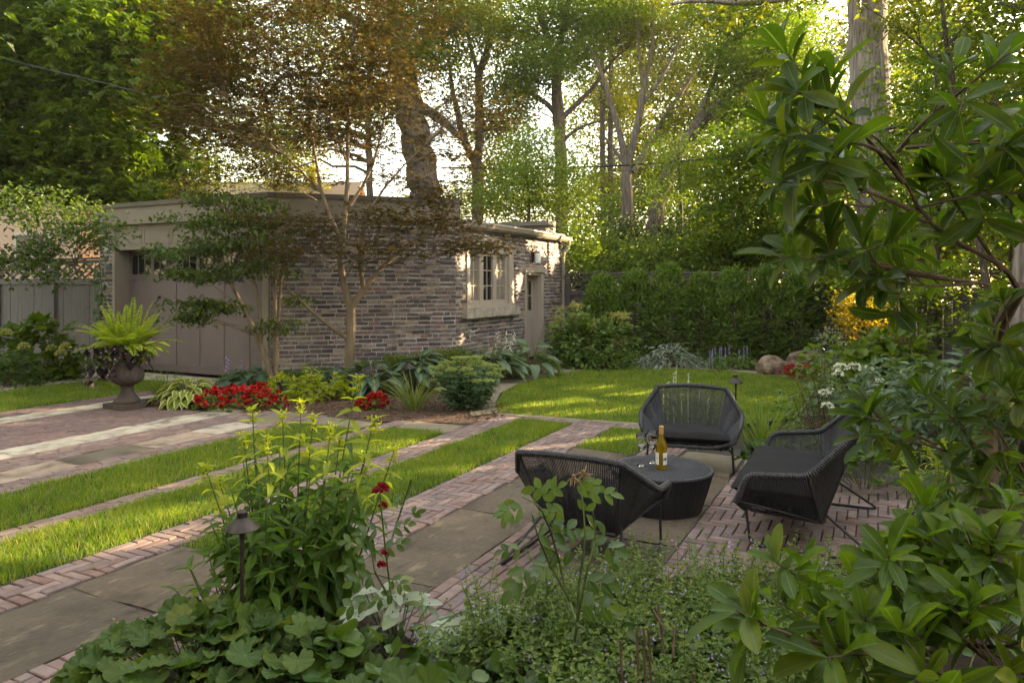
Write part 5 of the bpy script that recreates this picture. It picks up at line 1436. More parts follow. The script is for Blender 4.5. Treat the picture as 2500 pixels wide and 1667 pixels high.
# yews: dark fine-textured conifers beyond the fence
for k, (px, top, d, rx) in enumerate(((1440, 500, 19, 62), (1540, 520, 19.5, 60), (1610, 560, 18.6, 36), (1340, 640, 18, 40))):
    tree('yew_tree', ['tall dark conifer beside the pale V trunk', 'dark conifer under the leaning trunk', 'narrow dark conifer left of the broad-leaved tree', 'low dark conifer close by the downspout'][k],
         [[(px, 700, d, .10), (px, top + 20, d, .03)]], [(px, top + 75, d, rx * .8, 70, .8, 70), (px, top + 150, d, rx, 70, .9, 80), (px, top + 25, d, rx * .5, 36, .5, 30)], M['L_yew'], M['bark'], L=.13, asp=.16, per=34, sig=.16, droop=.1, tilt=.9, group='dark conifers beyond the fence', cat='conifer')
# distant wood, one mass
e = MB()
for (px, py, d, rx, ry, rd, cnt) in [(120, 560, 34, 220, 60, 4, 90), (1120, 460, 42, 200, 50, 4, 70), (1420, 470, 40, 260, 130, 5, 260), (1700, 300, 40, 240, 240, 6, 330), (1950, 300, 36, 240, 300, 6, 330), (2250, 300, 34, 260, 300, 6, 300), (1380, 230, 42, 130, 150, 5, 110), (1600, 60, 38, 260, 110, 5, 220), (560, 430, 44, 130, 50, 4, 30), (2450, 500, 26, 200, 300, 5, 160), (1150, 60, 44, 200, 110, 5, 90), (760, 120, 40, 300, 150, 5, 150), (850, 240, 42, 220, 60, 4, 50), (400, 200, 40, 200, 160, 5, 90), (620, 320, 40, 130, 70, 3, 90), (700, 400, 42, 90, 30, 3, 24), (1140, 300, 40, 80, 60, 3, 50), (1150, 380, 40, 90, 40, 3, 40), (1480, 220, 42, 110, 110, 4, 110), (1500, 380, 40, 150, 80, 4, 110), (2120, 60, 32, 160, 90, 4, 110)]:
    P = blob_pts(W(px, py, d), (rx * d / FPX, rd, ry * d / FPX), cnt); P = P[P[:, 2] > .3]
    spread_leaves(e, P, 64, .62, T_CARD, .21, .6, .3, .55)
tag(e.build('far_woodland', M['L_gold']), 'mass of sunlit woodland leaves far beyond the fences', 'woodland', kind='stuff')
e = MB()
for (px, py, d, rx, ry, rd, cnt) in [(1400, 600, 27, 180, 60, 2, 150), (1650, 590, 26, 180, 70, 2, 170), (1900, 580, 25, 180, 80, 2, 170), (2150, 560, 24, 180, 100, 2, 170), (2400, 560, 22, 160, 120, 2, 130), (1560, 500, 30, 260, 70, 2, 150), (1900, 470, 30, 260, 80, 2, 170), (100, 640, 30, 260, 60, 2, 80)]:
    P = blob_pts(W(px, py, d), (rx * d / FPX, rd, ry * d / FPX), cnt); P = P[P[:, 2] > .1]
    spread_leaves(e, P, 40, .42, T_CARD, .19, .6, .3, .6)
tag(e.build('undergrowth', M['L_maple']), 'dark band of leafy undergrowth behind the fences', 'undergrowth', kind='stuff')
# trees outside the frame to the right and behind it, which shade the garden; the low sun comes through their gaps
r2 = np.random.default_rng(4)
for k, (ang, dist, top, wd) in enumerate(((42, 17, 9.5, 3.2), (50, 14, 9, 3.0), (58, 13, 9.5, 3.0), (66, 12, 9, 3.0), (75, 12, 9, 3.0), (85, 12, 8.5, 3.0), (97, 11, 8.5, 3.0), (50, 24, 12, 4.0), (62, 22, 12, 4.0), (74, 21, 12, 4.0))):
    a = math.radians(ang); base = FWD * dist * math.cos(a) + RIGHT * dist * math.sin(a)
    e = empty('beech_tree', base, 'tall dense tree outside the frame to the right, ' + ['first', 'second', 'third', 'fourth', 'fifth', 'sixth', 'seventh', 'eighth', 'ninth', 'tenth'][k] + ' round from the hickory', 'tree', 'tall trees right of the view')
    t = MB(); t.tube(bez(base - UP * .05, base + UP * top * .8, RIGHT * .3, 8), np.linspace(.24, .05, 8), 9)
    n = 230; d = rand_dirs(n) * (RNG.uniform(0, 1, n) ** .4)[:, None] * A(wd, wd, top * .47)
    P = base + UP * top * .55 + d
    P = P[keep(P)]
    for p in P[::12]: t.tube(bez(base + UP * max(1.2, p[2] * .6), p, UP * .2, 6), np.linspace(.05, .01, 6), 5, False)
    part(t, 'trunk', M['bark'], e)
    c = MB(); spread_leaves(c, P, 26, .42, T_CARD, .26, .62, .3, .7); part(c, 'crown', M['L_maple'], e)

# unseen house added behind the viewer to put the foreground in shade
e = empty('unseen_shade_house', (-2.5, -7.5, 0), 'unseen two-storey house added behind the viewpoint to shade the foreground', 'house')
b = MB(); b.box((0, 0, 3.1), (22, 10, 6.2)); b.build('wall', M['mortar'], e)
b = MB()
for s in (-1, 1):
    p = [(-11.5, s * 5.5, 6.1), (11.5, s * 5.5, 6.1), (11.5, 0, 9.2), (-11.5, 0, 9.2)]
    V = p + [(x, y, z + .15) for x, y, z in p]
    b.add(V, [[[0, 1, 2, 3], [7, 6, 5, 4], [0, 4, 5, 1], [1, 5, 6, 2], [2, 6, 7, 3], [3, 7, 4, 0]]])
b.build('roof', M['rooffelt'], e)
for k in range(5):
    f = MB(); x = -8.8 + 4.4 * k; f.box((x, 5.03, 4.6), (1.3, .1, 1.6)); w = f.build('window', M['lighttrim'], e)
    g = MB(); g.box((x, 5.08, 4.6), (1.1, .06, 1.4)); g.build('window_pane', M['darkglass'], w)
    f = MB(); f.box((x, 5.03, 1.5), (1.3, .1, 1.7)); w = f.build('window', M['lighttrim'], e)
    g = MB(); g.box((x, 5.08, 1.5), (1.1, .06, 1.5)); g.build('window_pane', M['darkglass'], w)

# trees outside the frame to the left, in the neighbouring garden
tree0 = None
for k, (ang, dist) in enumerate(((-47, 17), (-58, 14), (-70, 12), (-84, 12), (-99, 12))):
    a = math.radians(ang); base = FWD * dist * math.cos(a) + RIGHT * dist * math.sin(a)
    lab = 'dense tree outside the frame to the left, ' + ['first', 'second', 'third', 'fourth', 'fifth'][k] + ' round from the great maple'
    if tree0 is None:
        tree0 = empty('hedge_maple', base, lab, 'tree', 'tall trees left of the view')
        t = MB(); t.tube(bez(A(0, 0, -.05), UP * 7.5, RIGHT * .3, 8), np.linspace(.24, .05, 8), 9)
        n = 240; P = UP * 5.2 + rand_dirs(n) * (RNG.uniform(0, 1, n) ** .4)[:, None] * A(3.0, 3.0, 4.4)
        for p in P[::12]: t.tube(bez(UP * max(1.2, p[2] * .6), p, UP * .2, 6), np.linspace(.05, .01, 6), 5, False)
        t.build('trunk', M['bark'], tree0)
        c = MB(); spread_leaves(c, P, 26, .42, T_CARD, .26, .62, .3, .7, carve=False); c.build('crown', M['L_maple'], tree0)
    else:
        o = tree0.copy(); COL.objects.link(o); o.location = tuple(base); o.rotation_euler = (0, 0, k * 1.3); o['label'] = lab
        for ch in list(tree0.children):
            q = ch.copy(); COL.objects.link(q); q.parent = o

# ------------------------------------------------------------------ HOUSES beyond, overhead wires
def house(name, label, c, sx, sy, hw, hr, rz, wallm, roofm):
    e = empty(name, c, label, 'house', 'houses beyond the garden', rz)
    b = MB(); b.box((0, 0, hw / 2), (sx, sy, hw))
    b.add([(-sx / 2, -sy / 2, hw), (-sx / 2, sy / 2, hw), (-sx / 2, 0, hw + hr - .08), (sx / 2, -sy / 2, hw), (sx / 2, sy / 2, hw), (sx / 2, 0, hw + hr - .08)], [[[0, 2, 1]], [[3, 4, 5]]])
    b.build('wall', wallm, e)
    b = MB(); o = .4
    for s in (-1, 1):
        p = [(-sx / 2 - o, s * (sy / 2 + o), hw - .18), (sx / 2 + o, s * (sy / 2 + o), hw - .18), (sx / 2 + o, 0, hw + hr), (-sx / 2 - o, 0, hw + hr)]
        V = p + [(x, y, z + .12) for x, y, z in p]
        b.add(V, [[[0, 1, 2, 3], [7, 6, 5, 4], [0, 4, 5, 1], [1, 5, 6, 2], [2, 6, 7, 3], [3, 7, 4, 0]]])
    b.build('roof', roofm, e)
    b = MB(); b.box((sx * .28, 0, hw + hr + .2), (.6, .6, 1.4)); b.box((sx * .28, 0, hw + hr + .93), (.72, .72, .12)); b.build('chimney', wallm, e)
    for k in range(3):
        f = MB(); x = -sx / 2 + sx * (k + .5) / 3; f.box((x, -sy / 2 - .02, hw * .55), (1.2, .1, 1.5)); w = f.build('window', M['lighttrim'], e)
        g = MB(); g.box((x - .28, -sy / 2 - .05, hw * .55), (.48, .06, 1.3)); g.box((x + .28, -sy / 2 - .05, hw * .55), (.48, .06, 1.3)); g.build('window_pane', M['darkglass'], w)


tanwall = surfmat('tan_brick_house', [(0.36, 0.25, 0.18), (0.46, 0.33, 0.24)], scale=20, rough=.9)
tanroof = surfmat('tan_shingles', [(0.30, 0.22, 0.17), (0.40, 0.29, 0.22)], scale=30, rough=.9, bump=.6)
greyroof = surfmat('grey_shingles', [(0.10, 0.095, 0.10), (0.17, 0.16, 0.165)], scale=24, rough=.9, bump=.6)
house('neighbour_house', 'tan-roofed house glimpsed between the maples above the garage roof', GD(590, 44), 12, 9, 5.0, 2.7, HEAD, tanwall, tanroof)
house('neighbour_house', 'tan brick house seen in scraps above the left fence', GD(-10, 30), 9, 8, 5.0, 2.6, HEAD + .2, tanwall, greyroof)
b = MB()
for (pts, r) in (([(1000, 384, 27), (1200, 389, 25), (1420, 381, 22), (1600, 368, 19), (1800, 340, 16), (2100, 285, 13)], .032), ([(1000, 388, 27), (1250, 394, 24), (1500, 391, 20), (1800, 372, 16)], .008)):
    P = np.array([W(*p) for p in pts]); P = poly_at(P, np.linspace(0, 1, 30)); 
    b.tube(P, r, 6)
tag(b.build('utility_cable', M['cable']), 'black overhead cable sagging across the trees behind the garage', 'cable')
b = MB(); b.tube(np.array([W(*p) for p in ((-60, 118, 14), (100, 158, 14), (260, 196, 14), (420, 240, 14))]), .008, 6)
tag(b.build('overhead_wire', plainmat('grey_wire', (.07, .07, .07))), 'thin grey wire crossing the maple leaves at top left', 'cable')

# ------------------------------------------------------------------ PLANTING: left and garage side
def hyd_flowers(mat, pts, R=(.075, .075, .06), n=60, L=.032):
    def f(e, c, P): flower_heads(e, [np.asarray(p) for p in pts], mat, n, R, L)
    return f


c = GD(60, 12.2)
shrub('oakleaf_hydrangea', 'oakleaf hydrangea with a few creamy panicles before the left fence', c, (.95, .5, 1.05), 230, M['L_maple'], T=T_LOBE, L=.19, asp=.95, per=3, sig=.06, group='hydrangeas', cat='hydrangea', droop=.35, tilt=.35,
      extra=hyd_flowers(M['F_cream'], [W(15, 768, 11.8), W(55, 800, 11.7), W(140, 815, 11.7), W(118, 805, 11.9), W(150, 800, 11.8)], (.07, .07, .08), 70, .03))
shrub('hydrangea_shoot', 'tall leafy shoot against the left fence boards', GD(112, 12.4), (.18, .15, 1.25), 26, M['L_maple'], T=T_LOBE, L=.13, asp=.9, per=2, sig=.04, cat='hydrangea')
shrub('dark_groundcover_shrub', 'dark small-leaved mound at the left edge below the hydrangea', G(25, 888), (.62, .35, .5), 120, M['L_ivy'], L=.06, asp=.55, per=8, sig=.06, cat='shrub')
shrub('goutweed_clump', 'low green clump at the foot of the left fence beside the urn', G(185, 852), (.55, .25, .22), 60, M['L_hyd'], L=.07, asp=.6, per=7, sig=.05, cat='ground plant')
# ivy up the brick pier
e = empty('wall_ivy', (-13.1, 8.75, 0), 'ivy climbing the narrow brick pier left of the garage door', 'ivy')
b = MB(); P = []
for k in range(240):
    t = RNG.uniform(0, 1); P.append(A(-13.18 + RNG.normal(0, .09) + .05 * math.sin(t * 9), 8.72 + RNG.uniform(-.04, .02), .05 + 2.0 * t))
P = np.array(P); n = len(P); b.leaves(T_LOBE, P, np.c_[RNG.normal(0, .7, n), RNG.normal(-.3, .2, n), np.full(n, -.5)], np.c_[RNG.normal(0, .3, (n, 1)), np.full(n, -1.0), RNG.normal(.3, .3, n)], .085, .08); part(b, 'foliage', M['L_ivy'], e)
b = MB(); b.tube([(-13.15, 8.74, 0), (-13.2, 8.73, .8), (-13.12, 8.73, 1.4), (-13.2, 8.73, 2.0)], .008, 5); part(b, 'stems', M['twig'], e)

# urn planting
u0 = uc_ + UP * .70
e = empty('boston_fern', u0, 'lime green fern arching out of the iron urn', 'fern')
fb = MB(); fs = MB()
for k in range(64):
    a = k * 2.4 + RNG.normal(0, .2); el = RNG.uniform(.15, 1.4); ln = RNG.uniform(.5, .74) * (1.0 if el < 1.1 else 1.08)
    o = RIGHT * math.cos(a) + FWD * math.sin(a)
    p0 = u0 + o * .06; p1 = p0 + o * ln * math.cos(el) + UP * ln * math.sin(el)
    pa = bez(p0, p1, UP * .10 * (1.3 - el) + o * -.02, 12); pa[:, 2] -= np.linspace(0, 1, 12) ** 3 * .12 * math.cos(el)
    fs.tube(pa, np.linspace(.003, .001, 12), 4, False)
    q = poly_at(pa, np.linspace(.12, 1, 30)); tg = nrm(np.gradient(q, axis=0)); sd = nrm(np.cross(tg, UP + .3 * o)); nn = np.cross(sd, tg)
    w = .075 * np.sin(np.clip(np.linspace(.25, 1, 30), 0, 1) * math.pi * .97) ** .7 + .006
    for s in (-1, 1): fb.leaves(T_CARD, q, s * sd + .35 * tg + RNG.normal(0, .1, q.shape), nn + RNG.normal(0, .15, q.shape), w, .022)
part(fs, 'fronds', M['stem'], e); part(fb, 'pinnae', M['L_fern'], e)
e = empty('sweet_potato_vine', u0 + A(.01, 0, 0), 'dark purple trailing vine hanging from the urn rim', 'vine')
b = MB(); st = MB()
for k in range(46):
    a = RNG.uniform(0, 2 * math.pi); left = RNG.random() < .55
    o = (RIGHT * math.cos(a) + FWD * math.sin(a)) if not left else nrm(-RIGHT * 1.0 + FWD * RNG.uniform(-.9, .3))
    r = RNG.uniform(.2, .5 if left else .33); z = -RNG.uniform(-.02, .30) * (r / .3) ** 1.0 + .08
    p = u0 + o * r + UP * z
    if k % 2 == 0: st.tube(bez(u0 + o * .12, p, UP * .08, 6), .003, 4, False)
    b.leaves(T_HEART, p[None] + RNG.normal(0, .03, (3, 3)), np.stack([o * .4 - UP + RNG.normal(0, .4, 3) for _ in range(3)]), np.stack([o + UP * .3 + RNG.normal(0, .3, 3) for _ in range(3)]), RNG.uniform(.08, .13, 3), .075)
part(st, 'stems', M['twig'], e); part(b, 'foliage', M['L_purple'], e, attr=True)
e = empty('annual_flowers', u0 + A(-.01, 0, 0), 'tiny lilac flowers and green leaves filling the urn under the fern', 'flowers')
b = MB(); P = u0 + rand_dirs(90) * A(.3, .3, .12) + UP * .02; b.leaves(T_OVAL, P, rand_dirs(90) + A(0, 0, -.3), rand_dirs(90) + UP, .075, .045); part(b, 'foliage', M['L_hyd'], e, attr=True)
b = MB(); P = u0 + nrm(RNG.normal(0, 1, (170, 3)) * A(1, 1, .5)) * A(.40, .40, .26) * RNG.uniform(.75, 1.05, (170, 1)) + UP * .02; b.leaves(T_PETAL, P[:90], rand_dirs(90), rand_dirs(90), .022, .02); part(b, 'blossom', M['F_lilac'], e)
b = MB(); P = u0 + rand_dirs(24) * A(.22, .22, .05) - UP * .02; b.leaves(T_OVAL, P, rand_dirs(24), rand_dirs(24), .07, .05); part(b, 'red_leaves', leafmat('coral_leaf', [(.2, .05, .03), (.28, .1, .04)]), e)

# bed in front of the cut-off corner
hosta('hosta with lime leaves edged in cream at the left end of the mulch bed', G(432, 930), .50, .34, 120, M['L_hostavar'], .165, .66)
hosta('dark blue-green hosta behind the red begonias', G(575, 895), .62, .30, 90, M['L_hostablue'], .16, .75, flowers=(3, (.10, .2), M['F_lilac']))


def strap(name, label, c, n, R, h, w, spread, leaf, cat, lo=.55):
    'a tuft of arching strap leaves'
    c = np.asarray(c, float); e = empty(name, c, label, cat)
    a = RNG.uniform(0, 2 * math.pi, n); o = np.cos(a)[:, None] * RIGHT + np.sin(a)[:, None] * FWD
    sp = RNG.uniform(.05, spread, n)
    b = MB(); b.leaves(T_STRAP, c + o * (RNG.uniform(0, 1, n) * R)[:, None], UP + o * sp[:, None], -o + UP * .1 + RNG.normal(0, .35, o.shape), h * RNG.uniform(lo, 1.1, n), w)
    part(b, 'blades', leaf, e)
    return e


T_STRAP = T_strip([0, 0.2, 0.42, 0.64, 0.84, 1.0], [0.6, .9, 1.0, 0.85, 0.5, 0.05], -0.42, 0.006)
T_STRAP[0][:, 2] *= -1
strap('sedge_tuft', 'dark grassy tuft at the drive side of the cream-edged hosta', G(378, 916), 170, .12, .48, .007, .9, M['L_cedar'], 'grass tuft')
shrub('ferny_groundcover', 'mid green ferny ground plants below the multi-stemmed tree', G(600, 884), (.75, .25, .22), 90, M['L_goat'], L=.06, asp=.5, per=9, sig=.05, cat='ground plant')


def begonia(label, c, R3, n, heads):
    c = np.asarray(c, float)
    e = empty('red_begonia', c, label, 'begonia', 'red begonia clumps')
    P = c + np.concatenate([(d := rand_dirs(n))[:, :1] * R3[0], d[:, 1:2] * R3[1], np.abs(d[:, 2:]) * R3[2] * .8], 1) @ np.stack([RIGHT, FWD, UP])
    b = MB(); spread_leaves(b, P, 4, .03, T_ROUND, .055, .9, .2, .6); part(b, 'foliage', M['L_hyd'], e)
    b = MB()
    for p in P[::4]: b.tube([A(c[0], c[1], 0) + (p - c) * A(.6, .6, 0), p], .004, 4, False)
    part(b, 'stems', M['stem'], e)
    d = rand_dirs(heads); d[:, 2] = np.abs(d[:, 2]) + .1; d[:, 1] -= .25; d = nrm(d)
    H = c + (d * np.asarray(R3) * RNG.uniform(.85, 1.08, (heads, 1))) @ np.stack([RIGHT, FWD, UP]) + UP * .02
    b = MB()
    for h in H:
        m = int(RNG.integers(5, 9)); dd = nrm(rand_dirs(m) + A(0, 0, .6)); b.leaves(T_PETAL, np.repeat((h + RNG.normal(0, .012, 3))[None], m, 0), dd, rand_dirs(m) + dd * .3, RNG.uniform(.032, .055, m), .042)
    part(b, 'blossom', M['F_red'], e)


begonia('mass of scarlet begonias along the brick edge by the cream hosta', G(548, 938), (.58, .26, .26), 80, 120)
begonia('scarlet begonias at the right end of the cream hosta mass, under the lime shrub', G(598, 926), (.16, .13, .24), 20, 40)
begonia('scarlet begonia beside the strappy grass, left of the path light', G(868, 936), (.16, .12, .17), 24, 30)
begonia('small scarlet begonia at the mulch edge nearest the brick path', G(838, 938), (.10, .08, .12), 12, 16)
begonia('scarlet begonia glimpsed behind the sedum', G(1062, 890), (.16, .1, .3), 20, 30)
begonia('deep red begonias between the two boulders', GD(1840, 12.2), (.36, .18, .24), 40, 60)
shrub('gold_dogwood', 'small lime-yellow shrub under the multi-stemmed tree', G(648, 914), (.36, .24, .30), 60, M['L_lime'], T=T_OVAL, L=.085, asp=.5, per=5, sig=.035, group='lime-yellow shrubs in the mulch', stems=12)
shrub('gold_dogwood', 'lime-yellow shrub alone in the mulch before the maple trunk', G(738, 918), (.38, .26, .36), 76, M['L_lime'], T=T_OVAL, L=.09, asp=.5, per=5, sig=.035, group='lime-yellow shrubs in the mulch', stems=12)
hosta('big blue hosta with gold-centred leaves by the maple trunk', G(845, 904), .60, .46, 60, M['L_hostagold'], .25, .78, flowers=None)
hosta('gold-centred blue hosta behind the path light', G(965, 896), .55, .52, 44, M['L_hostagold'], .25, .78, flowers=(3, (.02, .14), M['F_tan']))
hosta('broad hosta with sage-green leaves and fading white flower spikes below the garage window', G(1120, 872), .85, .52, 110, M['L_hostagreen'], .25, .66, flowers=(9, (.04, .3), M['F_white']))
hosta('dusky blue hosta filling the gap between the lime shrub and the maple trunk', G(775, 893), .40, .28, 60, M['L_hostablue'], .15, .75)
shrub('ferny_groundcover', 'ferny green plants along the foot of the brick corner behind the lime shrub', G(715, 884), (.5, .2, .26), 70, M['L_goat'], L=.06, asp=.5, per=9, sig=.05, cat='ground plant')
e_rod = hosta('rodgersia with huge ribbed palm leaves by the side door', G(1218, 862), .66, .55, 34, M['L_hostagreen'], .34, .55, group=None, cat='rodgersia', name='rodgersia', flowers=(2, (.5, .75), M['F_tan']))
hosta('small white-edged hosta tucked between the sage hosta and the rodgersia', G(1180, 868), .25, .28, 24, M['L_hostavar'], .13, .5)


def boxhedge(label, p, q, h, wd):
    c = (p + q) / 2; e = empty('boxwood_hedge', A(c[0], c[1], 0), label, 'hedge', 'clipped boxwood')
    n = 620; u = RNG.uniform(0, 1, n); a = RNG.uniform(0, math.pi, n)
    ax = nrm((q - p) * A(1, 1, 0)); sdv = np.cross(ax, UP)
    sx = np.sign(np.cos(a)) * np.abs(np.cos(a)) ** .45; sz = np.abs(np.sin(a)) ** .45
    k = RNG.uniform(.8, 1.04, n)
    P = p + (q - p) * u[:, None] + sdv * (sx * wd * k)[:, None] + UP * (sz * h * k)[:, None]
    b = MB(); spread_leaves(b, P, 7, .025, T_OVAL, .028, .6, -.2, 1.0, out_from=c + UP * h * .4, tilt=.8); part(b, 'foliage', M['L_box'], e)
    b = MB()
    for i in range(14): b.tube([p + (q - p) * (i + .5) / 14, p + (q - p) * (i + .5) / 14 + UP * h * .9], .007, 4, False)
    part(b, 'stems', M['twig'], e)


boxhedge('clipped low boxwood under the garage window, left of the sage hosta', GD(985, 11.5), GD(1068, 11.9), .52, .22)
boxhedge('clipped boxwood behind the gold-centred hosta', GD(890, 11.2), GD(960, 11.4), .47, .2)
# strappy grass round the mid path light
strap('iris_clump', 'strappy iris clump fanning round the middle path light', G(952, 940), 120, .13, .62, .009, .85, M['L_iris'], 'iris')
# sedum with flat pale heads
c = G(1070, 938); e = empty('sedum_clump', c, 'rounded sedum with flat pale green heads at the tip of the mulch bed', 'sedum')
sb, lb, fbm = MB(), MB(), MB()
for k in range(46):
    a = k * 2.4 + RNG.normal(0, .25); r = math.sqrt((k + .5) / 46) * RNG.uniform(.85, 1.12); o = RIGHT * math.cos(a) + FWD * math.sin(a) * .8
    tip = c + o * r * .50 + UP * (.60 - .28 * r ** 2.2 + RNG.normal(0, .05))
    t = leafy_stem(sb, lb, c + o * r * .18, tip, 8, .10, .60, T_OVAL, .005, .15, 3, .25, .02, .35)
    m = 52; d = rand_dirs(m); d[:, 2] = np.abs(d[:, 2]); Q = t + UP * .02 + d * A(.07, .07, .024); fbm.leaves(T_PETAL, Q, d + UP, rand_dirs(m) + UP, .024, .02)
part(sb, 'stems', M['stem'], e); part(lb, 'foliage', M['L_sedum'], e); part(fbm, 'flower_heads', M['F_sedum'], e)

# back bed by the right-hand fence
def plumes(mat, n, spread, h, size, name='plume', L=.03):
    def f(e, c, P):
        for k in range(n):
            q = c + RIGHT * RNG.uniform(-spread, spread) + FWD * RNG.uniform(-.2, .2) + UP * RNG.uniform(*h)
            b = MB()
            for j in range(9):
                a = RNG.uniform(0, 6.3); o = RIGHT * math.cos(a) + FWD * math.sin(a); z = UP * RNG.uniform(-.6, .5) * size
                pa = bez(q + z * .4, q + z + o * size * RNG.uniform(.4, 1.0) - UP * size * .1, UP * .04, 5); b.tube(pa, .002, 3, False)
                m = 22; T_ = poly_at(pa, RNG.uniform(.1, 1, m)); b.leaves(T_CARD, T_ + RNG.normal(0, .008, T_.shape), rand_dirs(m), rand_dirs(m), L, L * .5)
            part(b, name, mat, e)
    return f


shrub('goatsbeard', 'bushy goatsbeard with cream feathery plumes by the corner downspout', GD(1350, 14.1), (.78, .45, 1.12), 230, M['L_goat'], L=.12, asp=.55, per=6, sig=.08, cat='goatsbeard', stems=16, extra=plumes(M['F_cream'], 12, .75, (.75, 1.25), .2))
shrub('goatsbeard', 'second smaller goatsbeard in front of the fence by the door', GD(1290, 14.4), (.32, .3, .8), 70, M['L_goat'], L=.11, asp=.55, per=6, sig=.07, cat='goatsbeard', extra=plumes(M['F_cream'], 3, .3, (.7, .95), .2))


def spikes(mat, n, spread, h0, h1, name, rad=.018, sq=.3, L=.02, length=.2, nn_=46):
    def f(e, c, P):
        for k in range(n):
            q = c + RIGHT * RNG.uniform(-spread, spread) + FWD * RNG.uniform(-sq, sq) + UP * RNG.uniform(h0, h1)
            b = MB(); m = nn_; t = RNG.uniform(0, 1, m); Q = q + np.c_[RNG.normal(0, rad, (m, 2)) * (1 - .7 * t)[:, None], (t - .8) * length]
            b.leaves(T_CARD, Q, rand_dirs(m), rand_dirs(m), L, L * .6); b.tube([q - UP * q[2] + UP * .02, q], .003, 4); part(b, name, mat, e)
    return f


shrub('astilbe', 'astilbe with faded rust-red spikes before the hedge', GD(1400, 14.0), (.55, .35, .34), 110, M['L_goat'], L=.08, asp=.5, per=7, sig=.05, cat='astilbe', extra=spikes(M['F_rust'], 12, .48, .42, .62, 'flower_spike'))
shrub('dark_astilbe', 'dark green ferny clump at the lawn edge beside the silver groundcover', GD(1400, 13.7), (.5, .2, .3), 90, M['L_cedar'], L=.07, asp=.5, per=7, sig=.05, cat='astilbe')
shrub('silver_groundcover', 'silver-leaved ground plants spreading along the back of the lawn', GD(1545, 13.95), (.9, .3, .36), 190, M['L_silver'], T=T_LANCE, L=.12, asp=.28, per=4, sig=.06, cat='ground plant', droop=.5)
shrub('silver_groundcover', 'silver-leaved ground plants nearer the boulders, with lilac spikes', GD(1680, 13.7), (.45, .2, .22), 90, M['L_goat'], T=T_LANCE, L=.09, asp=.35, per=5, sig=.05, cat='ground plant', extra=spikes(M['F_lilac'], 12, .42, .26, .42, 'flower_spike', .012, .15, .016, .16))
# arborvitae hedge, each bush its own
xs_ = np.linspace(1385, 1905, 8)
labs = ['first arborvitae of the hedge, beside the goatsbeard', 'second arborvitae from the goatsbeard', 'third arborvitae of the hedge, tall, above the silver plants', 'fourth arborvitae, over the middle of the silver plants', 'fifth arborvitae, mid hedge above the lilac spikes', 'sixth arborvitae, directly behind the smaller boulder', 'seventh arborvitae, behind the longer boulder', 'last arborvitae of the hedge, next to the golden bush']
for k, px in enumerate(xs_):
    d = 14.9 + (0.25 if k % 2 else 0) - .06 * k
    c = GD(px, d); e = empty('arborvitae', c, labs[k], 'conifer', 'arborvitae hedge along the fence')
    h = 1.72 + [0, .12, .2, .02, .1, .16, .0, -.1][k]; n = 330
    z = RNG.uniform(.02, 1, n) ** .8; a = RNG.uniform(0, 2 * math.pi, n); r = .42 * (1 - z ** 3.2 * .75) * (.75 + .3 * RNG.uniform(0, 1, n)) * (1 + .15 * np.sin(a * 3 + z * 9))
    P = c + np.cos(a)[:, None] * r[:, None] * RIGHT + np.sin(a)[:, None] * r[:, None] * FWD + UP * (z * h)[:, None]
    b = MB(); spread_leaves(b, P, 12, .06, T_CARD, .105, .42, -.25, 1.0, out_from=c + UP * h * .35, tilt=.9); part(b, 'foliage', M['L_cedar'], e)
    b = MB(); b.tube([c, c + UP * h * .9], np.array([.035, .008]), 6)
    for p in P[::16]: b.tube([A(c[0], c[1], p[2] * .75), p], .005, 4, False)
    part(b, 'trunk', M['twig'], e)
shrub('olive_willow', 'grey-green small-leaved bush between the hedge and the golden bush', GD(1920, 11.9), (.42, .3, 1.5), 170, M['L_silver'], T=T_LANCE, L=.055, asp=.35, per=8, sig=.06, cat='shrub', stems=18)

# ------------------------------------------------------------------ RIGHT-HAND BED
def heads(mat, pts, R=(.07, .07, .06), n=70, L=.028): return hyd_flowers(mat, pts, R, n, L)


shrub('white_hydrangea', 'hydrangea with white panicles at the far end of the right bed', GD(1985, 9.6), (.75, .5, .95), 200, M['L_hyd'], L=.13, asp=.62, per=4, sig=.06, cat='hydrangea', group='hydrangeas', extra=heads(M['F_white'], [W(1930, 848, 9.1), W(1990, 852, 9.0), W(1962, 846, 9.2), W(2020, 880, 9.0), W(1905, 905, 8.7), W(2080, 860, 9.2)], (.075, .075, .06)))
shrub('pale_hydrangea', 'tall leafy hydrangea rising behind the white-flowered one', GD(2060, 9.9), (.7, .5, 1.15), 170, M['L_hyd'], L=.15, asp=.7, per=4, sig=.06, cat='hydrangea', group='hydrangeas')
shrub('white_rose_bush', 'thin rose bush with small white blooms and bare canes near the lawn edge', GD(1870, 7.9), (.42, .3, .95), 70, M['L_rose'], L=.05, asp=.62, per=6, sig=.05, cat='rose', stems=26, extra=heads(M['F_white'], [W(1895, 905, 7.7), W(1900, 935, 7.6), W(1925, 862, 7.8)], (.045, .045, .04), 40, .026))
shrub('peony_clump', 'peony with grey-green glossy leaves behind the wide woven seat', GD(2110, 7.1), (.75, .5, .82), 190, M['L_peony'], T=T_LANCE, L=.15, asp=.34, per=5, sig=.06, cat='peony', group='peonies')
shrub('peony_clump', 'second peony with paler leaves nearer the hydrangea', GD(2000, 8.3), (.6, .4, .62), 130, M['L_peony'], T=T_LANCE, L=.14, asp=.34, per=5, sig=.06, cat='peony', group='peonies')
shrub('peony_clump', 'dark peony below the magnolia trunk at the right', GD(2290, 6.6), (.6, .5, .95), 150, M['L_peony'], T=T_LANCE, L=.15, asp=.32, per=5, sig=.06, cat='peony', group='peonies')
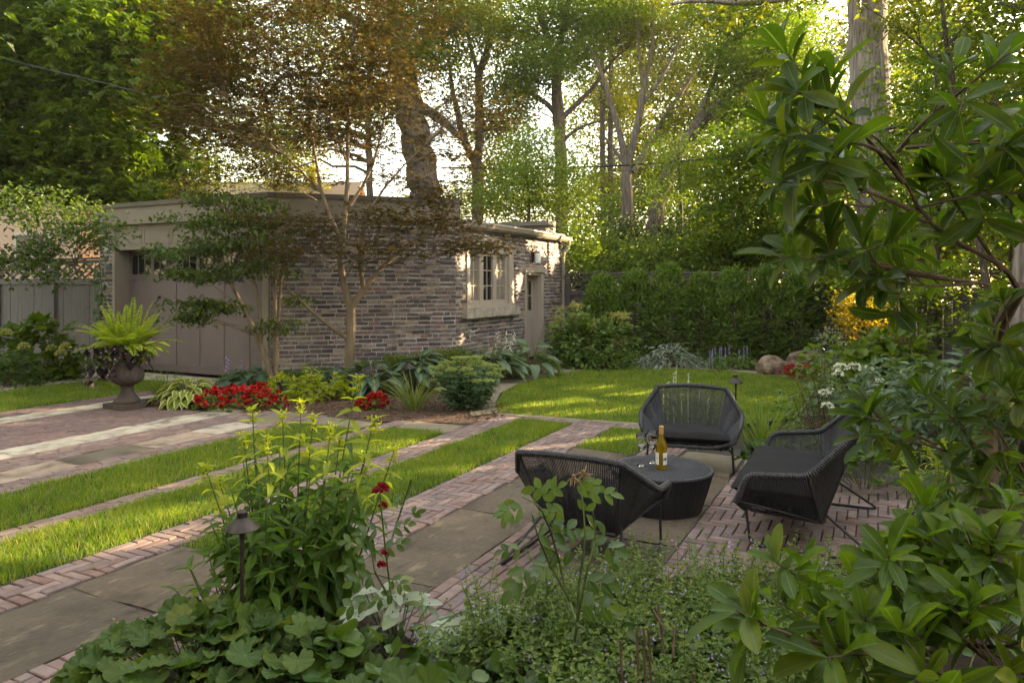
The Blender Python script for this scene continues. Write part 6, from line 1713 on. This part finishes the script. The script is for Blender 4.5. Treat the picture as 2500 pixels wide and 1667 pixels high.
shrub('dark_laurel', 'dark glossy evergreen filling the right edge under the magnolia', GD(2330, 5.9), (.5, .5, 1.25), 130, M['L_mag'], T=T_MAG, L=.12, asp=.4, per=5, sig=.07, cat='shrub')
strap('daylily_clump', 'daylily clump of arching narrow leaves right of the far chair', GD(1752, 7.1), 150, .18, .50, .012, .8, M['L_hyd'], 'daylily')
shrub('white_catmint', 'thin white-flowered spikes behind the far chair', GD(1590, 7.7), (.36, .15, .34), 60, M['L_mint'], L=.04, asp=.5, per=6, sig=.04, cat='catmint', extra=spikes(M['F_white'], 9, .32, .42, .68, 'flower_spike', .014, .08, .016, .18, 16))
shrub('variegated_groundcover', 'low variegated plants beneath the far chair', GD(1600, 7.25), (.42, .14, .16), 70, M['L_silver'], L=.05, asp=.5, per=6, sig=.04, cat='ground plant')
def mantle(label, c, R, h, n, L, leaf='L_mantle', name='ladys_mantle', T=T_MANTLE, group="lady's mantle clumps", cat="lady's mantle", asp=1.05, face=.35):
    c = np.asarray(c, float); e = empty(name, A(c[0], c[1], 0), label, cat, group)
    t = np.sqrt(RNG.uniform(0, 1, n)); a = np.arange(n) * 2.39996 + RNG.normal(0, .3, n)
    o = np.cos(a)[:, None] * RIGHT * R[0] + np.sin(a)[:, None] * FWD * R[1]
    P = A(c[0], c[1], 0) + o * t[:, None]; P[:, 2] = h * (1 - .6 * t ** 2) * RNG.uniform(.7, 1.1, n)
    od = nrm(o); LL = L * RNG.uniform(.6, 1.2, n)
    ax = od * (.4 + t[:, None]) + UP * .25 - FWD * .5 + RNG.normal(0, .35, (n, 3)); nm = UP + od * .35 * t[:, None] - FWD * face + RNG.normal(0, .30, (n, 3))
    b = MB(); b.leaves(T, P - nrm(ax) * LL[:, None] * .4, ax, nm, LL, LL * asp); part(b, 'foliage', M[leaf], e, attr=True, smooth=True)
    b = MB()
    for p in P[::2]: b.tube(bez(A(c[0], c[1], 0) + (p - c) * A(.3, .3, 0), p, UP * .03, 4), .0028, 4, False)
    part(b, 'stalks', M['stem'], e)


mantle("lady's mantle with scalloped leaves between the far chair and the wide seat", GD(1775, 6.1), (.28, .24), .26, 46, .13)
mantle("lady's mantle with scalloped leaves behind the wide seat at the paving edge", GD(1985, 5.75), (.36, .34), .34, 60, .14)
mantle("lady's mantle at the far corner of the brick terrace", GD(1930, 6.5), (.4, .26), .30, 50, .13)


def stemmy(name, label, c, n, R, h, L, asp, pairs, leaf, T=T_LANCE, r=.004, cat='perennial', group=None, flower=None, whorl=2, lean=.18, shrink=.45, tops=None, stem='stem', start=.12):
    c = np.asarray(c, float); e = empty(name, A(c[0], c[1], 0), label, cat, group)
    sb, lb, tpb = MB(), MB(), MB(); T_ = []
    for k in range(n):
        a = k * 2.4 + RNG.normal(0, .3); q = math.sqrt((k + .5) / n)
        o = RIGHT * math.cos(a) * R[0] + FWD * math.sin(a) * R[1]
        hh = RNG.uniform(*h) * (1 - .25 * q)
        p0 = A(c[0], c[1], 0) + o * q * .45; p1 = A(c[0], c[1], 0) + o * q * (1 + lean) + UP * hh
        if tops is not None and k < len(tops): p1 = np.asarray(tops[k]); p0 = A(c[0], c[1], 0) + (p1 - c) * A(.45, .45, 0); hh = p1[2]
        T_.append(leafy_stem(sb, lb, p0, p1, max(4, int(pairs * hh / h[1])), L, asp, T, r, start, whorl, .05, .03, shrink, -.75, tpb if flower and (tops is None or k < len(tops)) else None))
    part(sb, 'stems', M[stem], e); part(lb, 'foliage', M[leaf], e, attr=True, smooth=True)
    if tpb.n: part(tpb, 'tip_foliage', M['L_lime'], e, attr=True, smooth=True)  # young tips; on the loosestrife the sunlit glow is put into the lime
    if flower:
        for t in T_[:flower[2]]:
            fb_ = MB(); m = flower[1]; d = rand_dirs(m); d[:, 2] = np.abs(d[:, 2]) * .6 + .1
            Q = t + np.c_[RNG.normal(0, .010, (m, 2)), RNG.uniform(-.06, .02, m)]
            fb_.leaves(T_CARD, Q, d, rand_dirs(m), RNG.uniform(.012, .03, m), .011)
            part(fb_, 'bud_cluster', M[flower[0]], e)
    return e


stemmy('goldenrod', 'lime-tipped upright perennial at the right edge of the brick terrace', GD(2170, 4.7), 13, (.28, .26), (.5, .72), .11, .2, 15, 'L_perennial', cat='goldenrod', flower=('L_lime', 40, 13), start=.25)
stemmy('aster_clump', 'dark narrow-leaved perennial in front of the lime-tipped one at right', GD(2270, 4.4), 12, (.28, .26), (.45, .65), .12, .22, 13, 'L_perennial', cat='aster')

# ------------------------------------------------------------------ FOREGROUND
tp_ = [(580, 942), (692, 925), (760, 985), (822, 872), (648, 955), (612, 1010), (720, 960), (905, 1035), (472, 1075), (505, 1110), (838, 1060), (560, 1000), (780, 1010), (860, 965)]
tops = [W(x, y, 3.45 + .22 * math.sin(k * 2.3)) for k, (x, y) in enumerate(tp_)]
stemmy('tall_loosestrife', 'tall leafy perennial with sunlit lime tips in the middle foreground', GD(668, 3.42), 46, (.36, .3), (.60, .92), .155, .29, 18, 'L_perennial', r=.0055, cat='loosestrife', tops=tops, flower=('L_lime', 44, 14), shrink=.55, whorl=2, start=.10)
stemmy('tall_loosestrife', 'shorter leafy stems crowding the foot of the bronze light', GD(590, 3.2), 18, (.30, .2), (.34, .55), .15, .36, 8, 'L_perennial', r=.005, cat='loosestrife', shrink=.4)


def rose(name, label, stems, leaflets, blooms, d, L, leafm, tipm=None, hips=None):
    c = W(*stems[0][0], d); e = empty(name, A(c[0], c[1], 0), label, 'rose', 'rose stems in the foreground')
    sb = MB()
    for s in stems:
        P = np.array([W(x, y, d + .12 * math.sin(x * .05)) for x, y in s])
        if P[0, 2] > .02 and s is stems[0] or s[0][1] > 1500: P = np.concatenate([[A(P[0, 0], P[0, 1], 0)], P])
        sb.tube(poly_at(P, np.linspace(0, 1, 14)), np.linspace(.0058, .003, 14), 6)
    part(sb, 'canes', M['stem'], e)
    lb = MB(); tb_ = MB()
    for k, (x, y, dx, dy, sz) in enumerate(leaflets):     # a compound leaf: rachis towards (dx, dy), five leaflets
        p = W(x, y, d + .1 * math.sin(k * 1.9)); v = RIGHT * dx - UP * dy + FWD * RNG.uniform(-.7, .3); v = nrm(v)
        side = nrm(np.cross(v, FWD * -1 + UP * .6)); up_ = np.cross(side, v); up_ = up_ * np.sign(up_ @ (UP - FWD * .5) + 1e-6)
        tgt = tb_ if (tipm and y < 1200) else lb
        sb2 = p + v * .06 * sz
        for (t, s) in ((.05, 0), (.035, 1), (.035, -1), (.0, 1), (.0, -1))[: 5 if sz > .75 else 3]:
            q = p + v * (t + .01) * sz * 1.6
            ax = v + side * s * 1.1 + RNG.normal(0, .15, 3) - UP * .2
            tgt.leaves(T_OVAL, q[None], ax[None], (up_ + RNG.normal(0, .25, 3))[None], L * sz * RNG.uniform(.85, 1.15), L * .58 * sz)
    if lb.n: part(lb, 'foliage', M[leafm], e, attr=True, smooth=True)
    if tb_.n: part(tb_, 'tip_foliage', M[tipm], e, smooth=True)
    for (x, y, s) in blooms:
        b = MB(); m = 22; p = W(x, y, d); dd = rand_dirs(m); dd[:, 2] = np.abs(dd[:, 2]) * .8 - .1; b.leaves(T_PETAL, p + dd * .012 * s, dd + RNG.normal(0, .2, dd.shape), rand_dirs(m), .034 * s, .032 * s); part(b, 'bloom', M['F_rose'], e)
    for (x, y) in hips or []:
        b = MB(); p = W(x, y, d); m = 14; dd = rand_dirs(m); b.leaves(T_CARD, np.repeat(p[None], m, 0), dd + A(0, 0, -.3), rand_dirs(m), .04, .007); b.lathe([(0, -.012), (.009, -.004), (.008, .008), (0, .012)], p, 8); part(b, 'spent_bloom', M['F_tan'], e)
    return e


R5 = np.random.default_rng(77)
rose('red_rose', 'single tall rose cane with small crimson blooms, right of the tall perennial',
     [[(905, 1560), (903, 1450), (895, 1340), (885, 1260), (878, 1190), (872, 1130)], [(888, 1285), (905, 1220), (925, 1160), (945, 1100)], [(898, 1380), (860, 1310), (850, 1240)]],
     [(880, 1260, 1, -.3, .8), (870, 1215, -1, -.1, .8), (900, 1215, 1, -.4, .8), (862, 1320, -1, .2, .95), (895, 1330, 1, .1, .8), (846, 1290, -1, .2, .9), (850, 1375, -1, .3, 1.0), (925, 1190, 1, -.5, .7), (905, 1360, -1, .4, .8), (880, 1145, 1, .3, .6), (838, 1250, -1, -.2, .8), (910, 1440, 1, .2, .8)],
     [(877, 1124, .8), (867, 1128, .55), (880, 1162, .5), (886, 1270, .5), (876, 1298, .5)], 3.0, .055, 'L_rose')
lf = []
for (x, y) in ((1180, 1140), (1205, 1165), (1240, 1140), (1262, 1160), (1290, 1120), (1330, 1100), (1350, 1135), (1370, 1160), (1310, 1150), (1345, 1180), (1395, 1230), (1420, 1260), (1260, 1200), (1230, 1230), (1200, 1260), (1290, 1230), (1320, 1260), (1350, 1240), (1260, 1300), (1300, 1310), (1340, 1330), (1240, 1340), (1215, 1300), (1290, 1370), (1330, 1390), (1260, 1410), (1350, 1440), (1300, 1450), (1390, 1420), (1280, 1480), (1340, 1500), (1230, 1260), (1375, 1290), (1300, 1180)):
    lf.append((x, y, R5.uniform(-1, 1) * 1.2 + (x - 1300) / 150, R5.uniform(-.3, .7), R5.uniform(.7, 1.15)))
rose('rose_bush', 'dark-leaved rose bush standing before the near woven chair',
     [[(1345, 1570), (1335, 1500), (1325, 1420), (1330, 1330), (1345, 1250), (1340, 1160), (1330, 1095)], [(1330, 1440), (1300, 1360), (1285, 1290), (1265, 1220), (1240, 1160), (1200, 1140)], [(1320, 1470), (1330, 1400), (1350, 1300), (1370, 1230), (1360, 1170)], [(1310, 1380), (1260, 1290), (1235, 1230), (1222, 1180)]],
     lf[::4] + lf[1::4] + lf[2::4], [], 2.75, .058, 'L_rose', 'L_rosetip', [(1318, 1095), (1340, 1085)])
mantle("lady's mantle drift with big scalloped leaves in the bottom left foreground", GD(470, 2.85), (.50, .40), .28, 260, .105)
mantle("lady's mantle with large leaves at the bottom edge left of centre", GD(960, 2.45), (.36, .2), .24, 70, .13)
mantle("lady's mantle clump in front of the bronze path light", GD(640, 2.75), (.35, .3), .28, 90, .11)
mantle('low round-leaved plants along the bottom edge under the rose cane', GD(780, 2.75), (.45, .3), .24, 110, .085, 'L_rose', 'strawberry_plant', T_ROUND, None, 'ground plant')
mantle('low round-leaved plants along the bottom edge under the rose bush', GD(1130, 2.55), (.5, .25), .22, 120, .085, 'L_rose', 'barrenwort', T_ROUND, None, 'ground plant')
mantle('low dark groundcover under the young magnolia in the bottom right corner', GD(2180, 2.2), (.55, .5), .26, 190, .085, 'L_rose', 'barrenwort', T_OVAL, None, 'ground plant', .6)
mantle('low dark groundcover between the young magnolia and the goldenrod', GD(2250, 3.3), (.7, .6), .28, 190, .095, 'L_rose', 'barrenwort', T_OVAL, None, 'ground plant', .6)
mantle('silver-leaved brunnera veined in green beside the brick edge', GD(1115, 3.0), (.22, .2), .26, 38, .11, 'L_brun', 'brunnera', T_HEART, None, 'brunnera', .9)
mantle('pale grey lungwort with long leaves right of the tall perennial', GD(905, 3.15), (.26, .18), .30, 48, .135, 'L_pale', 'lungwort', T_OVAL, None, 'lungwort', .46, .25)
sheet('foreground_bed', [tuple(GD(x, d)[:2]) for x, d in ((250, 2.35), (440, 3.05), (560, 3.6), (700, 3.75), (850, 3.55), (960, 3.2), (1150, 3.5), (1420, 3.9), (1750, 4.0), (2000, 4.2), (2100, 4.7), (2700, 4.6), (2700, .6), (-300, .6))], .012, M['soil'])

# catmint: grey-green mass, hundreds of fine stems
sb, lb, fb_ = MB(), MB(), MB()
k = 0
while k < 2300:
    px = RNG.uniform(1040, 1980); d = RNG.uniform(2.15, 4.15) if RNG.random() < .6 else RNG.uniform(2.15, 3.0)
    if d > 2.95 + .62 * math.sin(min(1, max(0, (px - 1040) / 420)) * math.pi / 2): continue
    if px < 1260 and d < 2.75: continue
    p0 = GD(px, d); k += 1
    h = RNG.uniform(.16, .36) * (1.05 if d > 2.9 else .9) * (1.35 if RNG.random() < .06 else 1)
    p1 = p0 + UP * h + RIGHT * RNG.normal(0, .09) + FWD * RNG.normal(0, .09)
    leafy_stem(sb, lb, p0 + A(0, 0, -.01), p1, int(8 + h * 16), .040, .60, T_OVAL if d < 2.9 else T_CARD, .0018, .15, 2, .2, .05, .5)
    if RNG.random() < .06:
        m = 8; fb_.leaves(T_CARD, p1 + RNG.normal(0, .018, (m, 3)) - UP * .02, rand_dirs(m), rand_dirs(m), .014, .009)
sb.leaves(T_CARD, A(0, 0, -.5)[None], UP[None], RIGHT[None], .001, .001)
o1 = lb.build('catmint', M['L_mint']); tag(o1, 'grey-green catmint mass in the bottom foreground', 'catmint', kind='stuff')
o2 = sb.build('stems', M['stem'], o1); o3 = fb_.build('blossom', M['F_lilac'], o1)
for o in (o2, o3): tag(o, kind='stuff')
# pruned brown stalks
e = empty('pruned_stalks', GD(1470, 2.35), 'cluster of cut brown stalks standing in the bottom foreground', 'stalks')
for (x0, y0, x1, y1) in ((1440, 1568, 1425, 1470), (1475, 1560, 1462, 1440), (1490, 1560, 1478, 1440), (1505, 1540, 1490, 1445), (1525, 1500, 1512, 1385), (1530, 1450, 1500, 1400), (1545, 1510, 1550, 1440), (1590, 1570, 1592, 1545), (1620, 1570, 1618, 1545)):
    b = MB(); p, q = W(x0, y0, 2.35), W(x1, y1, 2.4); p = A(p[0], p[1], 0) if y0 > 1530 else p; b.tube([p, q], .0042, 7); part(b, 'cut_stalk', M['twig'], e)

# ------------------------------------------------------------------ MAGNOLIA at the right: arching branches with whorls of big leaves
def whorl(mb, p, out, n, L, spread=.9, lift=.15):
    out = nrm(out); s = nrm(np.cross(out, UP + .01)); u = np.cross(s, out)
    a = np.arange(n) * 2.4 + RNG.uniform(0, 6)
    r = s * np.cos(a)[:, None] + u * np.sin(a)[:, None] if False else s[None] * np.cos(a)[:, None] + u[None] * np.sin(a)[:, None]
    ax = out * RNG.uniform(.25, .9, n)[:, None] + r * spread + UP * lift + RNG.normal(0, .15, (n, 3))
    nm = out * .8 - r * .4 + UP * .9 + RNG.normal(0, .25, (n, 3))
    P = p - out * RNG.uniform(0, .10, n)[:, None]
    kp = keep(P); P, ax, nm, n = P[kp], ax[kp], nm[kp], int(kp.sum())
    LL = L * RNG.uniform(.55, 1.25, n)
    mb.leaves(T_MAG, P, ax, nm, LL, LL * RNG.uniform(.26, .38, n))


def magnolia(name, label, d0, trunk, branches, leaf, L, cat='magnolia', back=.25, nleaf=9):
    c = W(*trunk[0][:3]); e = empty(name, A(c[0], c[1], 0), label, cat, 'magnolias at the right')
    tb_, lb = MB(), MB()
    P = np.array([W(*p[:3]) for p in trunk]); tb_.tube(poly_at(np.concatenate([[A(c[0], c[1], -.02)], P]), np.linspace(0, 1, 16)), np.linspace(trunk[0][3], trunk[-1][3], 16), 9)
    for br in branches:
        Q = np.array([W(*p) for p in br]); Q = poly_at(rounded(Q, .15), np.linspace(0, 1, 14))
        tb_.tube(Q, np.linspace(.003 + .0016 * len(br), .0025, 14), 6)
        dirv = nrm(Q[-1] - Q[-4])
        whorl(lb, Q[-1], dirv, nleaf, L)
        for t in (.44, .58, .7, .84):
            i = int(t * 13); ln = RNG.uniform(.12, .26) * L / .16
            v = nrm(nrm(Q[i + 1] - Q[i]) * .5 + RIGHT * RNG.normal(0, .5) + UP * RNG.normal(.15, .5) + FWD * RNG.normal(back, .5)); q = Q[i] + v * ln
            tb_.tube([Q[i], (Q[i] + q) / 2 + UP * .01, q], np.array([.0032, .0027, .002]), 5)
            whorl(lb, q, v, nleaf - 2, L * .95)
    part(tb_, 'branches', M['twig'], e); part(lb, 'foliage', M[leaf], e, attr=True, smooth=True)


magnolia('magnolia_tree', 'magnolia with big dark leaves arching in from the upper right', 3.0,
         [(2275, 1000, 4.4, .045), (2262, 860, 4.3, .042), (2300, 740, 3.9, .035), (2345, 660, 3.5, .03)],
         [[(2345, 680, 3.4), (2310, 610, 3.2), (2200, 560, 3.0), (2120, 500, 2.9), (2070, 400, 2.8), (2040, 330, 2.7), (1900, 250, 2.6)],
          [(2075, 420, 2.8), (1980, 300, 2.7), (1890, 240, 2.6), (1830, 210, 2.5)], [(2070, 390, 2.8), (2000, 330, 2.7), (1880, 320, 2.6), (1790, 310, 2.5)],
          [(2060, 350, 2.8), (2120, 280, 2.7), (2220, 200, 2.6), (2320, 120, 2.5)], [(2080, 340, 2.9), (2200, 330, 2.8), (2320, 310, 2.8), (2420, 260, 2.7)],
          [(2110, 490, 2.9), (2000, 440, 2.8), (1880, 410, 2.7), (1790, 420, 2.6)], [(2100, 480, 2.9), (2220, 450, 2.8), (2352, 440, 2.8)], [(2130, 510, 2.9), (2040, 480, 2.9), (1960, 470, 2.8), (1850, 470, 2.8)],
          [(2340, 670, 3.4), (2230, 645, 3.2), (2130, 640, 3.0), (2010, 610, 2.9), (1900, 585, 2.8)], [(2200, 645, 3.1), (2080, 620, 2.9), (1960, 600, 2.8), (1790, 590, 2.7)], [(2250, 650, 3.1), (2130, 660, 3.0), (2020, 640, 2.9)],
          [(2300, 620, 3.2), (2230, 520, 3.0), (2180, 440, 2.9), (2160, 360, 2.9)], [(2320, 600, 3.2), (2330, 500, 3.0), (2300, 420, 2.9)], [(2340, 760, 3.4), (2320, 780, 3.2), (2290, 790, 3.1)],
          [(2360, 560, 3.2), (2380, 460, 3.0), (2330, 360, 2.9)]],
         'L_mag', .165)
magnolia('magnolia_tree', 'spray of lighter magnolia leaves reaching over the wide woven seat', 3.0,
         [(2420, 1150, 3.4, .03), (2400, 1100, 3.4, .03)],
         [[(2400, 1120, 3.4), (2250, 1060, 3.2), (2130, 1020, 3.0), (2040, 1005, 2.9), (1975, 1000, 2.85)], [(2150, 1020, 3.0), (2060, 980, 2.9), (1985, 955, 2.8)], [(2300, 1080, 3.2), (2220, 1000, 3.0), (2180, 950, 2.9)], [(2360, 1100, 3.2), (2300, 1000, 3.0), (2260, 950, 2.9)],
          [(2400, 1140, 3.2), (2330, 1130, 3.0), (2240, 1120, 2.9)], [(2420, 1060, 3.0), (2360, 950, 2.9), (2330, 900, 2.8)]],
         'L_mag', .135, nleaf=8)
magnolia('magnolia_shrub', 'young magnolia with bright green leaves in the bottom right corner', 2.2,
         [(2150, 1480, 2.2, .02), (2180, 1400, 2.2, .018)],
         [[(2160, 1470, 2.2), (2050, 1420, 2.15), (1960, 1390, 2.1), (1860, 1340, 2.05), (1780, 1290, 2.0)], [(2150, 1500, 2.1), (2000, 1490, 2.0), (1880, 1480, 1.95), (1770, 1440, 1.9), (1690, 1400, 1.9)], [(2170, 1440, 2.2), (2080, 1360, 2.15), (2010, 1300, 2.1)], [(2180, 1420, 2.2), (2160, 1300, 2.2), (2120, 1230, 2.2)], [(2200, 1420, 2.2), (2260, 1320, 2.15), (2280, 1240, 2.1)], [(2160, 1500, 2.1), (2060, 1500, 2.0), (1960, 1500, 1.9), (1900, 1510, 1.85)],
          [(2190, 1440, 2.1), (2300, 1400, 2.0), (2380, 1340, 2.0)], [(2180, 1470, 2.1), (2280, 1490, 2.0), (2360, 1470, 1.9)], [(2160, 1490, 2.1), (2160, 1540, 1.9), (2100, 1560, 1.8)], [(2180, 1460, 2.15), (2100, 1420, 2.1), (2040, 1440, 2.05)], [(2200, 1460, 2.1), (2300, 1540, 1.9), (2340, 1580, 1.8)], [(2190, 1420, 2.25), (2220, 1370, 2.2), (2200, 1330, 2.2)]],
         'L_mag2', .135, nleaf=9)

# ------------------------------------------------------------------ evening haze
hz = MB(); hz.box((0, 25, 10.0), (220, 150, 23.0))
hm, hnt, hout = newmat('evening_haze')
hv = hnt.nodes.new('ShaderNodeVolumePrincipled'); hv.inputs['Color'].default_value = (0.95, 0.92, 0.86, 1); hv.inputs['Density'].default_value = 0.0005
hnt.links.new(hv.outputs[0], hout.inputs['Volume'])
tag(hz.build('haze', hm), kind='stuff')
